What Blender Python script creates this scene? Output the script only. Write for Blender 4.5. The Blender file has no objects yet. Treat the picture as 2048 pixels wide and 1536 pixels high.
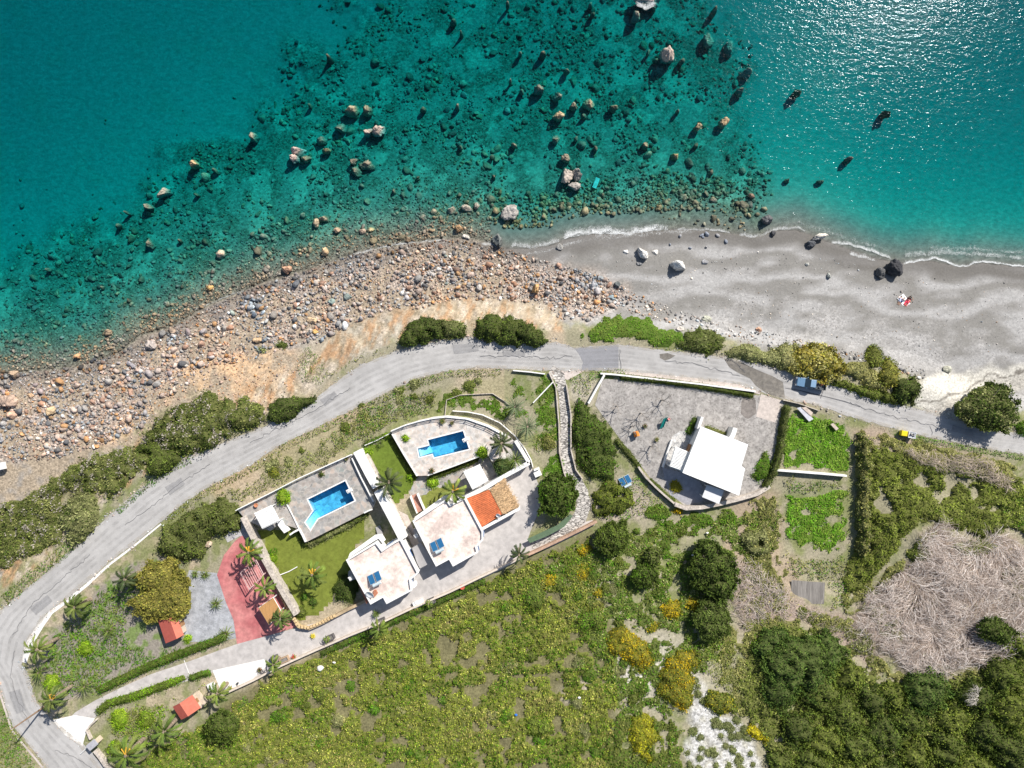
import bpy, math, random
import numpy as np
from mathutils import Vector
from mathutils.geometry import tessellate_polygon
rng = np.random.default_rng(11)
random.seed(5)
C = bpy.context.scene.collection
sc = bpy.context.scene
CAMZ = 130.0; F = 1384.0; M = 11.0          # camera height, focal length in photo pixels, photo pixels per metre on the ground
Z0 = 4.2                                    # level of the road and the compounds

# ------------------------------------------------------------------ survey helpers
def W(px, py, z):
    s = (CAMZ - z) / F
    return (np.asarray(px) - 1024) * s, (768 - np.asarray(py)) * s
def W3(px, py, z):
    x, y = W(px, py, z); return Vector((float(x), float(y), float(z)))
def arr(p): return np.asarray(p, dtype=float)
_tab = {}
def vnoise(x, y, seed=0):
    if seed not in _tab: _tab[seed] = np.random.default_rng(1000 + seed).random((256, 256))
    t = _tab[seed]
    xi = np.floor(x).astype(int); yi = np.floor(y).astype(int)
    fx = x - xi; fy = y - yi; fx = fx*fx*(3-2*fx); fy = fy*fy*(3-2*fy)
    a = t[xi & 255, yi & 255]; b = t[(xi+1) & 255, yi & 255]; c = t[xi & 255, (yi+1) & 255]; d = t[(xi+1) & 255, (yi+1) & 255]
    return (a*(1-fx)+b*fx)*(1-fy) + (c*(1-fx)+d*fx)*fy
def fbm(x, y, seed=0, o=4):
    s = 0; a = .5; tot = 0
    for i in range(o):
        s = s + a*vnoise(x*2**i + 17*i, y*2**i + 31*i, seed+i); tot += a; a *= .55
    return s/tot
def sstep(a, b, x):
    t = np.clip((x-a)/(b-a), 0, 1); return t*t*(3-2*t)
def linedist(pts, px, py, closed=False):
    pts = arr(pts); n = len(pts); best = np.full(np.shape(px), 1e18)
    for i in range(n if closed else n-1):
        ax, ay = pts[i]; bx, by = pts[(i+1) % n]
        dx, dy = bx-ax, by-ay; L = dx*dx+dy*dy + 1e-9
        t = np.clip(((px-ax)*dx+(py-ay)*dy)/L, 0, 1)
        q = (px-ax-t*dx)**2+(py-ay-t*dy)**2
        best = np.minimum(best, q)
    return np.sqrt(best)
def inpoly(poly, px, py):
    poly = arr(poly); n = len(poly); r = np.zeros(np.shape(px), bool)
    for i in range(n):
        x1, y1 = poly[i]; x2, y2 = poly[(i+1) % n]
        if y1 == y2: continue
        c = ((y1 > py) != (y2 > py)) & (px < (x2-x1)*(py-y1)/(y2-y1)+x1)
        r ^= c
    return r
def parea(poly):
    p = arr(poly); x, y = p[:,0], p[:,1]; return abs(np.sum(x*np.roll(y,-1)-y*np.roll(x,-1)))/2
def strip(pts, w):
    """closed polygon round an open line of photo points, w wide (number or one per point)"""
    p = arr(pts); n = len(p); w = np.full(n, w, float) if np.isscalar(w) else arr(w)
    d = np.zeros_like(p); d[1:-1] = p[2:]-p[:-2]; d[0] = p[1]-p[0]; d[-1] = p[-1]-p[-2]
    d /= np.linalg.norm(d, axis=1)[:,None]; nn = np.stack([-d[:,1], d[:,0]], 1)
    return np.concatenate([p+nn*w[:,None]/2, (p-nn*w[:,None]/2)[::-1]])
def circ(cx, cy, r, n=14, j=.15, ry=None, seed=0):
    rr = np.random.default_rng(int(cx*7+cy*13)+seed); ry = ry or r
    return [(cx+r*math.cos(a)*(1+j*(rr.random()-.5)*2), cy+ry*math.sin(a)*(1+j*(rr.random()-.5)*2)) for a in np.linspace(0, 2*math.pi, n, endpoint=False)]

SHORE = [(-3500,2300),(-1500,1350),(-700,1020),(-200,830),(0,748),(48,744),(118,738),(188,724),(242,703),(282,671),(349,652),(403,618),(430,604),(480,585),(534,562),(588,548),(642,530),(682,517),(722,503),(776,494),(830,484),(897,478),(927,473),(980,487),(1013,498),(1061,497),(1101,492),(1128,480),(1182,469),(1249,468),(1303,462),(1356,459),(1410,461),(1470,468),(1509,474),(1552,462),(1590,460),(1667,488),(1743,516),(1801,526),(1860,522),(1919,534),(1963,527),(2048,535),(2700,580),(3500,640),(5500,700)]
BANK = [(-3500,2900),(-1500,1800),(-700,1400),(-60,1235),(0,1190),(60,1150),(93,1132),(150,1080),(207,1028),(232,1006),(276,966),(315,942),(366,905),(530,838),(615,798),(668,756),(722,716),(795,688),(900,664),(1000,664),(1112,670),(1237,672),(1356,688),(1447,702),(1550,730),(1666,745),(1780,760),(1860,790),(1930,830),(2000,830),(2048,845),(2700,880),(5500,1000)]
HILL = [(-5000,2800),(0,1600),(250,1540),(470,1412),(620,1345),(800,1270),(960,1205),(1190,1075),(1300,1040),(1500,1040),(1700,1150),(1760,960),(2048,960),(5500,1200)]
def side(line, px, py):
    l = arr(line); d = linedist(line, px, py); return np.where(py > np.interp(px, l[:,0], l[:,1]), d, -d)/M
ROCKBED = [(-80,500),(0,505),(120,455),(200,420),(290,385),(330,330),(400,290),(480,270),(520,215),(590,190),(600,90),(690,60),(740,-80),(1430,-80),(1450,60),(1500,130),(1515,300),(1530,330),(1525,450),(1440,462),(1300,420),(1180,400),(1060,420),(980,440),(900,440),(700,480),(500,560),(400,600),(300,650),(200,700),(-80,760)]
def levels(px, py):
    px = np.asarray(px, float); py = np.asarray(py, float)
    return side(SHORE, px, py), side(BANK, px, py)
def rbd(px, py):
    px = np.asarray(px, float); py = np.asarray(py, float)
    x = px+(fbm(px/75, py/75, 81)-.5)*150+(fbm(px/18, py/18, 85)-.5)*40; y = py+(fbm(px/75, py/75, 91)-.5)*110
    return np.where(inpoly(ROCKBED, x, y), 1, -1)*linedist(ROCKBED, x, y, True)
def reef(px, py): return sstep(-25, 60, rbd(px, py))
def gz(px, py):
    px = np.asarray(px, float); py = np.asarray(py, float)
    d, b = levels(px, py); h = side(HILL, px, py)
    nz = fbm(px/60, py/60, 3)
    beach = np.where(d > 0, np.minimum(.10*d, 1.5) + .15*(nz-.5)*np.clip(d/3, 0, 1), -(4.8+.2*sstep(750, -100, px)*sstep(-10, -45, d)+.8*sstep(1500, 1800, px))*(1-np.exp(np.minimum(d, 0)/26))*(1-.25*reef(px, py))*(.45+.55*sstep(-1, -9, d)) - .02)
    t = sstep(-6.5, -.3, b)
    bumps = (fbm(px/22, py/22, 9)-.5)*1.1*t*(1-t)*4*(d > 0)
    gul = np.abs(fbm((px+py*.35)/12, (py-px*.2)/38, 13)-.5)*2; bumps = bumps-gul*1.5*t*(1-t)*4*(d > 3)*(px < 1130)
    hill = np.where(h > 0, np.minimum(.15*h, 9)*np.clip(h/4, 0, 1) + (fbm(px/50, py/50, 21)-.5)*.8*np.clip(h/4, 0, 1), 0)
    return beach*(1-t) + Z0*t + bumps*.6 + hill
def gz1(px, py): return float(gz(np.array([float(px)]), np.array([float(py)]))[0])
def inv(px, py, h):
    """photo point seen at height h above its ground -> world base point and ground level"""
    g = gz1(px, py); x, y = W(px, py, g+h); return float(x), float(y), g

# ------------------------------------------------------------------ materials
def nodes(m): m.use_nodes = True; nt = m.node_tree; nt.nodes.clear(); return nt, nt.nodes.new, nt.links.new
MATS = {}
def mat(name, col=(.5,.5,.5), var=.25, scale=2.0, rough=.9, bump=.3, metal=0, attr=False, var2=None, sscale=None, stretch=None, spec=.3, transl=0, bdist=.05):
    if name in MATS: return MATS[name]
    m = bpy.data.materials.new(name); nt, N, L = nodes(m)
    o = N('ShaderNodeOutputMaterial'); p = N('ShaderNodeBsdfPrincipled'); L(p.outputs[0], o.inputs[0])
    p.inputs['Roughness'].default_value = rough; p.inputs['Metallic'].default_value = metal
    p.inputs['Specular IOR Level'].default_value = spec
    g = N('ShaderNodeNewGeometry'); mp = N('ShaderNodeMapping'); L(g.outputs['Position'], mp.inputs[0])
    if stretch: mp.inputs['Scale'].default_value = stretch[:3]; mp.inputs['Rotation'].default_value = (0, 0, stretch[3])
    n1 = N('ShaderNodeTexNoise'); n1.inputs['Scale'].default_value = scale; n1.inputs['Detail'].default_value = 5; n1.inputs['Roughness'].default_value = .65; L(mp.outputs[0], n1.inputs[0])
    n2 = N('ShaderNodeTexNoise'); n2.inputs['Scale'].default_value = scale*.17; n2.inputs['Detail'].default_value = 3; L(mp.outputs[0], n2.inputs[0])
    mr = N('ShaderNodeMapRange'); mr.inputs[1].default_value = .3; mr.inputs[2].default_value = .7; mr.inputs[3].default_value = 1-var; mr.inputs[4].default_value = 1+var; L(n1.outputs[0], mr.inputs[0])
    mr2 = N('ShaderNodeMapRange'); mr2.inputs[1].default_value = .3; mr2.inputs[2].default_value = .7; mr2.inputs[3].default_value = 1-var*.5; mr2.inputs[4].default_value = 1+var*.5; L(n2.outputs[0], mr2.inputs[0])
    mu = N('ShaderNodeMath'); mu.operation = 'MULTIPLY'; L(mr.outputs[0], mu.inputs[0]); L(mr2.outputs[0], mu.inputs[1])
    mx = N('ShaderNodeMix'); mx.data_type = 'RGBA'; mx.blend_type = 'MULTIPLY'; mx.inputs[0].default_value = 1
    if attr:
        a = N('ShaderNodeAttribute'); a.attribute_name = 'Col'; L(a.outputs['Color'], mx.inputs[6])
    elif var2:
        m2 = N('ShaderNodeMix'); m2.data_type = 'RGBA'; L(n2.outputs[0], m2.inputs[0]) ; m2.inputs[6].default_value = (*col, 1); m2.inputs[7].default_value = (*var2, 1)
        cr = N('ShaderNodeMapRange'); cr.inputs[1].default_value = .4; cr.inputs[2].default_value = .6; L(n2.outputs[0], cr.inputs[0]); L(cr.outputs[0], m2.inputs[0]); L(m2.outputs[2], mx.inputs[6])
    else: mx.inputs[6].default_value = (*col, 1)
    cb = N('ShaderNodeCombineColor'); [L(mu.outputs[0], cb.inputs[i]) for i in range(3)]; L(cb.outputs[0], mx.inputs[7])
    L(mx.outputs[2], p.inputs['Base Color'])
    if bump:
        b = N('ShaderNodeBump'); b.inputs['Strength'].default_value = bump; b.inputs['Distance'].default_value = bdist; L(n1.outputs[0], b.inputs['Height']); L(b.outputs[0], p.inputs['Normal'])
    if transl:
        tr = N('ShaderNodeBsdfTranslucent'); L(mx.outputs[2], tr.inputs[0]); ms = N('ShaderNodeMixShader'); ms.inputs[0].default_value = transl
        L(p.outputs[0], ms.inputs[1]); L(tr.outputs[0], ms.inputs[2]); L(ms.outputs[0], o.inputs[0])
    m.diffuse_color = (*col, 1); MATS[name] = m; return m

def ground_mat():
    m = bpy.data.materials.new('earth_and_sand'); nt, N, L = nodes(m)
    o = N('ShaderNodeOutputMaterial'); p = N('ShaderNodeBsdfPrincipled'); L(p.outputs[0], o.inputs[0]); p.inputs['Roughness'].default_value = .95; p.inputs['Specular IOR Level'].default_value = .15
    a = N('ShaderNodeAttribute'); a.attribute_name = 'Col'; k = N('ShaderNodeAttribute'); k.attribute_name = 'Msk'
    sp = N('ShaderNodeSeparateColor'); L(k.outputs['Color'], sp.inputs[0])
    g = N('ShaderNodeNewGeometry')
    n1 = N('ShaderNodeTexNoise'); n1.inputs['Scale'].default_value = 2.6; n1.inputs['Detail'].default_value = 6; n1.inputs['Roughness'].default_value = .75; L(g.outputs['Position'], n1.inputs[0])
    mr = N('ShaderNodeMapRange'); mr.inputs[1].default_value = .3; mr.inputs[2].default_value = .7; mr.inputs[3].default_value = .62; mr.inputs[4].default_value = 1.4; L(n1.outputs[0], mr.inputs[0])
    v = N('ShaderNodeTexVoronoi'); v.inputs['Scale'].default_value = 3.2; L(g.outputs['Position'], v.inputs[0])
    sv = N('ShaderNodeSeparateColor'); L(v.outputs['Color'], sv.inputs[0])
    mv = N('ShaderNodeMapRange'); mv.inputs[3].default_value = .45; mv.inputs[4].default_value = 1.6; L(sv.outputs[0], mv.inputs[0])
    mm = N('ShaderNodeMix'); mm.data_type = 'FLOAT'; L(sp.outputs[0], mm.inputs[0]); mm.inputs[2].default_value = 1.0; L(mv.outputs[0], mm.inputs[3])
    md = N('ShaderNodeMix'); md.data_type = 'FLOAT'; mg = N('ShaderNodeMath'); mg.operation = 'MULTIPLY'; L(sp.outputs[1], mg.inputs[0]); mg.inputs[1].default_value = .72; L(mg.outputs[0], md.inputs[0]); L(mr.outputs[0], md.inputs[2]); md.inputs[3].default_value = 1.0
    mu = N('ShaderNodeMath'); mu.operation = 'MULTIPLY'; L(md.outputs[0], mu.inputs[0]); L(mm.outputs[0], mu.inputs[1])
    cb = N('ShaderNodeCombineColor'); [L(mu.outputs[0], cb.inputs[i]) for i in range(3)]
    mx = N('ShaderNodeMix'); mx.data_type = 'RGBA'; mx.blend_type = 'MULTIPLY'; mx.inputs[0].default_value = 1; L(a.outputs['Color'], mx.inputs[6]); L(cb.outputs[0], mx.inputs[7]); L(mx.outputs[2], p.inputs['Base Color'])
    ad = N('ShaderNodeMath'); ad.operation = 'MULTIPLY_ADD'; L(v.outputs['Distance'], ad.inputs[0]); ad.inputs[1].default_value = -1.0; L(n1.outputs[0], ad.inputs[2])
    mb = N('ShaderNodeMix'); mb.data_type = 'FLOAT'; L(sp.outputs[0], mb.inputs[0]); L(n1.outputs[0], mb.inputs[2]); L(ad.outputs[0], mb.inputs[3])
    b = N('ShaderNodeBump'); b.inputs['Strength'].default_value = .5; b.inputs['Distance'].default_value = .12; L(mb.outputs[0], b.inputs['Height']); L(b.outputs[0], p.inputs['Normal'])
    return m

def paving_mat(name, cols, scale, edge=(.25,.23,.2), ew=.035, bump=.3, stretch=None):
    m = bpy.data.materials.new(name); nt, N, L = nodes(m)
    o = N('ShaderNodeOutputMaterial'); p = N('ShaderNodeBsdfPrincipled'); L(p.outputs[0], o.inputs[0]); p.inputs['Roughness'].default_value = .85; p.inputs['Specular IOR Level'].default_value = .2
    g = N('ShaderNodeNewGeometry'); mp = N('ShaderNodeMapping'); L(g.outputs['Position'], mp.inputs[0])
    if stretch: mp.inputs['Scale'].default_value = stretch[:3]; mp.inputs['Rotation'].default_value = (0, 0, stretch[3])
    nn = N('ShaderNodeTexNoise'); nn.inputs['Scale'].default_value = scale*1.3; L(mp.outputs[0], nn.inputs[0])
    mm = N('ShaderNodeVectorMath'); mm.operation = 'MULTIPLY_ADD'; L(nn.outputs['Color'], mm.inputs[0]); mm.inputs[1].default_value = (.35, .35, 0); L(mp.outputs[0], mm.inputs[2])
    v = N('ShaderNodeTexVoronoi'); v.inputs['Scale'].default_value = scale; L(mm.outputs[0], v.inputs[0])
    v2 = N('ShaderNodeTexVoronoi'); v2.feature = 'DISTANCE_TO_EDGE'; v2.inputs['Scale'].default_value = scale; L(mm.outputs[0], v2.inputs[0])
    s = N('ShaderNodeSeparateColor'); L(v.outputs['Color'], s.inputs[0])
    r = N('ShaderNodeValToRGB'); r.color_ramp.interpolation = 'LINEAR'; L(s.outputs[0], r.inputs[0])
    els = r.color_ramp.elements
    while len(els) < len(cols): els.new(.5)
    for i, c in enumerate(cols): els[i].position = i/(len(cols)-1); els[i].color = (*c, 1)
    lt = N('ShaderNodeMath'); lt.operation = 'LESS_THAN'; L(v2.outputs['Distance'], lt.inputs[0]); lt.inputs[1].default_value = ew
    mx = N('ShaderNodeMix'); mx.data_type = 'RGBA'; L(lt.outputs[0], mx.inputs[0]); L(r.outputs[0], mx.inputs[6]); mx.inputs[7].default_value = (*edge, 1)
    n3 = N('ShaderNodeTexNoise'); n3.inputs['Scale'].default_value = 1.1; n3.inputs['Detail'].default_value = 6; L(g.outputs['Position'], n3.inputs[0])
    mr = N('ShaderNodeMapRange'); mr.inputs[1].default_value = .3; mr.inputs[2].default_value = .7; mr.inputs[3].default_value = .75; mr.inputs[4].default_value = 1.2; L(n3.outputs[0], mr.inputs[0])
    cb = N('ShaderNodeCombineColor'); [L(mr.outputs[0], cb.inputs[i]) for i in range(3)]
    m4 = N('ShaderNodeMix'); m4.data_type = 'RGBA'; m4.blend_type = 'MULTIPLY'; m4.inputs[0].default_value = 1; L(mx.outputs[2], m4.inputs[6]); L(cb.outputs[0], m4.inputs[7]); L(m4.outputs[2], p.inputs['Base Color'])
    b = N('ShaderNodeBump'); b.inputs['Strength'].default_value = bump; b.inputs['Distance'].default_value = .03; L(s.outputs[1], b.inputs['Height']); L(b.outputs[0], p.inputs['Normal'])
    return m

def water_mat(name, absorb, dens, bump, rough, scales, strg=1.0, stretch=(1,1,1,0)):
    m = bpy.data.materials.new(name); nt, N, L = nodes(m)
    o = N('ShaderNodeOutputMaterial'); t = N('ShaderNodeBsdfTransparent'); gl = N('ShaderNodeBsdfGlossy'); gl.inputs['Roughness'].default_value = rough; gl.inputs['Color'].default_value = (.34,.36,.38,1)
    ms = N('ShaderNodeMixShader'); lw = N('ShaderNodeVectorMath'); lw.operation = 'DOT_PRODUCT'; gq = N('ShaderNodeNewGeometry'); L(gq.outputs['Incoming'], lw.inputs[1])
    ab = N('ShaderNodeMath'); ab.operation = 'ABSOLUTE'; L(lw.outputs['Value'], ab.inputs[0]); iv = N('ShaderNodeMath'); iv.operation = 'SUBTRACT'; iv.use_clamp = True; iv.inputs[0].default_value = 1; L(ab.outputs[0], iv.inputs[1])
    pw = N('ShaderNodeMath'); pw.operation = 'POWER'; L(iv.outputs[0], pw.inputs[0]); pw.inputs[1].default_value = 5; fr = N('ShaderNodeMath'); fr.operation = 'MULTIPLY_ADD'; L(pw.outputs[0], fr.inputs[0]); fr.inputs[1].default_value = .97; fr.inputs[2].default_value = .022
    L(fr.outputs[0], ms.inputs[0]); L(t.outputs[0], ms.inputs[1]); L(gl.outputs[0], ms.inputs[2]); L(ms.outputs[0], o.inputs[0])
    g = N('ShaderNodeNewGeometry'); mp = N('ShaderNodeMapping'); L(g.outputs['Position'], mp.inputs[0]); mp.inputs['Scale'].default_value = stretch[:3]; mp.inputs['Rotation'].default_value = (0, 0, stretch[3])
    prev = None
    for s, a in scales:
        n = N('ShaderNodeTexNoise'); n.inputs['Scale'].default_value = s; n.inputs['Detail'].default_value = 3; n.inputs['Roughness'].default_value = .6; L(mp.outputs[0], n.inputs[0])
        q = N('ShaderNodeMath'); q.operation = 'MULTIPLY_ADD'; L(n.outputs[0], q.inputs[0]); q.inputs[1].default_value = a
        if prev: L(prev.outputs[0], q.inputs[2])
        else: q.inputs[2].default_value = 0
        prev = q
    b = N('ShaderNodeBump'); b.inputs['Strength'].default_value = strg; b.inputs['Distance'].default_value = bump; L(prev.outputs[0], b.inputs['Height'])
    L(b.outputs[0], gl.inputs['Normal']); L(b.outputs[0], lw.inputs[0])
    nr = N('ShaderNodeTexNoise'); nr.inputs['Scale'].default_value = 1.1; nr.inputs['Detail'].default_value = 4; nr.inputs['Distortion'].default_value = .6; L(mp.outputs[0], nr.inputs[0]); mr = N('ShaderNodeMapRange'); mr.inputs[1].default_value = .36; mr.inputs[2].default_value = .64; mr.inputs[3].default_value = .80; mr.inputs[4].default_value = 1.0; L(nr.outputs[0], mr.inputs[0]); cc = N('ShaderNodeCombineColor'); [L(mr.outputs[0], cc.inputs[i]) for i in range(3)]; L(cc.outputs[0], t.inputs[0])  # ripple shading and caustic dapple put into the transparent colour by noise
    va = N('ShaderNodeVolumeAbsorption'); va.inputs['Color'].default_value = (*absorb, 1); va.inputs['Density'].default_value = dens; L(va.outputs[0], o.inputs['Volume'])
    return m

WHITE = lambda: mat('white_plaster', (.74,.73,.71), .06, .9, .8, .1)
STONE = lambda: mat('pale_stone', (.46,.41,.36), .4, 3, .9, .5)

# ------------------------------------------------------------------ mesh helpers
def tag(o, label=None, cat=None, group=None, kind=None):
    if label: o['label'] = label
    if cat: o['category'] = cat
    if group: o['group'] = group
    if kind: o['kind'] = kind
    return o
def link(o, parent=None):
    C.objects.link(o)
    if parent is not None:
        o.parent = parent
        o.matrix_parent_inverse = parent.matrix_world.inverted() if False else o.matrix_parent_inverse
        if parent.type == 'EMPTY': o.location = Vector(o.location)-Vector(parent.location)
    return o
def empty(name, loc, label, cat, group=None):
    o = bpy.data.objects.new(name, None); o.location = loc; o.empty_display_size = .5; C.objects.link(o); return tag(o, label, cat, group)
def fast(name, V, Fq, mat_, cols=None, parent=None, smooth=False, msk=None, off=None):
    V = np.ascontiguousarray(V, dtype=np.float32); Fq = np.ascontiguousarray(Fq, dtype=np.int32)
    me = bpy.data.meshes.new(name); n, k = Fq.shape
    me.vertices.add(len(V)); me.vertices.foreach_set('co', V.ravel())
    me.loops.add(n*k); me.loops.foreach_set('vertex_index', Fq.ravel())
    me.polygons.add(n); me.polygons.foreach_set('loop_start', np.arange(0, n*k, k, dtype=np.int32)); me.polygons.foreach_set('loop_total', np.full(n, k, np.int32))
    if smooth: me.polygons.foreach_set('use_smooth', np.ones(n, bool))
    me.update(calc_edges=True)
    for nm, cc in (('Col', cols), ('Msk', msk)):
        if cc is not None:
            a = me.attributes.new(nm, 'FLOAT_COLOR', 'POINT'); c4 = np.ones((len(V), 4), np.float32); c4[:, :3] = cc; a.data.foreach_set('color', c4.ravel())
    me.materials.append(mat_)
    o = bpy.data.objects.new(name, me); C.objects.link(o)
    if parent is not None:
        o.parent = parent; o.location = -wloc(parent)
    return o
def wloc(o):
    v = Vector(o.location)
    while o.parent is not None: o = o.parent; v += Vector(o.location)
    return v
class MB:
    """collects solids in world coordinates; build() links them as one mesh object"""
    def __init__(s): s.v = []; s.f = []
    def add(s, vs, fs):
        b = len(s.v); s.v += [tuple(map(float, v)) for v in vs]; s.f += [tuple(b+i for i in f) for f in fs]; return s
    def prism(s, poly, z0, z1, zb=None):
        poly = [tuple(map(float, p[:2])) for p in poly]; n = len(poly)
        a = sum(poly[i][0]*poly[(i+1)%n][1]-poly[(i+1)%n][0]*poly[i][1] for i in range(n))
        if a < 0: poly = poly[::-1]
        vs = [(x, y, z0) for x, y in poly]+[(x, y, z1) for x, y in poly]
        fs = [tuple(range(n-1, -1, -1)), tuple(range(n, 2*n))]+[(i, (i+1)%n, n+(i+1)%n, n+i) for i in range(n)]
        return s.add(vs, fs)
    def box(s, c, sx, sy, z0, z1, rot=0, tx=1, ty=1):
        ca, sa = math.cos(rot), math.sin(rot); vs = []
        for z, kx, ky in ((z0, 1, 1), (z1, tx, ty)):
            for ux, uy in ((-1,-1),(1,-1),(1,1),(-1,1)):
                x, y = ux*sx/2*kx, uy*sy/2*ky; vs.append((c[0]+x*ca-y*sa, c[1]+x*sa+y*ca, z))
        return s.add(vs, [(3,2,1,0),(4,5,6,7),(0,1,5,4),(1,2,6,5),(2,3,7,6),(3,0,4,7)])
    def bar(s, p, q, r, n=6, r2=None):
        p, q = Vector(p), Vector(q); d = (q-p).normalized(); u = d.orthogonal().normalized(); w = d.cross(u); r2 = r if r2 is None else r2
        vs = [p+(u*math.cos(a)+w*math.sin(a))*r for a in [2*math.pi*i/n for i in range(n)]]+[q+(u*math.cos(a)+w*math.sin(a))*r2 for a in [2*math.pi*i/n for i in range(n)]]
        return s.add(vs, [tuple(range(n-1,-1,-1)), tuple(range(n, 2*n))]+[(i, (i+1)%n, n+(i+1)%n, n+i) for i in range(n)])
    def lathe(s, c, prof, n=16):
        vs = [(c[0]+r*math.cos(2*math.pi*i/n), c[1]+r*math.sin(2*math.pi*i/n), c[2]+z) for r, z in prof for i in range(n)]
        fs = [(j*n+i, j*n+(i+1)%n, (j+1)*n+(i+1)%n, (j+1)*n+i) for j in range(len(prof)-1) for i in range(n)]
        fs += [tuple(range(n-1,-1,-1)), tuple(range((len(prof)-1)*n, len(prof)*n))]
        return s.add(vs, fs)
    def slab(s, corners, t):
        """four 3-D corners, thickness t downwards"""
        a = [Vector(c) for c in corners]; vs = a+[c-Vector((0,0,t)) for c in a]; n = len(a)
        return s.add(vs, [tuple(range(n)), tuple(range(2*n-1, n-1, -1))]+[(i, n+i, n+(i+1)%n, (i+1)%n) for i in range(n)])
    def build(s, name, mat_, parent=None, bevel=0, smooth=False):
        me = bpy.data.meshes.new(name); me.from_pydata(s.v, [], s.f); me.materials.append(mat_)
        import bmesh
        bm = bmesh.new(); bm.from_mesh(me); bmesh.ops.recalc_face_normals(bm, faces=bm.faces)
        if smooth:
            for f_ in bm.faces: f_.smooth = True
        bm.to_mesh(me); bm.free()
        o = bpy.data.objects.new(name, me); C.objects.link(o)
        if bevel:
            b = o.modifiers.new('b', 'BEVEL'); b.width = bevel; b.segments = 2; b.limit_method = 'ANGLE'
        if parent is not None: o.parent = parent; o.location = -wloc(parent)
        return o
def wp(poly, z): return [tuple(map(float, W(x, y, z))) for x, y in poly]
def inset(poly, d):
    """move every edge of a world polygon inwards by d"""
    p = [Vector(q[:2]) for q in poly]; n = len(p)
    a = sum(p[i].x*p[(i+1)%n].y-p[(i+1)%n].x*p[i].y for i in range(n)); s = 1 if a > 0 else -1; out = []
    for i in range(n):
        e1 = (p[i]-p[i-1]).normalized(); e2 = (p[(i+1)%n]-p[i]).normalized()
        n1 = Vector((-e1.y, e1.x))*s; n2 = Vector((-e2.y, e2.x))*s; b = (n1+n2)
        k = d/max(.35, (1+n1.dot(n2))); out.append(tuple(p[i]+b*k))
    return out
def ribbon(pts, w, closed=False):
    """world polygon round an open world line"""
    p = arr([q[:2] for q in pts]); return [tuple(q) for q in strip(p, w)]
def ring(mb, outer, d, z0, z1):
    """a wall of thickness d standing inside the outline"""
    inn = inset(outer, d); n = len(outer)
    for i in range(n):
        j = (i+1) % n; mb.prism([outer[i], outer[j], inn[j], inn[i]], z0, z1)
    return mb

# ------------------------------------------------------------------ zones painted on the ground (material colours only)
ROCKBED = [(-80,500),(0,505),(120,455),(200,420),(290,385),(330,330),(400,290),(480,270),(520,215),(590,190),(600,90),(690,60),(740,-80),(1430,-80),(1450,60),(1500,130),(1515,300),(1530,330),(1525,450),(1440,462),(1300,420),(1180,400),(1060,420),(980,440),(900,440),(700,480),(500,560),(400,600),(300,650),(200,700),(-80,760)]
ROCKSHORE = [(-80,770),(0,748),(118,738),(242,703),(350,652),(480,585),(600,545),(700,510),(780,492),(900,478),(1000,492),(1040,505),(1090,522),(1180,545),(1250,575),(1250,600),(1180,645),(1110,610),(1000,600),(900,600),(840,618),(770,620),(700,650),(640,685),(560,690),(500,722),(400,735),(370,780),(310,800),(290,850),(200,892),(100,920),(-80,930)]
ORANGE1 = [(370,730),(420,715),(520,700),(590,700),(600,740),(570,800),(520,830),(490,800),(430,790),(380,790),(330,815),(290,860),(240,890),(180,890),(230,850),(300,800)]
ORANGE2 = [(470,905),(560,860),(640,820),(700,800),(740,810),(700,860),(600,910),(520,960),(440,1000),(410,990)]
GREYBANK = [(600,690),(680,645),(760,618),(830,610),(810,660),(780,690),(720,715),(660,760),(620,790),(590,760)]
PINKBANK = [(830,610),(930,600),(1060,600),(1110,620),(1140,690),(1100,685),(1070,650),(1010,630),(940,640),(850,630)]
FIELD = [(520,1362),(560,1342),(700,1284),(830,1228),(960,1168),(1060,1116),(1180,1070),(1200,1200),(1230,1300),(1240,1400),(1220,1600),(150,1600),(330,1480),(430,1440),(480,1390)]
CHALK = [(1380,1360),(1400,1345),(1410,1400),(1440,1440),(1480,1440),(1510,1480),(1540,1600),(1370,1600),(1375,1450)]
YARD = [(1205,757),(1300,765),(1450,782),(1525,792),(1570,806),(1552,900),(1545,955),(1500,995),(1440,1004),(1370,1012),(1300,955),(1245,885),(1190,810)]
DIRT = [(1828,812),(1842,770),(1860,745),(1900,745),(2000,735),(2048,728),(2400,720),(2400,770),(2048,765),(1990,775),(1940,800),(1925,830),(1920,850),(1870,840)]
WGARD = [(110,1255),(160,1210),(240,1140),(330,1110),(365,1130),(375,1200),(370,1280),(440,1290),(200,1385),(110,1400),(75,1340)]
PLOT1 = [(1584,822),(1640,832),(1692,846),(1700,860),(1696,946),(1560,936),(1568,860)]
PLOT2 = [(1570,992),(1625,990),(1692,975),(1696,1060),(1680,1108),(1600,1095),(1566,1070)]
TANGLE = [(1710,1235),(1730,1190),(1780,1150),(1820,1130),(1845,1070),(1880,1040),(1905,1075),(1960,1090),(1990,1065),(2030,1080),(2080,1150),(2080,1250),(2050,1300),(2020,1310),(1990,1320),(1960,1330),(1900,1345),(1830,1350),(1790,1330),(1750,1290),(1715,1270)]
TANGLE2 = [(1470,1110),(1520,1120),(1560,1150),(1600,1200),(1680,1230),(1720,1260),(1760,1310),(1740,1330),(1690,1290),(1600,1240),(1540,1250),(1490,1260),(1465,1200)]
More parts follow.
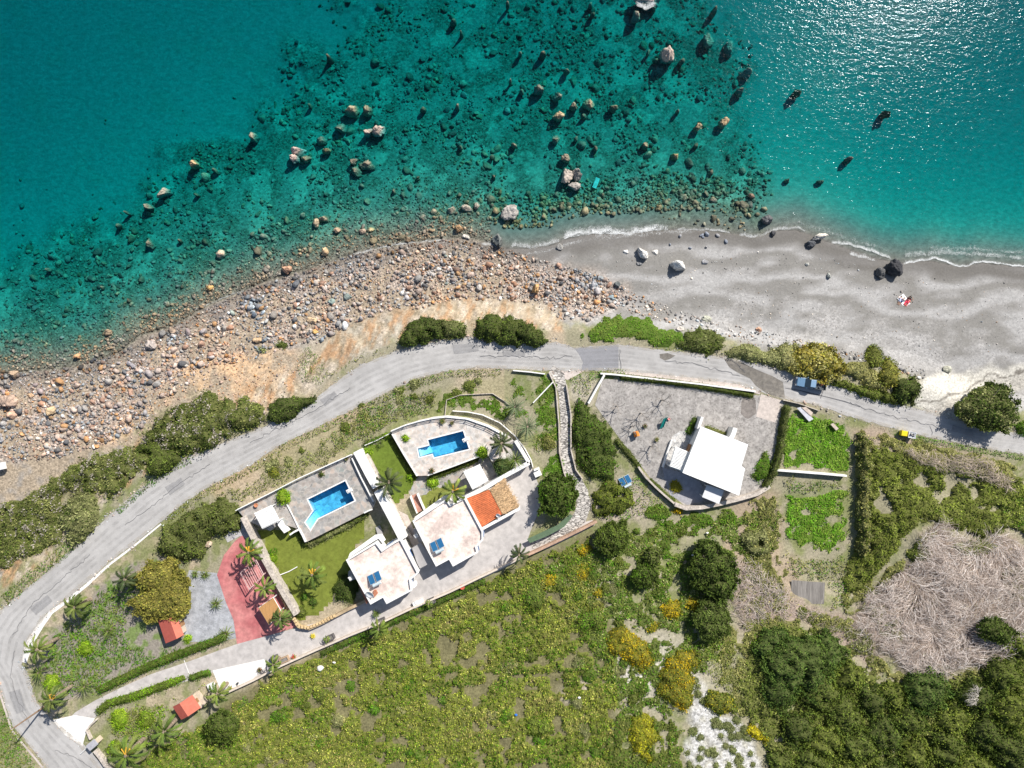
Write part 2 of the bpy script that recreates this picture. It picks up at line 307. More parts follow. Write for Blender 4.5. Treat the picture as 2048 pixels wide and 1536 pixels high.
def paint(px, py):
    d, b = levels(px, py); n = len(px)
    wx = px + (fbm(px/30, py/30, 40)-.5)*34; wy = py + (fbm(px/30, py/30, 50)-.5)*34
    n1 = fbm(px/40, py/40, 60); n2 = fbm(px/12, py/12, 70); n3 = fbm(px/110, py/110, 80)
    col = np.zeros((n, 3)); msk = np.zeros((n, 3))
    def lay(w, c, m=None):
        w = np.clip(w, 0, 1)[:, None]; col[:] = col*(1-w)+np.array(c)*w
        if m is not None: msk[:] = msk*(1-w)+np.array([m, 0, 0])*w
    def zone(poly, c, m=None, soft=8, k=1.0):
        s = np.where(inpoly(poly, wx, wy), 1, -1)*linedist(poly, wx, wy, True); lay(sstep(-soft, soft, s)*k, c, m)
    base = np.array([.27,.25,.17])
    lay(np.ones(n), base)
    lay(sstep(.45, .6, n1)*.8, (.17,.19,.07)); lay(sstep(.58, .7, n2)*.6, (.34,.30,.22)); lay(sstep(.6, .75, n3)*.5, (.15,.18,.07))
    # shore
    shore = sstep(-1.2, -3.2, b + (n2-.5)*3); lay(shore, (.268,.26,.25), .12)
    yb = d + (fbm(px/90, py/34, 62)-.5)*7
    band = np.sin(yb*.95+fbm(px/170, py/60, 63)*11)*.5+.5
    sand = shore*(px > 1000)
    lay(sand*sstep(.55, .95, band)*.55, (.40,.395,.39), .25); lay(sand*sstep(.5, .1, band)*.8, (.20,.192,.178), .08)
    lay(sand*sstep(9, 14, yb)*sstep(.4, .7, n1)*.7, (.34,.33,.32), .5)
    zone(ROCKSHORE, (.35,.29,.245), 1, 20); zone(ORANGE1, (.58,.40,.245), .3, 14); zone(GREYBANK, (.34,.315,.26), .2, 10); zone(PINKBANK, (.40,.33,.24), .2, 10); zone(ORANGE2, (.42,.32,.21), .3, 14, .8)
    lay(shore*(px < 1010)*sstep(.35,.55,n1), (.33,.27,.20), .5); lay(sstep(-9,-5,b)*(px < 1010)*(d > 3)*sstep(.4,.6,n3)*.8, (.40,.33,.24), .3); lay(sstep(-11,-5,b)*(px < 420)*(d > 6)*sstep(.45,.6,n2)*.7, (.15,.18,.06))
    gl = fbm((px+py*.35)/13, (py-px*.2)/34, 14); bk = sstep(-8, -5, b)*sstep(0, -1.5, b)*(px < 1130)*(d > 3); lay(bk*sstep(.52, .66, gl)*.8, (.36,.21,.11), .3); lay(bk*sstep(.45, .33, gl)*.7, (.46,.40,.33), .5); lay(bk*sstep(.55,.7,n2)*.6, (.22,.18,.12), .5)
    wet = (1-sstep(1.6, 4.2, d + (n1-.5)*3))*(d > -1)*shore; lay(wet*.8*(px > 960), (.13,.122,.112), .05); lay(wet*.6*(px <= 960), (.14,.13,.12), .8)
    # sea bed
    sea = (d < .2)
    lay(sstep(.3, -.6, d), (.20,.185,.165), .1)
    lay(sea*sstep(-2.5, -9, d+(n1-.5)*4), (.30,.30,.24), .1)
    lay(sea*sstep(-3, -20, d)*sstep(.5, .75, n1)*.4*(px < 1500), (.27,.28,.2), .1)
    s = rbd(px, py)
    lay(sea*sstep(-30, 40, s)*(.45+.5*sstep(.35, .6, fbm(px/26, py/26, 61))), (.14,.14,.10), 1)
    gaps = sstep(.56, .66, n1)*sea*sstep(0, 20, s); lay(gaps*.7, (.36,.36,.27), .3)
    lay(sea*sstep(-9, -1, d)*(px < 980)*.8, (.2,.18,.14), 1)
    msk[:,1] = np.clip(shore*(px > 985)*(1-msk[:,0])+(d < -2)*.6, 0, 1)
    # land
    zone(FIELD, (.19,.155,.095), .3, 14); zone(FIELD, (.11,.13,.04), .3, 14, .4)
    zone(CHALK, (.43,.425,.41), .6, 8); lay(inpoly(CHALK, px, py)*sstep(.5,.62,n2)*.7, (.27,.26,.21), .6); zone(circ(1330,1345,80,ry=70), (.45,.42,.36), .5, 40, .7); zone(circ(1270,1340,45,ry=40), (.55,.52,.47), .5, 25, .7); zone(circ(1160,1395,32,ry=22), (.5,.44,.36), .5, 20, .8)
    zone(DIRT, (.50,.48,.43), .3, 8); dk = strip([(1838,806),(1880,800),(1925,780),(1980,754),(2048,741),(2110,738)], 5); zone(strip([(1850,832),(1930,806),(2000,770),(2060,757),(2110,755)], 26), (.34,.32,.285), .5, 6, .8); zone(dk, (.17,.155,.135), .2, 2); zone(TANGLE, (.27,.215,.175), .2, 16); zone(TANGLE2, (.33,.26,.215), .2, 14)
    zone([(1480,960),(1560,990),(1565,1110),(1600,1130),(1590,1210),(1500,1140),(1440,1100)], (.31,.25,.18), .2, 16)
    zone([(1700,850),(1800,870),(1960,905),(2000,920),(1960,950),(1860,930),(1760,900),(1720,890)], (.34,.27,.21), .2, 12)
    zone(WGARD, (.25,.225,.19), .2, 8); lay((sstep(.5, .6, n2)*inpoly(WGARD, wx, wy))*.8, (.13,.2,.04))
    zone([(1140,745),(1200,755),(1180,810),(1145,800)], (.36,.33,.26), .2, 8)
    zone([(1240,955),(1270,950),(1300,1000),(1290,1030),(1230,1050),(1200,1040),(1180,1000),(1215,970)], (.36,.31,.25), .2, 10)
    zone([(420,830),(560,1000),(700,900),(900,770),(1030,745),(1030,800),(900,790),(760,850)], (.27,.25,.14), .2, 10, .6)
    return col, msk

# ------------------------------------------------------------------ terrain
POOL_DECK_A = [(474,1019),(706,908),(750,1003),(744,1018),(611,1085),(597,1058),(560,1046),(540,1062),(492,1040)]
POOL_DECK_B = [(781,861),(810,849),(837,841),(865,834),(893,831),(934,836),(976,850),(1017,872),(1034,889),(1057,926),(1010,952),(992,936),(972,905),(959,912),(905,933),(854,951),(832,952)]
def terrain():
    gx = np.concatenate([np.linspace(-3200,-900,12), np.linspace(-800,-90,18), np.arange(-80, 2130, 3.6), np.linspace(2140,2800,18), np.linspace(2900,5200,12)])
    gy = np.concatenate([np.linspace(-2600,-700,10), np.linspace(-600,-90,14), np.arange(-80, 1620, 3.6), np.linspace(1630,2150,14), np.linspace(2200,4200,10)])
    PX, PY = np.meshgrid(gx, gy); px, py = PX.ravel(), PY.ravel(); nx, ny = len(gx), len(gy)
    z = gz(px, py); x, y = W(px, py, z); V = np.stack([x, y, z], 1)
    col, msk = paint(px, py)
    I = np.arange(nx*ny).reshape(ny, nx); Q = np.stack([I[1:, :-1], I[1:, 1:], I[:-1, 1:], I[:-1, :-1]], -1).reshape(-1, 4)
    cx, cy = px[Q].mean(1), py[Q].mean(1); d, b = levels(cx, cy)
    keep = np.ones(len(Q), bool)
    for deck in (POOL_DECK_A, POOL_DECK_B):
        keep &= ~(inpoly(deck, cx, cy) & (linedist(deck, cx, cy, True) > 9))
    gm = ground_mat()
    zid = np.where(d < 0, 0, np.where(b > -2.2, 3, np.where(cx > 1060, 1, 2)))
    for k, nm in enumerate(('seabed', 'beach', 'rocky_shore', 'hillside_ground')):
        q = Q[(zid == k) & keep]; u, r = np.unique(q, return_inverse=True)
        o = fast(nm, V[u], r.reshape(-1, 4), gm, col[u], smooth=True, msk=msk[u]); tag(o, kind='structure')
terrain()

# sea: a closed body of water, its top flat at sea level, reaching inland under the beach
def sea():
    mb = MB(); X, Y = 470, 330
    mb.box((0, 60), 2*X, 2*Y+120, -12, 0.0)
    m = water_mat('sea_water', (.02,.897,.930), .88, .10, .11, ((.6, .9), (1.7, .5)), 1.0, (.85, 1.5, 1, .3))
    tag(mb.build('sea_water', m), kind='structure')
sea()

# ------------------------------------------------------------------ flat sheets on the ground
def sheet(name, poly, layer, m, kind='structure', z=None, holes=(), label=None, cat=None):
    z = (Z0 if z is None else z) + .012*layer; t = [[Vector((*p, 0)) for p in wp(q, z)] for q in ([poly]+list(holes))]
    tri = tessellate_polygon(t); v = [p for q in t for p in q]; vs = [(p.x, p.y, z) for p in v]; fs = []
    for a, b, c in tri:
        cr = (v[b]-v[a]).cross(v[c]-v[a]).z; fs.append((a, b, c) if cr > 0 else (a, c, b))
    me = bpy.data.meshes.new(name); me.from_pydata(vs, [], fs); me.materials.append(m); o = bpy.data.objects.new(name, me); C.objects.link(o)
    return tag(o, label, cat, None, kind)
N_EDGE = [(2700,900),(2110,880),(2048,867),(1990,862),(1900,835),(1825,815),(1740,789),(1666,767),(1600,748),(1550,735),(1500,724),(1447,714),(1356,704),(1237,689),(1149,696),(1112,684),(1040,688),(980,683),(940,675),(900,678),(840,691),(797,700),(722,730),(668,768),(615,809),(530,852),(366,919),(315,956),(276,980),(232,1020),(207,1041),(151,1093),(93,1144),(37,1190),(0,1222),(-30,1265),(-35,1320),(0,1376),(24,1449),(73,1508),(110,1560),(170,1680),(300,1900)]
S_EDGE = [(2700,950),(2110,922),(2048,909),(1928,889),(1848,872),(1762,850),(1695,832),(1634,810),(1572,799),(1532,787),(1480,769),(1390,757),(1300,748),(1237,741),(1170,741),(1100,741),(1040,738),(960,735),(900,740),(830,757),(742,800),(644,849),(546,898),(500,932),(427,966),(366,1007),(330,1037),(268,1088),(217,1124),(176,1163),(132,1198),(102,1219),(80,1244),(55,1285),(42,1330),(56,1350),(73,1407),(105,1440),(150,1478),(171,1492),(207,1532),(260,1610),(400,1800)]
asph = mat('sun_bleached_asphalt', (.37,.36,.35), .08, 1.3, .85, .15, stretch=None, var2=(.41,.40,.39))
def ragged(pts, a, s):
    R = np.random.default_rng(s); out = []
    for p, q in zip(pts[:-1], pts[1:]):
        n = max(1, int(math.dist(p, q)/6))
        for k in range(n): out.append((p[0]+(q[0]-p[0])*k/n+R.normal(0, a)*(k > 0), p[1]+(q[1]-p[1])*k/n+R.normal(0, a)))
    return out+[pts[-1]]
sheet('road', ragged(N_EDGE, .9, 1)+ragged(S_EDGE, .9, 2)[::-1], 3, asph)
def dust_mat(name, col, k, lo, hi):
    m = bpy.data.materials.new(name); nt, N, L = nodes(m); o = N('ShaderNodeOutputMaterial'); t = N('ShaderNodeBsdfTransparent'); d = N('ShaderNodeBsdfDiffuse'); d.inputs[0].default_value = (*col,1); ms = N('ShaderNodeMixShader'); g = N('ShaderNodeNewGeometry')
    n = N('ShaderNodeTexNoise'); n.inputs['Scale'].default_value = k; n.inputs['Detail'].default_value = 6; n.inputs['Roughness'].default_value = .7; L(g.outputs['Position'], n.inputs[0]); mr = N('ShaderNodeMapRange'); mr.inputs[1].default_value = lo; mr.inputs[2].default_value = hi; mr.inputs[4].default_value = .20 if 'tyre' in name else .6; L(n.outputs[0], mr.inputs[0]); L(mr.outputs[0], ms.inputs[0]); L(t.outputs[0], ms.inputs[1]); L(d.outputs[0], ms.inputs[2]); L(ms.outputs[0], o.inputs[0]); return m
def midline(k):
    s = arr(S_EDGE); out = []
    for p in N_EDGE[1:-1]:
        best = min(((linedist(s[i:i+2], np.array([p[0]]), np.array([p[1]]))[0], i) for i in range(len(s)-1))); i = best[1]; a, b = s[i], s[i+1]; t = np.clip(np.dot(arr(p)-a, b-a)/np.dot(b-a, b-a), 0, 1); q = a+(b-a)*t; out.append(tuple(arr(p)*(1-k)+q*k))
    return out
tyre = dust_mat('tyre_darkening', (.20,.195,.19), .55, .38, .72); dusty = dust_mat('pale_dust', (.50,.46,.40), .9, .42, .66)
for k, w_ in ((.26, 6), (.42, 5), (.60, 6), (.76, 5)): sheet('tyre_track', strip(midline(k), w_), 6+k, tyre)
sheet('road_dust', strip(midline(.02), 7), 7, dusty); sheet('road_dust', strip(midline(.97), 8), 7, dusty)
sheet('road_patch', [(1149,696.5),(1237,689.5),(1237,740.5),(1162,740.5),(1166,725),(1158,708)], 4, mat('darker_asphalt', (.25,.25,.265), .10, 6, .85, .15))
wetm = mat('wet_mud_on_road', (.17,.155,.135), .35, 1.4, .6, .2)
sheet('mud_puddle', [(1447,716),(1476,721),(1515,740),(1545,752),(1566,764),(1570,797),(1534,787),(1512,772),(1500,757),(1475,745),(1459,735)], 4, wetm)
sheet('mud_puddle', [(1319,708),(1335,706),(1351,711),(1340,718),(1330,721),(1320,716)], 4, wetm)
crackm = mat('road_crack_tar', (.12,.12,.13), .2, 4, .8, .1)
sheet('road_crack', strip([(1570,776),(1600,781),(1622,787),(1650,793),(1690,803),(1720,814)], [1.0,1.6,3,1.2,2.2,1]), 5, crackm)
pt = mat('repair_asphalt', (.29,.285,.285), .12, 3, .85, .15)
for q in ([(905,690),(955,684),(958,702),(908,708)],[(640,800),(668,782),(676,792),(650,812)],[(330,975),(362,955),(370,968),(340,990)],[(60,1215),(95,1190),(105,1202),(72,1230)],[(1005,700),(1050,702),(1050,712),(1006,712)],[(18,1385),(40,1378),(52,1420),(33,1428)],[(1905,850),(1950,862),(1946,872),(1902,862)]): sheet('road_patch', ragged(q+[q[0]], .5, 3), 5, pt)
for q in ([(1330,722),(1380,727),(1430,738),(1480,752)],[(960,712),(1040,714),(1100,716),(1145,712)],[(700,775),(640,815),(570,850),(500,885)],[(420,930),(360,965),(300,1015),(250,1050)],[(180,1110),(120,1160),(60,1215),(25,1270)],[(1700,806),(1760,826),(1830,842),(1900,860)],[(1860,855),(1864,870)],[(1240,700),(1242,738)],[(1460,718),(1490,745)],[(110,1500),(150,1515),(190,1540)],[(30,1300),(20,1350),(35,1400),(60,1450)]): sheet('road_crack', strip(ragged(q, 1.6, int(q[0][0])), .7), 8, crackm)
sheet('road_crack', strip([(1652,768),(1646,782),(1641,797)], 1.1), 5, crackm)
DRIVE = [(112,1478),(120,1455),(150,1425),(188,1402),(240,1376),(300,1349),(380,1322),(440,1300),(474,1288),(593,1256),(640,1243),(700,1216),(741,1190),(760,1120),(860,1090),(1037,1014),(1005,955),(1058,925),(1070,950),(1083,985),(1085,1005),(1070,1040),(1062,1060),(1055,1080),(1100,1062),(1185,1040),(1190,1050),(1120,1085),(1050,1115),(960,1160),(830,1217),(760,1250),(640,1300),(560,1330),(500,1365),(455,1384),(425,1345),(380,1360),(300,1388),(240,1405),(200,1425),(190,1437),(172,1465),(158,1490)]
sheet('driveway', DRIVE, 2, mat('pale_concrete', (.50,.47,.45), .2, 1.0, .85, .15, var2=(.41,.385,.37)))
sheet('white_concrete', [(425,1341),(470,1331),(528,1318),(536,1330),(500,1362),(456,1382),(440,1378)], 3, mat('white_concrete', (.72,.70,.67), .07, 1.5, .85, .1))
sheet('white_concrete', [(105,1440),(150,1430),(190,1437),(172,1465),(165,1492),(130,1470)], 4, mat('white_concrete'))
sheet('driveway_joint', strip([(368,1320),(380,1352)], 1.4), 3, mat('white_concrete'))
PATIO = [(484,1071),(500,1085),(522,1108),(560,1185),(596,1253),(540,1270),(474,1288),(467,1240),(452,1205),(434,1150),(448,1110),(470,1082)]
sheet('red_patio', PATIO, 3, mat('red_stamped_concrete', (.42,.125,.13), .25, 1.1, .85, .1, var2=(.47,.19,.18)))
GRAVEL = [(378,1140),(434,1146),(452,1203),(467,1240),(473,1276),(440,1283),(380,1284),(366,1262),(362,1200)]
sheet('gravel_yard', GRAVEL, 2, paving_mat('grey_gravel', [(.26,.27,.29),(.4,.41,.43),(.33,.34,.37)], 9, ew=.0))
sheet('gravel_yard', [(466,1048),(486,1036),(500,1080),(480,1072),(455,1085),(448,1070)], 2, mat('grey_gravel_b', (.42,.41,.41), .2, 3))
sheet('yard_ground', YARD, 2, paving_mat('pale_gravel', [(.22,.205,.195),(.38,.36,.34),(.29,.275,.26)], 4, ew=.0))
sheet('concrete_ramp', [(1522,788),(1567,802),(1550,845),(1512,833)], 3, mat('pinkish_concrete', (.50,.44,.40), .2, 2))
cob = paving_mat('cobbled_steps', [(.40,.37,.345),(.60,.57,.53),(.50,.47,.43)], 2.6, edge=(.16,.15,.14), ew=.09, stretch=(.45,1.25,1,0))
PATH = [(1100,741),(1118,752),(1128,790),(1131,850),(1130,900),(1135,930),(1148,958),(1163,985),(1168,1010),(1160,1035),(1135,1058),(1100,1072),(1062,1090)]
sheet('stone_path', strip(PATH, [26,22,20,20,22,24,27,27,28,28,28,22,16]), 4, cob)
sheet('path', [(1100,741),(1170,741),(1150,752),(1135,760),(1115,750)], 2, mat('pinkish_concrete'))
crazy = paving_mat('crazy_paving', [(.25,.245,.235),(.37,.33,.30),(.31,.31,.305),(.43,.36,.31),(.28,.30,.285)], 1.25, edge=(.40,.375,.345), ew=.045)
sheet('garden_path', [(832,951),(854,952),(905,934),(932,922),(975,915),(992,938),(1010,952),(930,993),(905,1002),(870,985),(846,990),(822,995),(818,985),(828,965)], 3, crazy)
sheet('terrace_floor', [(1325,935),(1366,946),(1400,965),(1412,985),(1404,1002),(1375,1010),(1340,990),(1330,960)], 3, mat('grey_slab', (.33,.33,.36), .2, 2))
sheet('terrace_floor', [(1345,872),(1360,862),(1398,860),(1368,945),(1335,932),(1330,925)], 3, paving_mat('light_crazy_paving', [(.5,.49,.47),(.62,.6,.58),(.44,.44,.44)], 1.6, edge=(.3,.3,.3)))
sheet('side_yard', [(760,1015),(790,1018),(815,1030),(835,1075),(860,1105),(873,1133),(842,1140),(820,1080)], 1, mat('pinkish_concrete'))
sheet('kerb_strip', strip([(322,1048),(268,1092),(217,1130),(176,1168),(132,1203),(102,1225),(82,1250),(60,1285),(48,1325)], [3,4,5,6,7,8,12,14,10]), 4, mat('white_concrete'))
sheet('kerb_strip', strip([(-6,1370),(24,1462),(73,1520),(112,1570)], 4), 4, mat('pinkish_concrete'))
sheet('concrete_margin', strip([(1225,743),(1300,750),(1390,760),(1480,773),(1520,786)], [4,7,8,8,6]), 4.5, mat('pinkish_concrete'))
sheet('burnt_patch', circ(1497,815,17,12,.25,ry=22), 2.5, mat('ash_ground', (.20,.18,.165), .4, 1.5))
sheet('vegetable_beds', [(1583,1160),(1620,1163),(1650,1165),(1648,1208),(1600,1208),(1582,1200)], 3, mat('bare_soil', (.20,.185,.17), .4, 1, stretch=(6,.4,1,.0)), z=gz1(1615,1185)+.25)

# ------------------------------------------------------------------ rocks
def icos(sub):
    import bmesh
    bm = bmesh.new(); bmesh.ops.create_icosphere(bm, subdivisions=sub, radius=1); v = np.array([q.co[:] for q in bm.verts]); f = np.array([[q.index for q in p.verts] for p in bm.faces]); bm.free(); return v, f
ICO = {1: icos(1), 2: icos(2), 3: icos(3), 4: icos(4)}
def rockshape(sub, seed, cuts=9, rough=.06):
    r = np.random.default_rng(seed); v, f = ICO[sub]; v = v.copy()
    for _ in range(cuts):
        n = r.normal(size=3); n /= np.linalg.norm(n); dd = r.uniform(.45, .86); k = v@n; v -= np.maximum(k-dd, 0)[:, None]*n*.93
    v *= 1+rough*(r.random((len(v), 1))-.5)*2
    return v, f
SHAPES = {s: [rockshape(s, 50+i) for i in range(14)] for s in (1, 2)}
GREY=(.33,.315,.30); TAN=(.45,.345,.285); ORA=(.43,.255,.13); DRK=(.13,.13,.135); WHT=(.66,.64,.60); BRN=(.36,.23,.17); SUB=(.20,.19,.12); GRN=(.27,.31,.28)
rockm = mat('rock', (.3,.3,.3), .35, 2.6, .92, .8, attr=True, bdist=.3, spec=.15)
def rocks(name, px, py, r, zoff, pal, w, label, group=None, sub=1, seed=0):
    """a mass of stones nobody could count, one mesh"""
    R = np.random.default_rng(seed); n = len(px); g = gz(px, py); x, y = W(px, py, g); k = R.integers(0, 14, n); ang = R.random(n)*6.283
    r = r*(.42+.95*fbm(px/38, py/38, 67, 3)); sx = r*R.uniform(.8, 1.25, n); sy = r*R.uniform(.6, 1.0, n); sz = r*R.uniform(.5, .8, n); ci = R.choice(len(pal), n, p=w); VV = []; FF = []; CC = []; base = 0
    tl = R.normal(0, .25, (n, 2))
    for j in range(14):
        s = np.where(k == j)[0]
        if not len(s): continue
        v, f = SHAPES[sub][j]; m = len(v)
        lx = v[None,:,0]*sx[s,None]; ly = v[None,:,1]*sy[s,None]; lz = v[None,:,2]*sz[s,None]; lz = lz + lx*tl[s,None,0] + ly*tl[s,None,1]
        ca, sa = np.cos(ang[s])[:,None], np.sin(ang[s])[:,None]
        X = x[s,None]+lx*ca-ly*sa; Y = y[s,None]+lx*sa+ly*ca; Z = (g[s]+zoff*r[s])[:,None]+lz
        VV.append(np.stack([X,Y,Z],-1).reshape(-1,3)); FF.append((f[None]+(np.arange(len(s))*m)[:,None,None]+base).reshape(-1,3)); base += len(s)*m
        tn = (fbm(px[s]/40, py[s]/40, 66, 3)[:,None]-.5)*2.2; c = arr(pal)[ci[s]]*R.uniform(.6, 1.35, (len(s),1))*(1+tn*arr([.35,.1,-.15])[None]); dw = levels(px[s], py[s])[0]; c = c*np.where((dw > -.5) & (dw < 1.3), .55, 1)[:,None]; CC.append(np.repeat(c, m, 0))
    o = fast(name, np.concatenate(VV), np.concatenate(FF), rockm, np.concatenate(CC)); return tag(o, label, 'rocks', group, 'stuff')
def scatter(poly, n, R):
    p = arr(poly); lo, hi = p.min(0), p.max(0); out = np.zeros((0,2))
    while len(out) < n:
        q = R.uniform(lo, hi, (n*2, 2)); out = np.concatenate([out, q[inpoly(poly, q[:,0], q[:,1])]])
    return out[:n, 0], out[:n, 1]
R1 = np.random.default_rng(3)
px, py = scatter(ROCKSHORE, 15500, R1); rocks('shore_stones', px, py, R1.gamma(1.25, .115, len(px))+.06, .25, [GREY,TAN,ORA,DRK,WHT,BRN,(.42,.36,.33)], [.30,.18,.07,.12,.05,.11,.17], 'countless grey and tan stones covering the rocky shore', seed=1)
px, py = scatter(ORANGE1+[(180,890)], 800, R1); rocks('bank_stones', px, py, R1.gamma(2, .05, len(px))+.06, .2, [TAN,ORA], [.7,.3], 'small tan stones on the crumbling earth bank', seed=2)
px, py = scatter([(1000,520),(1100,530),(1200,550),(1300,600),(1420,640),(1560,670),(1700,700),(1850,740),(1850,760),(1700,715),(1500,690),(1400,660),(1230,620),(1130,640),(1040,600)], 1500, R1); rocks('beach_stones', px, py, R1.gamma(2, .06, len(px))+.05, .25, [GREY,WHT,DRK,ORA,TAN], [.45,.2,.15,.08,.12], 'loose grey and pale stones along the top of the beach', seed=3)
px, py = scatter([(1050,515),(1300,500),(1500,500),(1700,520),(1900,560),(2110,570),(2110,720),(1900,720),(1700,680),(1400,630),(1200,560)], 1500, R1); rocks('beach_pebbles', px, py, R1.gamma(1.2, .035, len(px))+.03, .2, [WHT,DRK,GREY,ORA], [.35,.3,.3,.05], 'tiny pebbles and wrack specks scattered over the beach sand', seed=9)
px, py = scatter([(-80,-80),(1620,-80),(1620,470),(1000,440),(-80,760)], 17000, R1); keep = (fbm(px/45, py/45, 33) > .44 + .30*(1-sstep(-45, 60, rbd(px, py)))) & (rbd(px, py) > -60); px, py = px[keep], py[keep]; dd, _ = levels(px, py); k2 = dd < -1; px, py = px[k2], py[k2]
rocks('sunken_rocks', px, py, R1.gamma(1.4, .15, len(px))+.10, .15, [(.20,.19,.13),(.26,.24,.17),(.15,.145,.11)], [.5,.3,.2], 'countless dark green rocks lying under the clear water', sub=2, seed=4)
px = R1.uniform(-60, 985, 6500); dl = -R1.exponential(5.0, len(px)); sh = arr(SHORE); py = np.interp(px, sh[:,0], sh[:,1])+dl*M*1.15-3
rocks('shallow_stones', px, py, R1.gamma(2.6, .06, len(px))+.07, .25, [(.26,.22,.17),(.36,.28,.19),(.17,.16,.13)], [.5,.25,.25], 'countless brown stones under the shallow water at the shore', seed=5)
px = np.minimum(R1.uniform(1000, 1530, 1500), 1000+R1.gamma(9, 52, 1500)); px = px+R1.normal(0, 14, 1500); py = np.interp(px, sh[:,0], sh[:,1])-R1.uniform(40, 110, len(px)); rocks('reef_stones', px, py, R1.gamma(2.4, .10, len(px))+.12, .3, [SUB,(.26,.24,.15)], [.6,.4], 'countless small rocks on the sea floor off the sand', seed=6)

ed_ = arr([p for p in N_EDGE if -60 < p[0] < 2110 and p[1] < 1600]+[(0,0)])[:-1]; e2_ = arr([p for p in S_EDGE if 40 < p[0] < 2110 and p[1] < 1600])
for nm_, el_, sg_, lb_ in (('verge_gravel', ed_, -1, 'loose gravel along the seaward edge of the road'), ('verge_gravel', e2_, 1, 'loose gravel along the landward edge of the road')):
    k_ = R1.integers(0, len(el_)-1, 2600); t_ = R1.random(2600)[:,None]; q_ = el_[k_]*(1-t_)+el_[k_+1]*t_; q_ = q_[np.linalg.norm(el_[k_+1]-el_[k_], axis=1) < 200]; q_ = q_+R1.normal(0, 3.2, q_.shape)+np.array([0, sg_*2.0]); rocks(nm_, q_[:,0], q_[:,1], R1.gamma(1.3, .035, len(q_))+.035, .3, [GREY,TAN,WHT], [.4,.4,.2], lb_, seed=8)

def boulder(cx, cy, w, h, col, label, tall=.55, rot=0, sub=4, group=None, lift=.1, cap=None, cuts=10, out=None, cat='rock'):
    """one rock; w, h half sizes in photo pixels; out = how far its top stands above sea level when in the water"""
    g = gz1(cx, cy); R = np.random.default_rng(int(abs(cx)*31+abs(cy)*17)); sx, sy = w/M, h/M; sz = (sx+sy)/2*tall*1.3
    v, f = rockshape(sub, int(abs(cx)*3+abs(cy)), cuts, .035)
    if sub >= 3: v = v*(1+.55*(fbm(v[:,0]*1.7+cx, v[:,1]*1.7+v[:,2]*1.3, 5)-.5)[:,None])*(1-.30*np.abs(fbm(v[:,0]*3.5+cx, v[:,1]*3.5+v[:,2]*3, 15)-.5)[:,None]*2)*(1+.14*(fbm(v[:,0]*9+cx, v[:,1]*9+v[:,2]*7, 25)-.5)[:,None])
    v = v/np.abs(v[:, :2]).max(0).mean()
    zc = g+lift*sz
    if out is not None:
        sz = max(sz*.8, (out-g)/1.6); zc = out-sz*.9
    x, y = W(cx, cy, max(zc, g)); ca, sa = math.cos(rot), math.sin(rot)
    fl = 1.0 if out is None else np.clip(.95-.22*v[:,2], .6, 1.15)
    lx, ly, lz = v[:,0]*sx*fl, v[:,1]*sy*fl, v[:,2]*sz
    V = np.stack([lx*ca-ly*sa, lx*sa+ly*ca, lz], 1)
    c = np.tile(arr(col), (len(V), 1))*(.6+.8*fbm(v[:,0]*2.2+cx, v[:,1]*2.2+v[:,2], 8))[:,None]*(.8+.4*fbm(v[:,0]*8+cx, v[:,1]*8+v[:,2]*5, 18))[:,None]
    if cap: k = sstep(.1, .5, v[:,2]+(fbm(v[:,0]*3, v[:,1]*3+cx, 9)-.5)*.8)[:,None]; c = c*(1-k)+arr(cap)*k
    o = fast('boulder', V, f, rockm, c); o.location = (float(x), float(y), zc); return tag(o, label, cat, group)
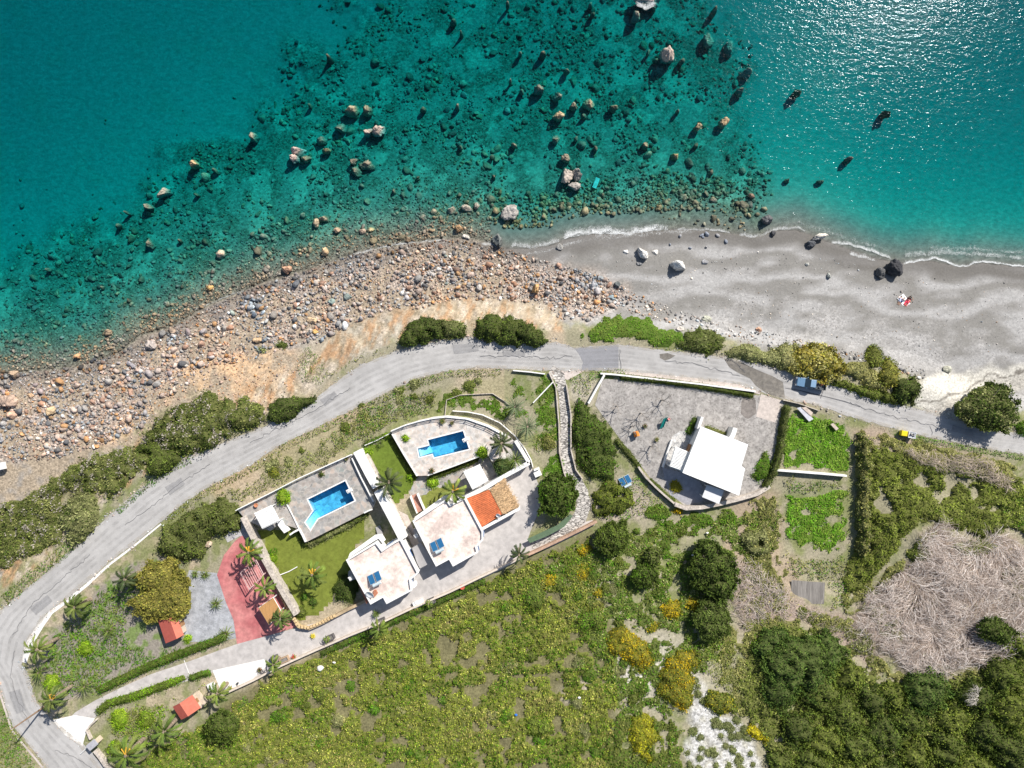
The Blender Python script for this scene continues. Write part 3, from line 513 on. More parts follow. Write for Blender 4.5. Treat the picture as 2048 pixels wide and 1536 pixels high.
B = [
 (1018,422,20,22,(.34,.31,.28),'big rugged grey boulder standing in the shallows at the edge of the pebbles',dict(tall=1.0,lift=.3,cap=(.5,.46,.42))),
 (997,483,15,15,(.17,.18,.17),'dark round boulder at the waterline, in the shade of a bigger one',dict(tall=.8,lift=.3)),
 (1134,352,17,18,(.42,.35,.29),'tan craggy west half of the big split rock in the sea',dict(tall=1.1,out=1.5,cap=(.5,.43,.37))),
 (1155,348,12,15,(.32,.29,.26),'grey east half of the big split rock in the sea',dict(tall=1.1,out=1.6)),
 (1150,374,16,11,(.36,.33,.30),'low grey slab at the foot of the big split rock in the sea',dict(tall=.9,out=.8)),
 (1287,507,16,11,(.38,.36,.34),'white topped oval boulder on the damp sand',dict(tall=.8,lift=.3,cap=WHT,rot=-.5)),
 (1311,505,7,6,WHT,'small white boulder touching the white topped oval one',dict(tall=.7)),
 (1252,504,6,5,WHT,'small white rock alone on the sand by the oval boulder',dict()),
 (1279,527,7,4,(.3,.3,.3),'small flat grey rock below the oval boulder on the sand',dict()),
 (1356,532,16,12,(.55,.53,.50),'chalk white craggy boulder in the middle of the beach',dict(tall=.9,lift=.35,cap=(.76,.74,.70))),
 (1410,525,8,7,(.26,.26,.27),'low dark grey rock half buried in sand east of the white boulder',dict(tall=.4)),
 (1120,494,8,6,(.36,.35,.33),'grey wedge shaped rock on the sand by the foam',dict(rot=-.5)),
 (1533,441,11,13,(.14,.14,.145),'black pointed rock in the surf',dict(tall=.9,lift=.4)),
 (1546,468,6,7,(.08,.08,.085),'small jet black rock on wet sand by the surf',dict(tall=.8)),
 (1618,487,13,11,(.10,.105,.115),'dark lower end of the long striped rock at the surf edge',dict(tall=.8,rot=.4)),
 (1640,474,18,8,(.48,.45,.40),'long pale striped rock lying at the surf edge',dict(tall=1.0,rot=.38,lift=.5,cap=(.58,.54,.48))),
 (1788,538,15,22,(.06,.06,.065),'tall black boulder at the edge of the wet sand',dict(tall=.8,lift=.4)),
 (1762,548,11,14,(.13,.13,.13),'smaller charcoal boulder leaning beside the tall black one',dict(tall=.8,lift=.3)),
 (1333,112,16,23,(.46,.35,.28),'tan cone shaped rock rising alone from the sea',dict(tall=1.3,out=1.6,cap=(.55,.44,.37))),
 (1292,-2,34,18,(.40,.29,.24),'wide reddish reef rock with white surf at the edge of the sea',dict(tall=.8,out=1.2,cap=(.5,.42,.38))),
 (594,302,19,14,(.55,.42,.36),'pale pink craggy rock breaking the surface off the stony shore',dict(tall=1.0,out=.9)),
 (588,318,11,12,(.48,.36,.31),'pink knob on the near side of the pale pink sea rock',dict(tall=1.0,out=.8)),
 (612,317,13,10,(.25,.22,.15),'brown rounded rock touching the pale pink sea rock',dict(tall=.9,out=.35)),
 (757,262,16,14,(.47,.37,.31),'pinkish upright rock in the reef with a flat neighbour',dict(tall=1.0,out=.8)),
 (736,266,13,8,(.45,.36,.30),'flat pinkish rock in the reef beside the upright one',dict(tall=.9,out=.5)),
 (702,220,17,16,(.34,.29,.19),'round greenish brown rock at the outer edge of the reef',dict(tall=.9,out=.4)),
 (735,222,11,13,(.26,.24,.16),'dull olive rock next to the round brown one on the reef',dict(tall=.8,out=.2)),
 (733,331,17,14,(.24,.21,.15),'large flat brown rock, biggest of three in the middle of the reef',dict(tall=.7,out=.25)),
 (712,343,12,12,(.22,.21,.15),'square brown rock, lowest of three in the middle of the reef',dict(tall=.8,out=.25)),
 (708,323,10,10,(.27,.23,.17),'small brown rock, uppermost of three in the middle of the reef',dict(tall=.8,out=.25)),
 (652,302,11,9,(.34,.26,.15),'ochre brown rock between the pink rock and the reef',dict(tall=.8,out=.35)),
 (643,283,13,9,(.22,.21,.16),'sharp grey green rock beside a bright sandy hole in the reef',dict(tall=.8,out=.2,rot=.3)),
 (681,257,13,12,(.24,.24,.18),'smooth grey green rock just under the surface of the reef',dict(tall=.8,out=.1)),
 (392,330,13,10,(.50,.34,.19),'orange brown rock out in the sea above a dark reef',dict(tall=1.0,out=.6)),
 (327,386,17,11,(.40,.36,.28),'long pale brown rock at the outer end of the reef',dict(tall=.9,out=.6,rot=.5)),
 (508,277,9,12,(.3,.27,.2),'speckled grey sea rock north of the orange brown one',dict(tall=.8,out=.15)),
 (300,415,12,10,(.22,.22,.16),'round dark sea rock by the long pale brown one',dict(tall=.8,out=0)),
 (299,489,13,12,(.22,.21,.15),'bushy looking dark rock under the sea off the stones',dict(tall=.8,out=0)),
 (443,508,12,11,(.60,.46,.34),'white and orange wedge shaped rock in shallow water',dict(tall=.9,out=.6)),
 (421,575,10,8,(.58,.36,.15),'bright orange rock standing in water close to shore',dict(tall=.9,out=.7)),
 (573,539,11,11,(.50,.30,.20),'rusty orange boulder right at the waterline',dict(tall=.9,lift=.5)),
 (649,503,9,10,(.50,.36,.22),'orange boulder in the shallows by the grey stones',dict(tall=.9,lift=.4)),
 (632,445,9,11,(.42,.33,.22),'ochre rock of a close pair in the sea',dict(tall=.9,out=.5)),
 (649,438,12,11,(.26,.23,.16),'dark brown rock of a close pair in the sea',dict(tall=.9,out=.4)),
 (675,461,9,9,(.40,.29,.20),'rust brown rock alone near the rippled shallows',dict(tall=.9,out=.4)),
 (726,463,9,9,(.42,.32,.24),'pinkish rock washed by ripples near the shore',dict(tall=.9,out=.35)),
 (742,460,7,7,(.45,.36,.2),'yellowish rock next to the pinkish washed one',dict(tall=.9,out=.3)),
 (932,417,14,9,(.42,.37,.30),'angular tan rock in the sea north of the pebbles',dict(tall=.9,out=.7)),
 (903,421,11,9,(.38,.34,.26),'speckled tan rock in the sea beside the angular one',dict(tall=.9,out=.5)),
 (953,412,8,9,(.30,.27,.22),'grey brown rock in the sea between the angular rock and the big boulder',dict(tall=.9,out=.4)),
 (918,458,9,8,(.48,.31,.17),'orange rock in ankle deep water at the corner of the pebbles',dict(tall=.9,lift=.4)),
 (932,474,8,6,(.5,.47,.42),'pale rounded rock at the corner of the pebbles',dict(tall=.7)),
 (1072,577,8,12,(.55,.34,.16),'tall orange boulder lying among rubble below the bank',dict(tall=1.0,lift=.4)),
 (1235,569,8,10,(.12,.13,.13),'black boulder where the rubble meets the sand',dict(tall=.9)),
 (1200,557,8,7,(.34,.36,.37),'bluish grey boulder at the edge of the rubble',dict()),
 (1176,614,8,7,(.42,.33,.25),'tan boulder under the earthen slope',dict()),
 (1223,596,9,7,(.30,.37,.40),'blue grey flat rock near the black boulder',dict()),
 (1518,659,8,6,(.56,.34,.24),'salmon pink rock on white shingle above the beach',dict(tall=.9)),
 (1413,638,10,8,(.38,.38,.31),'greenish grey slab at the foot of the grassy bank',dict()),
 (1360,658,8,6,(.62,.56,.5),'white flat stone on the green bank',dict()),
 (1614,529,5,4,(.5,.5,.46),'small pale rock on wet sand south of the striped rock',dict(tall=.9)),
 (1658,552,5,7,(.45,.46,.42),'egg shaped grey rock on open sand',dict(tall=.8)),
 (1893,739,12,8,(.48,.47,.38),'mossy pale rock at the edge of the white track',dict(tall=.8)),
 (1448,246,13,12,(.45,.33,.20),'ochre rock capped with weed in the sunken boulder field',dict(tall=.9,out=.4)),
 (1117,232,16,12,(.46,.34,.21),'ochre topped oval rock west in the row of sea rocks',dict(tall=.9,out=.45)),
 (1148,214,12,10,(.30,.26,.18),'brown middle rock in the row of sea rocks',dict(tall=.9,out=.3)),
 (1176,210,14,14,(.46,.35,.23),'ochre and grey east rock in the row of sea rocks',dict(tall=.9,out=.5)),
 (1115,195,12,10,(.24,.24,.18),'olive rock above the ochre oval rock in the sea',dict(tall=.8,out=.1)),
 (1078,181,13,12,(.25,.25,.19),'olive round rock leading the row of sea rocks',dict(tall=.8,out=.15)),
 (1395,255,11,9,(.37,.29,.18),'brown rock just breaking the water beside the weed capped one',dict(tall=.9,out=.25)),
 (1113,279,10,12,(.24,.22,.16),'dark rock alone between the ochre rocks and the split rock',dict(tall=.9,out=.15)),
 (1130,317,11,10,(.30,.26,.19),'brown rock just beyond the big split rock',dict(tall=.9,out=.3)),
 (1226,216,12,10,(.27,.23,.15),'brown rock with an orange tip east of the ochre rocks',dict(tall=.9,out=.2)),
 (1290,291,10,9,(.30,.23,.15),'reddish brown rock in the middle of the sunken boulders',dict(tall=.9,out=.2)),
 (1350,313,9,10,(.42,.29,.16),'orange brown rock in the sunken boulders',dict(tall=.9,out=.25)),
 (1492,145,15,13,(.29,.27,.22),'pale submerged rock at the eastern rim of the sunken boulders',dict(tall=.8,out=0)),
 (1459,95,14,17,(.27,.27,.22),'big pale green submerged rock near the sunlit sea',dict(tall=.8,out=-.1)),
 (1416,83,15,18,(.24,.26,.2),'biggest pale green submerged rock beside the reef rock',dict(tall=.8,out=-.2)),
 (1272,36,9,16,(.3,.28,.22),'elongated submerged rock below the wide reef rock',dict(tall=.8,out=0)),
 (1480,185,9,11,(.26,.25,.19),'narrow olive rock under water at the rim of the boulders',dict(tall=.8,out=.1)),
 (1592,186,11,9,(.11,.12,.08),'dark lone rock submerged in the open turquoise sea',dict(tall=.8,out=-.05)),
 (1773,229,9,10,(.11,.11,.07),'dark weedy rock submerged farthest out in glittering sea',dict(tall=.8,out=-.05)),
 (1697,321,9,8,(.20,.16,.13),'small dark rock breaking the glittering sea',dict(tall=.9,out=.4)),
 (1575,361,7,6,(.18,.16,.12),'little brown rock off the sandy beach',dict(tall=.8,out=.15)),
 (1639,364,9,6,(.13,.13,.10),'faint sunken rock off the sandy beach',dict(tall=.6,out=-.3)),
 (1502,393,8,9,(.26,.18,.13),'rust brown rock at the beach end of the sunken boulders',dict(tall=.9,out=.2)),
 (1427,401,9,7,(.28,.22,.17),'brown rock near the foam below the sunken boulders',dict(tall=.9,out=.15)),
 (101,822,14,9,(.58,.43,.27),'big cream coloured boulder on the stony shore',dict(tall=.8,lift=.4,rot=.3)),
 (14,804,22,17,(.38,.28,.22),'huge brown boulder at the western end of the stony shore',dict(tall=.7)),
 (24,832,13,9,(.50,.33,.24),'rusty flat topped boulder beside the huge brown one',dict(tall=.7)),
 (28,748,12,9,(.46,.34,.24),'tan boulder at the waterline near the wet black sand',dict(tall=.8,lift=.4)),
 (62,792,9,6,(.48,.32,.2),'orange slab on dark sand near the huge boulder',dict()),
 (301,688,15,11,(.40,.35,.32),'largest grey pink boulder in the rubble west of the spit',dict(tall=.7)),
 (262,730,10,9,(.33,.31,.33),'purple grey boulder in the rubble',dict(tall=.7)),
 (278,743,11,8,(.50,.38,.32),'flat pink boulder beside the purple grey one',dict(tall=.6)),
 (155,713,7,6,(.48,.28,.15),'deep orange rock in the shallows by dark water',dict(tall=.9,lift=.4)),
 (216,664,8,8,(.36,.27,.18),'brown rock standing in teal shallows',dict(tall=.9,lift=.5)),
 (345,662,9,8,(.42,.32,.24),'tan block at the tip of the rubble spit',dict(tall=.8)),
 (662,604,9,8,(.28,.35,.32),'dark green slab among the grey rubble',dict(tall=.6)),
 (695,594,12,8,(.26,.31,.29),'long blue green slab among the grey rubble',dict(tall=.5,rot=-.4)),
 (625,640,13,10,(.60,.44,.28),'cream and orange outcrop stone below the grey bank',dict(tall=.6)),
 (630,664,8,6,(.60,.38,.15),'ochre block at the foot of the grey bank',dict(tall=.7)),
 (517,680,12,8,(.52,.36,.22),'ochre boulder perched above a small round bush',dict(tall=.6)),
 (417,1087,10,8,(.56,.44,.33),'cream boulder half hidden under the roadside bush',dict(tall=.7)),
 (690,1080,1,1,GREY,'',None),
]
for b in B:
    if b[6] is None: continue
    boulder(*b[:6], **b[6])
# further single rocks, alike within their group
def many(n, poly, rr, pal, label, group, seed, out=None, lift=.15):
    R = np.random.default_rng(seed); px, py = scatter(poly, n, R); bb = arr([(q[0], q[1]) for q in B])
    for i in range(n):
        if np.hypot(bb[:,0]-px[i], bb[:,1]-py[i]).min() < 17: continue
        if out is not None and levels(px[i:i+1], py[i:i+1])[0][0] > -.8: continue
        r = R.uniform(*rr); c = arr(pal[R.integers(len(pal))])*R.uniform(.85, 1.15)
        boulder(px[i], py[i], r, r*R.uniform(.6, .95), c, label, tall=R.uniform(.6, .9), rot=R.uniform(0, 3), sub=2, group=group, lift=lift, out=(None if out is None else R.uniform(*out)), cuts=9)
many(46, [(-20,770),(120,745),(260,715),(360,665),(420,640),(520,690),(400,730),(300,790),(200,870),(20,900)], (4,9.5), [TAN,ORA,(.5,.4,.34),BRN], 'mid sized tan or orange stone on the western rubble shore', 'tan stones of the western rubble', 21)
many(34, [(-20,770),(120,745),(260,715),(360,665),(420,640),(520,690),(400,730),(300,790),(200,870),(20,900)], (4,9.5), [GREY,DRK,(.4,.36,.35),(.33,.27,.26)], 'mid sized grey stone on the western rubble shore', 'grey stones of the western rubble', 22)
many(40, [(430,610),(600,550),(760,505),(900,490),(1000,505),(1080,540),(1020,600),(860,605),(700,640),(560,680)], (3.5,7.5), [ORA,TAN,BRN], 'mid sized orange or rust stone on the eastern pebble shore', 'orange stones of the eastern pebbles', 23)
many(30, [(430,610),(600,550),(760,505),(900,490),(1000,505),(1080,540),(1020,600),(860,605),(700,640),(560,680)], (3.5,7), [GREY,WHT,DRK,GRN], 'mid sized grey or pale stone on the eastern pebble shore', 'grey stones of the eastern pebbles', 24)
many(30, [(1060,520),(1200,560),(1300,600),(1420,640),(1380,650),(1230,620),(1120,640),(1040,600)], (2.5,5.5), [GREY,WHT,ORA,TAN], 'scattered stone at the foot of the grassy bank by the beach', 'scattered stones at the top of the beach', 25)
many(9, [(1330,462),(1420,468),(1480,480),(1400,500),(1330,490)], (3,6), [(.22,.24,.28),(.3,.3,.31)], 'small blue grey stone on the wet sand', 'blue grey stones on the wet sand', 26)
many(60, ROCKBED, (5,9), [(.17,.165,.11),(.22,.20,.14),(.24,.22,.16)], 'larger olive rock whose top nearly reaches the surface of the clear sea', 'olive rocks just under the surface', 27, out=(-.5,.1))
many(16, [(1650,695),(1740,715),(1850,750),(1840,765),(1740,735),(1660,712)], (2.5,5), [GREY,DRK,WHT], 'loose stone above the beach beside the golden thicket', 'loose stones beside the golden thicket', 28)

# surf foam and froth lines lying on the swash
def foam_mat():
    m = bpy.data.materials.new('sea_foam'); nt, N, L = nodes(m); o = N('ShaderNodeOutputMaterial'); t = N('ShaderNodeBsdfTransparent'); d = N('ShaderNodeBsdfDiffuse'); d.inputs[0].default_value = (.8,.82,.82,1); ms = N('ShaderNodeMixShader')
    g = N('ShaderNodeNewGeometry'); n = N('ShaderNodeTexNoise'); n.inputs['Scale'].default_value = 2.4; n.inputs['Detail'].default_value = 6; n.inputs['Roughness'].default_value = .75; n.inputs['Distortion'].default_value = 1.2; L(g.outputs['Position'], n.inputs[0])
    a = N('ShaderNodeAttribute'); a.attribute_name = 'Col'; s = N('ShaderNodeSeparateColor'); L(a.outputs['Color'], s.inputs[0])
    ad = N('ShaderNodeMath'); ad.operation = 'ADD'; L(n.outputs[0], ad.inputs[0]); L(s.outputs[0], ad.inputs[1])
    mr = N('ShaderNodeMapRange'); mr.inputs[1].default_value = .84; mr.inputs[2].default_value = 1.36; L(ad.outputs[0], mr.inputs[0]); L(mr.outputs[0], ms.inputs[0]); L(t.outputs[0], ms.inputs[1]); L(d.outputs[0], ms.inputs[2]); L(ms.outputs[0], o.inputs[0]); return m
FM = foam_mat()
def foam(pts, w, amt):
    p = arr(pts); seg = np.linalg.norm(np.diff(p, axis=0), axis=1); t = np.concatenate([[0], np.cumsum(seg)]); n = max(8, int(t[-1]/4)); u = np.linspace(0, t[-1], n)
    x = np.interp(u, t, p[:,0]); y = np.interp(u, t, p[:,1])+(fbm(u/14, u*0+3, 77)-.5)*7; ww = w*(.5+fbm(u/25, u*0, 78)); K = 6
    px = np.repeat(x[:,None], K, 1); prof = np.linspace(0, 1, K); py = y[:,None]-prof[None]*ww[:,None]
    g = np.maximum(gz(px.ravel(), py.ravel()), 0)+.035; X, Y = W(px.ravel(), py.ravel(), g)
    e = np.ones(n); e[:3] = [0,.3,.7]; e[-3:] = [.7,.3,0]
    c = (amt*e[:,None]*np.array([.85,1,.72,.5,.3,0])[None]*(.72+.5*fbm(u/18, u*0+9, 79))[:,None]).ravel(); I = np.arange(n*K).reshape(n, K)
    Q = np.stack([I[:-1,:-1], I[1:,:-1], I[1:,1:], I[:-1,1:]], -1).reshape(-1, 4)
    tag(fast('sea_foam', np.stack([X,Y,g],1), Q, FM, np.repeat(c[:,None], 3, 1)), 'white surf foam washing over the wet sand', 'foam', kind='stuff')
foam([(1013,500),(1030,492),(1061,497),(1101,491),(1128,480)], 18, .50); foam([(1120,482),(1140,474),(1182,468),(1249,470),(1300,462),(1345,458)], 24, .66); foam([(1345,460),(1410,461),(1470,468)], 10, .5)
foam([(1470,470),(1509,476),(1552,462),(1600,458),(1620,466)], 14, .5); foam([(1655,486),(1700,490),(1743,505),(1790,522)], 12, .6); foam([(1690,508),(1743,520),(1760,523)], 14, .55)
foam([(1800,530),(1831,524),(1870,518),(1919,536),(1963,524),(2048,534),(2110,538)], 9, .66); foam([(1850,500),(1950,503),(2060,508)], 20, .42); foam([(1265,8),(1292,20),(1320,8)], 26, .6)
foam([(1040,520),(1060,508),(1110,500),(1160,482)], 10, .42); foam([(1180,478),(1260,474),(1340,466),(1400,468)], 22, .40); foam([(1560,458),(1600,450),(1660,470),(1720,488),(1790,508)], 26, .36); foam([(1800,515),(1880,510),(1960,512),(2060,520)], 26, .44); foam([(1560,458),(1600,450),(1660,470),(1720,488),(1790,508)], 24, .34); foam([(1060,512),(1110,502),(1170,484),(1250,476),(1330,468)], 16, .36); foam([(380,625),(430,604),(500,578)], 7, .45); foam([(700,512),(760,497),(830,486),(900,480)], 9, .5); foam([(955,490),(985,492),(1005,505)], 16, .5)

# ------------------------------------------------------------------ foliage
leafm = mat('leaves', (.1,.12,.05), .22, 1.5, .85, 0, attr=True, transl=.12, spec=.08)
barkm = mat('bark', (.16,.13,.10), .35, 6, .95, .5)
DK=[(.040,.055,.022),(.060,.080,.028),(.085,.105,.040)]; OL=[(.115,.130,.042),(.155,.165,.060),(.085,.105,.030)]
BR=[(.10,.20,.022),(.07,.155,.018),(.14,.23,.04)]; YG=[(.22,.31,.03),(.15,.25,.02),(.28,.34,.05)]
GO=[(.50,.30,.02),(.28,.22,.03),(.15,.16,.03)]; GY=[(.22,.20,.155),(.14,.14,.09),(.30,.27,.22)]
TN=[(.37,.30,.22),(.30,.25,.16),(.20,.18,.09)]; GD=[(.38,.27,.09),(.30,.235,.09),(.20,.18,.06)]
MQ=[(.10,.115,.045),(.14,.145,.065),(.065,.085,.03),(.22,.20,.13)]; FD=[(.22,.235,.07),(.15,.19,.045),(.32,.30,.15),(.10,.16,.03),(.25,.20,.13)]
FD=[(.05,.11,.014),(.085,.15,.02),(.13,.175,.03),(.20,.215,.045),(.27,.255,.08),(.34,.29,.14),(.27,.20,.13)]
YT=[(.23,.185,.075),(.17,.155,.055),(.29,.22,.09)]; LW=[(.125,.15,.03),(.17,.175,.045),(.10,.145,.025),(.22,.20,.07)]
def rough(poly, seed, amp=.085):
    p = arr(poly); out = []; R = np.random.default_rng(seed); D = math.sqrt(parea(p)); a = min(8, D*amp)
    for i in range(len(p)):
        q = p[(i+1) % len(p)]; n = max(1, int(np.linalg.norm(q-p[i])/7))
        for k in range(n): out.append(p[i]+(q-p[i])*k/n+R.normal(0, a*.6, 2))
    return arr(out)
_rnd = np.random.default_rng(77).random(4096)
def hfun(poly, h, ew, cen, L, seed, top):
    def f(px, py):
        d = linedist(poly, px, py, True)/M; ins = inpoly(poly, px, py)
        e = np.sqrt(np.clip(1-(1-np.clip(d/ew, 0, 1))**2, 0, 1))
        c = L*1.3; rr = _rnd; gx, gy = np.floor(px/c).astype(int), np.floor(py/c).astype(int); best = np.full(len(px), 1e9); idx = np.zeros(len(px), int)
        for ox in (-1,0,1):
            for oy in (-1,0,1):
                i, j = gx+ox, gy+oy; h1 = rr[(i*7+j*131+seed) % 4096]; h2 = rr[(i*57+j*19+seed*3+11) % 4096]
                q = (px-(i+h1)*c)**2+(py-(j+h2)*c)**2; m = q < best; best = np.where(m, q, best); idx = np.where(m, (i*13+j*71+seed) % 4096, idx)
        l = np.sqrt(np.clip(1-best/(L*L), 0, 1))
        n = fbm(px/7, py/7, seed % 50, 3)
        return np.where(ins, h*e*(top+(1-top)*l*.8+(n-.5)*.5), 0), idx
    return f
def foliage(name, poly, h, leaf, dens, pal, label=None, cat=None, lump=20, group=None, kind=None, seed=None, top=.5, parent=None, lift=0, var=.28, step=5, stand=None, z0=None, core=True, pw=None, dry=None, gap=None, rows=False, fade=None):
    poly = arr(poly); seed = int(abs(poly.sum())*3) % 99991 if seed is None else seed; R = np.random.default_rng(seed)
    if name in ('shrub',) and parea(poly) > 2500 and gap is None: gap = .72
    fade = {'field_grass':9,'hill_grass':24,'undergrowth':16,'ground_cover':14,'green_crop':5,'herbs':12,'dry_scrub':12}.get(name, fade)
    if name in ('shrub','crown','evergreen_shrub','gorse_bush','undergrowth','herbs','ground_cover','dry_scrub','cane_thicket','hill_bush','verge_bush','bush','green_crop','lawn','hill_grass','field_grass'): poly = rough(poly, seed)
    A = parea(poly)/M**2; ew = max(.3, min(h*1.1, linedist(poly, *[np.array([q]) for q in poly.mean(0)], True)[0]/M*.9+.2)); n = int(A*dens)
    cen = None; f = hfun(poly, h, ew, cen, lump, seed, top)
    px, py = scatter(poly, n, R)
    # extra leaves on the outside of the crown
    p2 = np.roll(poly, -1, 0); el = np.linalg.norm(p2-poly, axis=1); ne = int(el.sum()/M*h*dens*.55)
    if ne > 0:
        k = R.choice(len(poly), ne, p=el/el.sum()); t = R.random(ne)[:,None]; e = poly[k]*(1-t)+p2[k]*t; c = poly.mean(0)
        e = e + R.normal(0, 1.6, e.shape); px = np.concatenate([px, e[:,0]]); py = np.concatenate([py, e[:,1]])
    def mask(qx, qy):
        m_ = np.ones(len(qx))
        if gap is not None: m_ = m_*sstep(0, .05, gap-fbm(qx/26, qy/26, (seed+7) % 40, 5))
        if fade: m_ = m_*sstep(0, .12, .22+.7*sstep(0, fade, linedist(poly, qx, qy, True))-fbm(qx/11, qy/11, 88, 3))
        return m_
    if gap is not None or fade:
        ne_ = max(ne, 0); mk = mask(px, py); kp = mk > R.random(len(px))*.35; kp[len(px)-ne_:] &= R.random(ne_) < .2; ne = int(kp[len(px)-ne_:].sum()) if ne > 0 else ne; px, py = px[kp], py[kp]
    hh, idx = f(px, py); hh = hh*mask(px, py); eps = 3.0; hx, _ = f(px+eps, py); hy, _ = f(px, py+eps); mk = mask(px, py); hx = hx*mk; hy = hy*mk; n = len(px)
    if ne > 0: hh[-ne:] = R.random(ne)*h*.55
    g = gz(px, py) if z0 is None else np.full(n, z0)
    x, y = W(px, py, g+.4*h+lift)
    z = g+lift+hh*(1-.28*R.random(n)**1.5)
    if h > 1: sp_ = R.random(n) < .10; z = z+sp_*R.random(n)*.45; x = x+sp_*R.normal(0,.25,n); y = y+sp_*R.normal(0,.25,n)
    N = np.stack([-(hx-hh)/(eps/M), (hy-hh)/(eps/M), np.ones(n)*1.1], 1); N[np.abs(N) > 4] = 0; N /= np.linalg.norm(N, axis=1)[:,None]
    N = N+R.normal(0, .65 if stand is None else stand, (n,3)); N /= np.linalg.norm(N, axis=1)[:,None]
    T = np.cross(N, R.normal(size=(n,3))); T /= np.linalg.norm(T, axis=1)[:,None]; Bv = np.cross(N, T)
    s = leaf*R.uniform(.6, 1.35, n); P = np.stack([x,y,z],1)
    V = np.stack([P-T*s[:,None]*.6, P-Bv*s[:,None]*.38, P+T*s[:,None]*.6, P+Bv*s[:,None]*.38], 1).reshape(-1,3)
    pal_ = arr(pal)*arr([1.1,1.27,.66]); patch = fbm(px/16, py/16, (seed+3) % 40, 3) if not rows else .45*fbm((px*.93-py*.37)/60, (py*.93+px*.37)/7, 12, 4)+.55*fbm(px/85, py/85, 19, 4)
    ci = (np.clip((patch-.30)*2.5, 0, .999)*len(pal_)).astype(int) if pw is None else R.choice(len(pal_), n, p=pw)
    mixr = R.random(n) < .36; ci = np.where(mixr, R.integers(0, len(pal_), n), ci)
    lumpc = .72+.58*_rnd[(idx*3+5) % 4096]
    col = pal_[ci]*(R.uniform(1-var, 1+var, n)*lumpc)[:,None]
    if dry is not None:
        q = fbm(px/9+3, py/22, 44); k = (q > .58) & (R.random(n) < .75); col[k] = arr([.40,.36,.31])*R.uniform(.6, 1.2, (k.sum(), 1))
    V = [V]; Fc = [np.arange(n*4).reshape(-1,4)]; CC = [np.repeat(col, 4, 0)]
    if core:
        lo, hi = poly.min(0), poly.max(0); gx = np.arange(lo[0]-step, hi[0]+step*1.5, step); gy = np.arange(lo[1]-step, hi[1]+step*1.5, step)
        X, Y = np.meshgrid(gx, gy); qx, qy = X.ravel(), Y.ravel(); ch, _ = f(qx, qy); ins = inpoly(poly, qx, qy)
        mq = mask(qx, qy); ch = ch*mq; ins &= mq > 0
        gg = gz(qx, qy) if z0 is None else np.full(len(qx), z0); cz = gg+lift+np.where(ch > 0, ch*.82-(.12 if h > .2 else -.03)*(1 if h > .2 else mq), -.14 if h > .2 else .0); wx, wy = W(qx, qy, gg+.4*h+lift)
        I = np.arange(len(qx)).reshape(X.shape); Q = np.stack([I[1:,:-1], I[1:,1:], I[:-1,1:], I[:-1,:-1]], -1).reshape(-1,4); Q = Q[ins[Q].sum(1) >= 2]
        if len(Q):
            u, r = np.unique(Q, return_inverse=True); V.append(np.stack([wx,wy,cz],1)[u]); Fc.append(r.reshape(-1,4)+n*4)
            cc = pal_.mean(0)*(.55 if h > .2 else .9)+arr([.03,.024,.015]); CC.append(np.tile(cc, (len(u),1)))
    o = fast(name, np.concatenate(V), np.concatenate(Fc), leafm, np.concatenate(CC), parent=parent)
    return tag(o, label, cat, group, kind)
def tree(poly, h, leaf, dens, pal, label, group=None, lump=16, cat='tree', name='broadleaf_tree', trunk_h=None, top=.45, **kw):
    c = arr(poly).mean(0); x, y, g = inv(c[0], c[1], h*.6); th = trunk_h or h*.42
    e = empty(name, (x, y, g), label, cat, group)
    foliage('crown', poly, h-th, leaf, dens, pal, lump=lump, parent=e, lift=th, top=top, **kw)
    mb = MB(); mb.bar((x,y,g-.1), (x+.1,y,g+th*.8), .2, 8, .14); R = random.Random(int(c[0]))
    for i in range(6):
        a = i*1.05+R.random()*.5; r = R.uniform(.25, .5)*math.sqrt(parea(poly))/M; mb.bar((x+.1,y,g+th*.7), (x+r*math.cos(a), y+r*math.sin(a), g+th+(h-th)*.45), .09, 6, .04)
    mb.build('trunk', barkm, e); return e
E = foliage
# big evergreen masses on the sea side of the road
E('shrub', [(-60,1030),(0,1012),(40,995),(70,982),(118,945),(150,925),(200,915),(170,970),(120,985),(125,1020),(118,1060),(125,1085),(80,1100),(30,1122),(0,1142),(-60,1170)], 2.0, .26, 26, MQ, 'low green shrub carpet in the bend between the rubble and the road', 'shrub', 22, dry=1)
E('shrub', [(150,925),(230,898),(262,892),(290,905),(300,925),(262,960),(235,990),(205,1000),(190,985),(160,985),(150,960)], 2.6, .26, 26, MQ, 'windswept olive shrub on the slope beside the road', 'shrub', 20, dry=1)
E('shrub', [(262,892),(300,878),(345,895),(372,905),(345,935),(320,955),(290,950),(296,920)], 2.8, .26, 28, [DK[2],OL[2],MQ[0]], 'dense green shrub squeezed between two windswept ones on the roadside', 'shrub', 17)
E('shrub', [(113,1050),(122,1010),(150,985),(185,985),(195,1020),(185,1050),(160,1085),(145,1092),(118,1070)], 3.0, .28, 26, GY+[MQ[2]], 'rounded grey brown shrub bulging over the road edge', 'shrub', 16)
E('shrub', [(280,885),(285,862),(310,838),(350,815),(400,787),(420,788),(440,798),(470,795),(500,800),(528,828),(524,848),(470,862),(430,890),(400,902),(365,910),(330,905),(300,895)], 3.4, .28, 26, MQ+[DK[1]], 'largest windswept dark shrub along the road with pale dry tips', 'shrub', 20, dry=1)
E('shrub', [(528,842),(535,815),(560,798),(585,792),(605,795),(628,788),(628,802),(600,825),(565,842),(540,848)], 2.4, .25, 28, DK, 'small dark shrub at the road edge next to the sandy bank', 'shrub', 14)
E('shrub', [(795,690),(803,665),(815,645),(840,632),(868,634),(885,645),(885,672),(850,684),(815,696)], 3.0, .26, 28, DK, 'dark evergreen shrub casting shade on the road bend', 'shrub', 13)
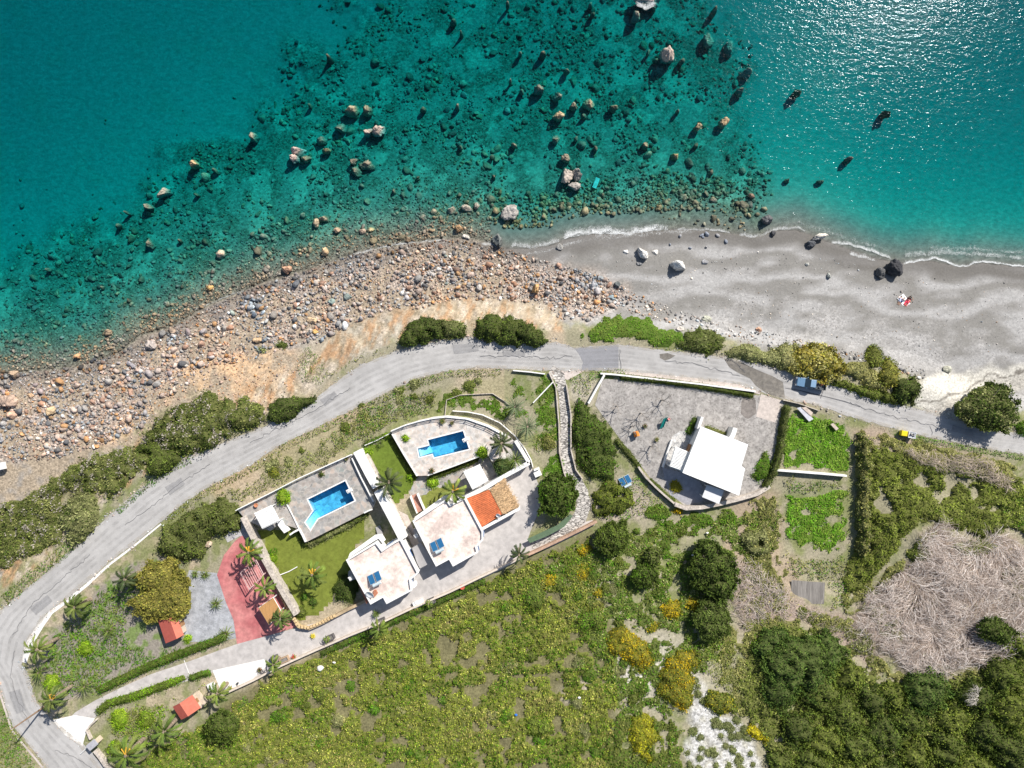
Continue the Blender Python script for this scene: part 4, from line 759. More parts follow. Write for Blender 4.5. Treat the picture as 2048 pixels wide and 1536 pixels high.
E('shrub', [(880,640),(905,640),(925,645),(932,668),(915,676),(885,676)], 2.2, .25, 26, GY[:2]+DK[1:], 'greyish shrub joined to the dark one on the road bend', 'shrub', 13)
E('shrub', [(944,670),(950,648),(968,628),(1000,630),(1020,637),(1062,648),(1085,668),(1099,686),(1070,692),(1030,690),(985,684)], 3.0, .25, 30, DK+[OL[2]], 'long clipped looking olive green shrub at the top of the road bend', 'shrub', 14)
E('shrub', circ(562,690,12,ry=7), .8, .2, 30, [DK[2],OL[2]], 'tiny round shrub on the earthen bank', 'shrub', 8)
E('shrub', circ(524,700,10,ry=7), .6, .2, 26, GY, 'tiny grey shrub on the earthen bank', 'shrub', 8)
E('herbs', [(1150,690),(1165,665),(1190,650),(1200,630),(1240,615),(1262,628),(1300,632),(1320,650),(1350,655),(1370,660),(1385,690),(1375,702),(1330,700),(1280,688),(1237,684),(1190,690)], .6, .2, 24, BR+[OL[1]], 'bright green herbs covering the bank above the road', 'grass', 12, kind='stuff')
for i, (p, h, pl, lb) in enumerate([
 ([(1355,690),(1370,668),(1400,655),(1430,662),(1452,678),(1450,700),(1420,708),(1385,705)], 1.8, [OL[2],DK[2],GY[1]], 'dull green shrub between the herbs and the muddy road'),
 ([(1440,705),(1465,690),(1500,692),(1530,702),(1560,700),(1580,720),(1560,730),(1520,728),(1480,715)], 1.6, GY, 'straggly grey brown shrub along the muddy road'),
 ([(1545,700),(1570,685),(1600,690),(1600,720),(1590,745),(1560,738)], 2.0, GY+TN[:1], 'dry brown shrub touching the golden thicket'),
 ([(1735,715),(1740,695),(1752,688),(1762,700),(1770,715),(1765,730),(1745,735)], 2.8, [OL[0],OL[1],GD[2]], 'upright olive shrub at the edge of the beach'),
 ([(1765,735),(1775,715),(1792,722),(1798,745),(1795,770),(1775,775),(1762,765)], 2.6, [OL[1],GD[1],GD[2]], 'brownish green shrub behind the dark round one'),
 ([(1700,725),(1730,718),(1750,740),(1765,765),(1780,785),(1740,780),(1705,765),(1690,745)], 1.4, TN+[GY[0]], 'dry pinkish brush enclosed by green shrubs near the sandy track'),
 ([(1788,790),(1795,765),(1810,750),(1830,750),(1846,772),(1842,795),(1830,812),(1808,812)], 3.0, DK, 'dark round shrub where the sandy track leaves the road'),
 ([(1662,768),(1690,760),(1725,775),(1760,782),(1795,795),(1795,808),(1765,803),(1725,790),(1690,778)], 1.4, OL, 'low green hedge like shrub lining the road by the sandy track'),
 ([(2030,855),(2048,840),(2110,840),(2110,880),(2048,868)], 1.5, BR[:2]+[OL[0]], 'green shrub at the far eastern roadside'),
 ([(305,1108),(312,1080),(335,1050),(372,1025),(410,1005),(445,998),(472,1010),(478,1035),(468,1060),(440,1075),(420,1070),(408,1095),(400,1118),(370,1122),(335,1115)], 3.2, [OL[2],MQ[1],DK[2],GY[1]], 'large mounded shrub at the corner of the western pool terrace'),
 ([(1148,830),(1152,795),(1168,800),(1180,822),(1205,838),(1222,862),(1232,900),(1238,930),(1228,955),(1205,962),(1180,955),(1160,935),(1146,900),(1143,860)], 2.2, DK+[OL[2],BR[1]], 'tall mixed thicket between the cobbled steps and the gravel yard'),
 ([(1182,1010),(1195,982),(1222,962),(1250,968),(1268,985),(1268,1012),(1245,1028),(1215,1032),(1190,1028)], 2.0, [OL[0],OL[2],GO[2]], 'wide olive shrub above the ruined looking boundary wall'),
 ([(1480,1075),(1500,1058),(1530,1060),(1548,1080),(1545,1108),(1520,1118),(1495,1110)], 2.4, GY+[OL[2]], 'greyish shrub on the dry slope east of the tall dark tree'),
 ([(1045,1195),(1060,1168),(1085,1165),(1090,1200),(1080,1225),(1055,1218)], 1.4, OL+[BR[1]], 'pale green bush on the upper edge of the field'),
 ([(1150,1250),(1165,1225),(1195,1218),(1212,1235),(1200,1258),(1170,1262)], 1.2, OL+[BR[0]], 'lime green bush between field and chalky ground'),
 ([(1410,1400),(1425,1384),(1455,1388),(1475,1405),(1470,1428),(1440,1430),(1415,1418)], 1.6, [OL[0],OL[2],GO[1]], 'rounded olive bush at the edge of the white chalk'),
 ([(1050,1450),(1070,1430),(1100,1440),(1105,1465),(1085,1475),(1058,1470)], 1.2, OL+[YG[1]], 'pale lime bush in the lower field'),
 ([(1700,1290),(1740,1270),(1750,1300),(1720,1310)], 1.2, GY+[OL[2]], 'small grey bush among dead branches'),
 ]):
    E('shrub', p, h, .25, 26, pl, lb, 'shrub', 14)
E('cane_thicket', [(1588,735),(1585,712),(1600,695),(1630,688),(1660,698),(1685,720),(1688,745),(1672,765),(1640,762),(1612,752)], 3.0, .34, 34, GD+[TN[0]], 'golden brown cane thicket overhanging the parked pickup', 'thicket', 13, stand=1.0)
tree([(1918,828),(1925,800),(1945,785),(1960,778),(1990,768),(2022,778),(2038,800),(2036,835),(2020,855),(1985,862),(1950,850),(1930,842)], 4.6, .3, 34, DK+[GY[0]], 'big dark tree spreading over the road beside the dirt track', lump=15)
tree([(1078,995),(1083,965),(1100,950),(1125,948),(1148,962),(1155,990),(1150,1015),(1130,1030),(1102,1030),(1085,1018)], 4.6, .28, 42, [DK[1],DK[2],(.06,.11,.02)], 'round glossy green tree at the end of the pale driveway', lump=10)
tree([(1384,1150),(1388,1108),(1405,1088),(1432,1086),(1456,1108),(1476,1150),(1470,1180),(1448,1196),(1412,1186),(1392,1170)], 5.0, .3, 38, DK, 'tall dark evergreen tree on the hillside below the white roofed house', lump=14)
tree([(1188,1085),(1195,1060),(1222,1045),(1250,1050),(1256,1075),(1245,1102),(1222,1112),(1198,1100)], 3.6, .28, 36, [DK[1],DK[2],OL[2]], 'dark tree just outside the end of the boundary wall', lump=12)
tree([(1264,1160),(1270,1138),(1292,1130),(1312,1140),(1318,1160),(1300,1175),(1275,1174)], 3.2, .27, 36, [DK[1],DK[2],(.07,.12,.02)], 'dark green tree touching a smaller grey green one', lump=11)
tree([(1292,1115),(1300,1097),(1316,1096),(1326,1112),(1318,1132),(1300,1132)], 3.0, .27, 32, [DK[2],OL[2],GY[1]], 'small grey green tree touching the darker one beneath it', lump=9)
tree([(410,1460),(418,1435),(440,1425),(465,1432),(475,1455),(468,1475),(445,1485),(420,1480)], 4.6, .28, 32, [DK[1],DK[2],OL[2]], 'solitary dark tree at the corner of the field by the second red shed', lump=11)
tree([(258,1215),(262,1195),(285,1185),(275,1170),(262,1160),(280,1150),(290,1130),(325,1118),(345,1128),(352,1145),(372,1140),(372,1158),(352,1162),(368,1175),(374,1205),(368,1228),(345,1236),(325,1232),(300,1252),(280,1240),(270,1228)], 4.2, .27, 30, YT, 'spreading yellow flowered tree leaning over the red roofed shed', lump=11, name='mimosa_tree')
tree([(1390,1240),(1400,1205),(1425,1195),(1455,1205),(1462,1235),(1455,1270),(1430,1285),(1405,1275)], 3.8, .28, 34, [DK[2],(.11,.13,.06),DK[1]], 'grey leaved tree standing against the dry pink slope', lump=12)
tree([(1960,1258),(1975,1240),(2000,1236),(2030,1262),(2032,1280),(2010,1290),(1985,1282),(1965,1272)], 3.4, .28, 34, DK, 'lone green tree inside the tangle of dead branches', lump=11)
# gorse in flower
for p, h, pl, lb in [
 ([(1215,1290),(1222,1262),(1245,1254),(1275,1272),(1300,1298),(1308,1320),(1292,1330),(1285,1345),(1255,1320),(1228,1310)], 1.5, GO+[OL[0]], 'big dome of orange flecked gorse beside pale bare ground'),
 ([(1322,1352),(1335,1325),(1360,1305),(1390,1300),(1398,1325),(1385,1345),(1390,1385),(1384,1412),(1362,1420),(1330,1400),(1318,1378)], 1.7, GO+[OL[0],OL[2]], 'largest gorse bush, orange at its northern tip, above the chalk slope'),
 ([(1258,1465),(1270,1432),(1292,1430),(1315,1455),(1318,1480),(1300,1500),(1310,1525),(1285,1520),(1265,1490)], 1.5, [(.42,.36,.03),GO[1],GO[2]], 'yellow flowering gorse next to a dirt path'),
 ([(1322,1215),(1340,1200),(1362,1205),(1366,1228),(1355,1240),(1335,1235)], 1.3, GO, 'orange gorse bush beneath the dark tree'),
 ([(1368,1210),(1385,1195),(1404,1205),(1404,1220),(1385,1225)], 1.2, [GO[0],GO[1]], 'bright orange gorse tuft pressed against the dark trees'),
 ([(1152,1142),(1165,1128),(1182,1135),(1178,1158),(1160,1165)], 1.1, GO, 'rusty gorse bush near the grey shrub on the upper hillside'),
 ([(1150,1102),(1165,1090),(1182,1095),(1175,1110),(1160,1112)], 1.0, [GO[0],GO[1]], 'small orange gorse by the boundary wall'),
 ([(1084,1165),(1095,1148),(1112,1150),(1110,1172),(1092,1178)], 1.0, GO, 'orange brown gorse at the top of the field'),
 ([(1185,1186),(1195,1176),(1208,1180),(1205,1194),(1192,1196)], .9, GO, 'small round gorse alone on the grassy hillside'),
 ([(1490,1462),(1500,1448),(1525,1462),(1542,1478),(1534,1488),(1512,1480)], 1.2, [(.50,.38,.02),GO[1]], 'bright yellow gorse on the rim of the white chalk'),
 ([(1292,1260),(1305,1242),(1318,1248),(1315,1262),(1300,1268)], .9, GO, 'small gorse tuft above the largest domes'),
 ([(1345,1024),(1355,1012),(1368,1018),(1362,1028)], .8, [GO[0],GO[1]], 'orange gorse touching the curved stone wall'),
 ([(1340,968),(1348,960),(1362,966),(1366,978),(1352,986),(1342,980)], .9, [(.38,.30,.05),GO[1]], 'mustard coloured bush on the shaded terrace of the white roofed house')]:
    E('gorse_bush', p, h, .2, 34, pl, lb, 'bush', 10, top=.6)
# evergreen maquis, lower right: separate bushes over a green undergrowth
UND = [(1490,1290),(1560,1240),(1640,1260),(1700,1310),(1740,1350),(1830,1360),(1900,1355),(1980,1330),(2040,1310),(2120,1240),(2120,1620),(1560,1620),(1520,1480),(1480,1420),(1470,1340)]
E('undergrowth', UND, 1.3, .26, 20, [(.13,.15,.045),(.18,.185,.07),(.08,.10,.03),(.24,.22,.13)], 'olive undergrowth covering the lower hillside', 'undergrowth', 16, kind='stuff', step=5, top=.2, gap=.68, var=.4)
E('ground_cover', [(1722,905),(1760,880),(1800,895),(1860,905),(1900,925),(1960,930),(2010,935),(2110,990),(2110,1150),(2040,1065),(1980,1085),(1900,1060),(1850,1050),(1800,1110),(1760,1150),(1715,1200),(1680,1180),(1695,1120),(1718,1080),(1720,1000)], 1.4, .25, 28, [(.15,.165,.045),(.20,.21,.07),(.10,.125,.03),(.17,.16,.08)], 'olive green mastic scrub blanketing the slope below the road', 'scrub', 14, kind='stuff', step=5, top=.2, gap=.64, var=.4)
E('dry_scrub', [(1780,885),(1830,885),(1900,905),(1990,915),(2040,950),(2040,985),(1990,985),(1940,950),(1880,945),(1820,930),(1790,910)], 1.2, .24, 18, TN+[GY[0]], 'dry pinkish brush along the top of the green slope', 'scrub', 14, kind='stuff', step=7)
R5 = np.random.default_rng(55)
spots = [(1600,1330,62),(1545,1290,34),(1655,1305,36),(1560,1380,40),(1640,1385,42),(1700,1355,32),(1745,1400,30),(1690,1430,34),(1790,1395,26),(1862,1385,44),(1822,1440,30),(1905,1440,34),(1955,1400,36),(2010,1350,34),(2030,1420,36),(1975,1470,34),(1900,1500,36),(1835,1510,32),(1770,1475,34),(1720,1500,34),(1655,1490,36),(1600,1460,34),(1620,1540,36),(1690,1560,34),(1780,1560,36),(1860,1580,34),(1950,1540,38),(2030,1510,40),(1565,1530,26),(2040,1290,26)]
looks = ['broad','low','rounded','spreading','ragged']
for i, (cx, cy, r) in enumerate(spots):
    k = i % 3; pl = [[DK[1],DK[2],DK[0],OL[2]], [DK[2],OL[2],OL[0]], [OL[0],OL[2],(.18,.19,.06)]][k]
    if i in (0, 1, 2, 3, 9): pl = [(.05,.08,.03),(.075,.11,.042),(.10,.13,.05)]
    nm = ['dark green', 'mid green', 'olive green'][k]
    E('evergreen_shrub', circ(cx, cy, r, 16, .28), 1.6+r/16, .26, 24, pl, f'{nm} evergreen shrub merging into its neighbours on the lower hillside', 'shrub', 12, group=f'{nm} evergreen shrubs of the lower hillside', top=.4)
for i in range(40):
    px, py = scatter([(640,1350),(900,1240),(1100,1150),(1180,1200),(1200,1420),(1150,1530),(500,1530),(480,1430)], 1, R5); k = i % 4
    E('field_bush', circ(px[0], py[0], R5.uniform(7, 17), 11, .3), R5.uniform(.5, 1.0), .2, 34, [BR[:2]+[OL[2]], [OL[2],OL[0]], GY+[TN[0]], [BR[1],OL[1]]][k], ['bright green','dull olive','pinkish grey','light green'][k]+' low bush standing in the grass of the sloping field', 'bush', 8, group=['bright green','dull olive','pinkish grey','light green'][k]+' bushes in the field', step=4)
# small bushes on the chalk and scattered over the hill
for i in range(75):
    px, py = scatter(CHALK, 1, R5); E('chalk_bush', circ(px[0], py[0], R5.uniform(5, 10), 9, .2), R5.uniform(.4,.8), .16, 60, [(.20,.19,.15),(.15,.16,.10)], 'small grey cushion bush on white chalk', 'bush', 6, group='grey cushion bushes on the chalk', step=3)
HILLP = [(1200,1120),(1280,1050),(1400,1040),(1390,1090),(1330,1090),(1340,1190),(1260,1190),(1310,1290),(1320,1320),(1240,1400),(1190,1290),(1120,1230),(1110,1170)]
for i in range(46):
    px, py = scatter(HILLP if i < 30 else [(1130,1300),(1250,1340),(1310,1400),(1250,1440),(1230,1600),(1120,1600)], 1, R5); E('hill_bush', circ(px[0], py[0], R5.uniform(7, 15), 10, .25), R5.uniform(.5,1.1), .2, 34, [GY, OL, [BR[1],OL[0]]][i % 3], ['grey', 'olive', 'green'][i % 3]+' low bush on the open hillside', 'bush', 8, group=['grey','olive','green'][i % 3]+' low bushes of the open hillside', step=4)
for i in range(26):
    px, py = scatter([(1470,1120),(1560,1160),(1600,1215),(1700,1265),(1730,1320),(1620,1260),(1530,1270),(1480,1290),(1465,1200)] if i < 10 else [(660,830),(840,765),(1010,750),(1020,790),(880,790),(760,840),(620,905),(520,950),(560,900)], 1, R5); E('verge_bush', circ(px[0], py[0], R5.uniform(6, 13), 10, .25), R5.uniform(.4,.9), .2, 30, [GY, OL][i % 2], ['grey', 'olive'][i % 2]+(' low bush on the dry pink slope' if i < 10 else ' low bush on the verge between road and villas'), 'bush', 8, group=(['grey','olive'][i % 2]+(' bushes of the dry slope' if i < 10 else ' bushes of the verge')), step=4)
# field and grass
E('field_grass', FIELD, .75, .235, 30, FD, 'tussocky green and straw coloured grass of the sloping field', 'grass', 7.5, kind='stuff', top=.05, step=4, stand=.9, var=.5, gap=.62, rows=True)
E('hill_grass', [(1040,1125),(1200,1085),(1300,1040),(1480,1020),(1570,1000),(1560,1100),(1480,1140),(1470,1300),(1400,1360),(1370,1440),(1240,1450),(1190,1400),(1170,1300),(1120,1220)], .6, .24, 27, [OL[1],BR[2],BR[1],OL[0],GY[2],BR[0],TN[2],OL[2]], gap=.6, label='mixed grass and herbs on the open hillside', cat='grass', lump=9, kind='stuff', top=.05, step=5, stand=.9, var=.4)
E('hill_grass', [(1190,1410),(1370,1430),(1375,1600),(1190,1600)], .7, .24, 26, [OL[1],BR[1],OL[0],OL[2],TN[2]], 'grass of the lowest hillside by the chalk', 'grass', 9, kind='stuff', top=.05, step=5, stand=.9, gap=.66)
E('green_crop', [(1582,824),(1640,833),(1692,846),(1700,862),(1697,944),(1640,942),(1562,937),(1566,860)], .45, .2, 40, [(.13,.27,.03),(.09,.21,.02),(.16,.26,.04),(.22,.28,.08)], 'vivid green weeds filling the upper walled plot', 'grass', 10, kind='stuff', top=.1, step=5, gap=.68, var=.4)
E('green_crop', PLOT2, .45, .2, 40, [(.12,.26,.03),(.09,.20,.02),(.16,.25,.04),(.24,.28,.09)], 'vivid green weeds filling the lower plot', 'grass', 10, kind='stuff', top=.1, step=5, gap=.62, var=.4)
E('green_crop', [(1370,1022),(1420,1020),(1470,1010),(1480,1020),(1470,1060),(1440,1085),(1400,1070),(1340,1060),(1290,1035),(1300,1010),(1330,1015)], .5, .2, 36, BR+[OL[1],OL[0]], 'bright green weeds below the curved stone wall', 'grass', 10, kind='stuff', top=.1, step=5, gap=.58, var=.4)
E('green_crop', [(1085,930),(1120,900),(1130,935),(1150,965),(1100,948),(1085,960)], .3, .18, 34, BR, 'green grass between the pale driveway and the cobbled steps', 'grass', 8, kind='stuff', top=.3, step=6)
E('green_crop', [(880,800),(900,785),(990,785),(1000,770),(1060,745),(1095,745),(1110,780),(1118,840),(1122,900),(1100,905),(1070,900),(1075,870),(1050,840),(1000,838),(960,825),(900,818),(870,822)], .35, .2, 26, BR+[OL[1],OL[0]], 'green grass around the curved terrace wall', 'grass', 9, kind='stuff', top=.05, step=5, gap=.60)
E('verge_grass', strip([(2048,916),(1928,896),(1848,879),(1790,866)], 9), .4, .18, 30, BR, 'green strip of weeds below the road', 'grass', 8, kind='stuff', core=False)
E('verge_grass', strip([(1250,745),(1190,752),(1150,760)], 16), .4, .18, 24, [BR[0],OL[1],YT[1]], 'yellow green weeds beside the road', 'grass', 8, kind='stuff', core=False)
E('verge_grass', strip([(150,1083),(93,1130),(50,1165),(10,1200)], 22), .5, .2, 24, [BR[1],OL[0],TN[2]], 'weeds on the sea side of the road', 'grass', 8, kind='stuff', core=False)
E('verge_grass', strip([(235,1025),(290,975),(340,940),(380,920)], 10), .4, .2, 26, [BR[1],OL[0]], 'thin line of weeds at the foot of the windswept shrubs', 'grass', 8, kind='stuff', core=False)
E('verge_grass', strip([(560,897),(650,856),(740,810),(830,768),(900,748),(1000,745)], 13), .35, .2, 22, [OL[0],OL[1],TN[2],BR[1]], 'dry green weeds along the inner edge of the road', 'grass', 8, kind='stuff', core=False)
E('verge_grass', strip([(560,905),(500,940),(430,975),(370,1012),(335,1040)], 12), .35, .2, 22, [OL[0],OL[1],TN[2]], 'thin dry weeds along the road near the mounded shrub', 'grass', 8, kind='stuff', core=False)
E('verge_grass', [(-60,1400),(5,1420),(60,1515),(100,1600),(-60,1600)], .4, .2, 24, [OL[0],BR[0],TN[2],BR[1]], 'grass outside the hairpin bend', 'grass', 8, kind='stuff', core=False)
E('herbs', [(700,830),(780,800),(870,775),(890,800),(850,830),(780,855),(730,880),(690,870)], .5, .2, 34, [BR[1],OL[0],OL[1],TN[2]], 'patchy herbs above the western terrace', 'grass', 9, kind='stuff', core=False)
E('herbs', [(110,1260),(170,1210),(240,1145),(330,1110),(330,1150),(270,1220),(260,1270),(310,1310),(240,1340),(200,1385),(110,1390),(80,1330)], .5, .22, 28, [BR[1],OL[0],BR[0],OL[1]], 'green herbs of the palm garden inside the bend', 'grass', 9, kind='stuff', core=False)
E('herbs', [(330,1470),(420,1440),(470,1400),(520,1380),(560,1360),(620,1340),(600,1390),(480,1430),(420,1500),(300,1600),(260,1600)], .4, .2, 26, BR+[OL[0]], 'bright green grass along the lower garden boundary', 'grass', 9, kind='stuff', core=False)
E('herbs', [(205,1430),(300,1400),(340,1400),(335,1440),(320,1500),(260,1500),(225,1470)], .6, .22, 30, [YG[1],OL[1],TN[2]], 'yellowish shrubs and weeds in the lower garden', 'grass', 9, kind='stuff', core=False)
E('lawn', [(520,1062),(597,1062),(612,1090),(700,1045),(738,1028),(722,1075),(694,1115),(702,1150),(660,1210),(600,1242),(585,1200),(560,1145),(530,1090)], .1, .13, 55, LW, 'mown lawn below the western pool terrace', 'lawn', 10, kind='stuff', top=.6, step=9, stand=.9)
E('lawn', [(727,897),(780,874),(829,955),(824,976),(787,1016),(770,985),(748,938)], .1, .13, 55, LW[:3]+[BR[1]], 'mown lawn between the two pool terraces', 'lawn', 10, kind='stuff', top=.6, step=9, stand=.9)
E('lawn', [(838,992),(905,965),(925,985),(896,992),(850,1015),(842,1010)], .1, .13, 45, LW+[TN[0]], 'narrow lawn in front of the eastern villa', 'lawn', 10, kind='stuff', top=.6, step=9, stand=.9)
E('herbs', [(430,985),(520,945),(600,905),(690,868),(705,900),(640,935),(560,975),(480,1010)], .5, .2, 30, [OL[1],TN[2],GY[0],OL[0]], 'dry weeds on the verge above the western terrace', 'grass', 9, kind='stuff', core=False)
E('herbs', [(620,890),(720,820),(780,785),(790,850),(740,880),(710,900)], .5, .2, 30, [OL[1],TN[2],BR[1],TN[1]], 'dry weeds on the verge between the terraces and the road', 'grass', 9, kind='stuff', core=False)
E('herbs', [(590,720),(605,690),(625,685),(640,700),(665,740),(650,775),(600,770)], .35, .18, 20, [BR[1],OL[1],TN[2]], 'green tufts on the eroded earth bank', 'grass', 8, kind='stuff', core=False)
E('herbs', [(640,775),(720,724),(790,694),(800,682),(760,690),(700,715),(640,755)], .35, .2, 16, [OL[0],TN[2],GY[0]], 'weeds on top of the grey bank beside the road', 'grass', 8, kind='stuff', core=False)
E('herbs', [(1140,750),(1195,756),(1180,800),(1150,795),(1135,770)], .4, .2, 18, [OL[1],BR[1],TN[2],GY[0]], 'weeds beside the short white wall and the cobbled steps', 'grass', 8, kind='stuff', core=False)
E('herbs', [(1235,965),(1275,940),(1310,975),(1340,1010),(1300,1030),(1260,1040),(1180,1045),(1190,1030),(1270,1000)], .4, .2, 20, [OL[1],BR[0],BR[1],TN[2]], 'bright weeds between the round bushes and the curved stone wall', 'grass', 8, kind='stuff', core=False)
E('herbs', [(1060,870),(1110,840),(1118,895),(1095,905),(1068,915)], .4, .2, 20, [OL[1],BR[1],TN[1]], 'straw and green weeds by the tan bush', 'grass', 8, kind='stuff', core=False)
E('herbs', [(1570,1110),(1700,1110),(1720,1170),(1700,1215),(1660,1225),(1655,1165),(1600,1160),(1580,1150)], .5, .22, 24, [OL[1],BR[1],TN[2],GY[0]], 'weeds around the dug vegetable beds', 'grass', 8, kind='stuff', core=False)
E('herbs', [(1480,1275),(1530,1250),(1600,1245),(1640,1262),(1560,1290),(1500,1310)], .7, .22, 24, [YG[1],OL[1],BR[2],TN[1]], 'lime green weeds at the top of the evergreen hillside', 'grass', 8, kind='stuff', core=False)
E('herbs', [(1380,1290),(1470,1260),(1490,1330),(1500,1420),(1470,1440),(1440,1390),(1400,1350)], .6, .22, 24, [OL[1],OL[0],TN[2],GY[0]], 'low scrub between the chalk and the evergreen hillside', 'grass', 8, kind='stuff', core=False)
E('herbs', [(1700,850),(1800,872),(1850,885),(1790,895),(1740,885),(1722,890)], .5, .2, 20, [TN[0],TN[1],OL[1]], 'straw coloured grass below the road by the bins', 'grass', 8, kind='stuff', core=False)
E('herbs', [(1990,985),(2060,960),(2110,990),(2110,1120),(2050,1070),(2000,1060)], .9, .24, 26, [BR[1],OL[0],OL[1],GY[0]], 'greener scrub at the eastern edge of the hillside', 'grass', 10, kind='stuff')
E('herbs', [(210,1360),(300,1300),(370,1290),(440,1275),(300,1325),(200,1378)], .4, .2, 26, [BR[1],BR[0],OL[1]], 'green grass behind the long clipped hedge', 'grass', 8, kind='stuff', core=False)
E('herbs', [(215,1440),(340,1390),(420,1360),(430,1380),(385,1385),(340,1412),(330,1460),(250,1480)], .4, .2, 18, [YG[1],OL[1],TN[2],TN[1]], 'weeds around the lower red shed', 'grass', 8, kind='stuff', core=False)
BMIX = [TN[0],TN[1],OL[1],GY[0],OL[2],TN[2]]
for q_, lb_ in (([(1480,1000),(1560,985),(1568,1110),(1600,1150),(1575,1165),(1580,1215),(1520,1250),(1465,1200),(1490,1130)],'straw and olive brush west of the green plots'),([(1680,1180),(1760,1150),(1850,1060),(1910,1040),(1845,1110),(1790,1160),(1740,1225),(1685,1240)],'brush between the green slope and the dead branches'),([(1435,1260),(1500,1235),(1560,1225),(1645,1250),(1560,1285),(1505,1330),(1505,1455),(1470,1430),(1435,1360)],'brush along the western rim of the evergreen hillside'),([(1700,850),(1860,882),(2040,925),(2040,955),(1860,925),(1780,905),(1728,905)],'straw brush at the top of the green slope'),([(1690,1275),(1740,1280),(1790,1340),(1900,1350),(2050,1305),(2060,1345),(1900,1375),(1760,1365),(1690,1310)],'brush along the lower rim of the dead branches'),([(1600,1215),(1700,1225),(1740,1270),(1700,1290),(1620,1260)],'brush below the vegetable beds')):
    E('dry_scrub', q_, .8, .22, 30, BMIX, lb_, 'scrub', 9, kind='stuff', top=.15, gap=.64)
# hedges
def hedge(pts, w, h, pal, label, dens=50): return E('hedge', strip(pts, w), h, .18, dens, pal, label, 'hedge', 9, top=.75, step=3)
hedge([(195,1383),(235,1363),(300,1332),(370,1305),(430,1283),(450,1272)], 15, 1.1, [OL[2],BR[1],OL[0]], 'long clipped hedge on the seaward side of the driveway')
hedge([(193,1427),(215,1408),(255,1398),(300,1382),(345,1365),(368,1356)], [12,15,15,15,14,10], 1.1, [OL[2],OL[0],YG[1]], 'clipped hedge on the field side of the driveway')
hedge([(378,1358),(400,1350),(420,1346)], 12, .9, [OL[2],BR[1]], 'short hedge piece before the white concrete')
hedge([(1240,754),(1320,762),(1400,773),(1460,783),(1508,791)], 9, 1.1, [DK[2],OL[2]], 'low clipped hedge behind the roadside wall of the gravel yard')
hedge([(1575,812),(1566,860),(1560,905),(1548,945),(1530,975)], [13,12,13,14,10], 1.9, [DK[1],GY[1],OL[2]], 'dark boundary hedge between gravel yard and green plot')
hedge([(727,891),(752,880),(779,868)], 8, .8, [OL[0],BR[1]], 'low hedge at the seaward end of the middle lawn')
hedge([(783,878),(805,915),(830,958)], 9, 1.0, [OL[0],OL[2]], 'hedge under the left edge of the eastern pool terrace')
hedge([(858,957),(900,942),(935,928),(955,918)], 10, .9, [OL[0],OL[2]], 'hedge below the front edge of the eastern pool terrace')
hedge([(616,1092),(650,1076),(700,1050),(735,1028)], 10, 1.2, [OL[2],DK[2],GY[2]], 'hedge below the front edge of the western pool terrace')
hedge([(600,1065),(606,1080),(614,1092)], 12, 1.2, [OL[2],DK[2]], 'hedge corner below the western pool terrace')
hedge([(1280,935),(1255,905),(1232,880)], [8,12,10], 1.0, [DK[2],GY[1],OL[2]], 'untrimmed hedge on the western boundary of the gravel yard')
hedge([(1300,960),(1330,990),(1350,1003)], 9, .9, [DK[2],OL[2]], 'untrimmed hedge inside the curved stone wall')
hedge([(640,1310),(740,1265),(830,1225),(900,1196),(970,1162)], 11, .8, [OL[2],BR[1],DK[2]], 'trailing hedge hanging over the outside of the driveway wall')
hedge([(1392,836),(1386,850),(1377,868)], 11, 1.1, [BR[1],DK[2]], 'short green hedge at the seaward corner of the white roofed house')
hedge([(1410,856),(1430,862),(1455,872)], 10, .8, [DK[2],GY[1],TN[2]], 'planted bed along the seaward wall of the white roofed house')
E('shrub', [(1515,925),(1535,900),(1545,930),(1540,955),(1520,962),(1505,950)], 1.2, .2, 34, BR[:2]+[OL[0]], 'green clump beside the boundary hedge of the gravel yard', 'shrub', 10)
# dark side of the scrub slope: steep bank facing the sun's back
E('cane_thicket', [(1720,868),(1736,878),(1738,960),(1736,1030),(1738,1090),(1726,1120),(1718,1105),(1721,1000),(1720,920)], 3.3, .26, 34, [GY[0],TN[1],OL[2]], 'tall dry reeds standing along the dark ditch', 'thicket', 9, stand=1.0)
E('dry_scrub', strip([(1704,862),(1700,950),(1700,1060),(1690,1110)], 8), .8, .2, 30, TN, 'dry grass on the edge of the ditch', 'scrub', 8, kind='stuff', core=False)
E('dry_scrub', [(1500,1000),(1560,985),(1570,1020),(1565,1090),(1600,1120),(1690,1120),(1720,1150),(1700,1160),(1620,1140),(1570,1140),(1540,1050)], .7, .22, 18, TN+[GY[0]], 'dry straw coloured brush around the green plots', 'scrub', 10, kind='stuff', core=False)
E('dry_scrub', [(1560,950),(1690,955),(1692,975),(1630,988),(1570,985)], .7, .22, 24, [OL[1],TN[2],GY[1],BR[1]], 'rough brush between the two green plots', 'scrub', 10, kind='stuff', core=False)
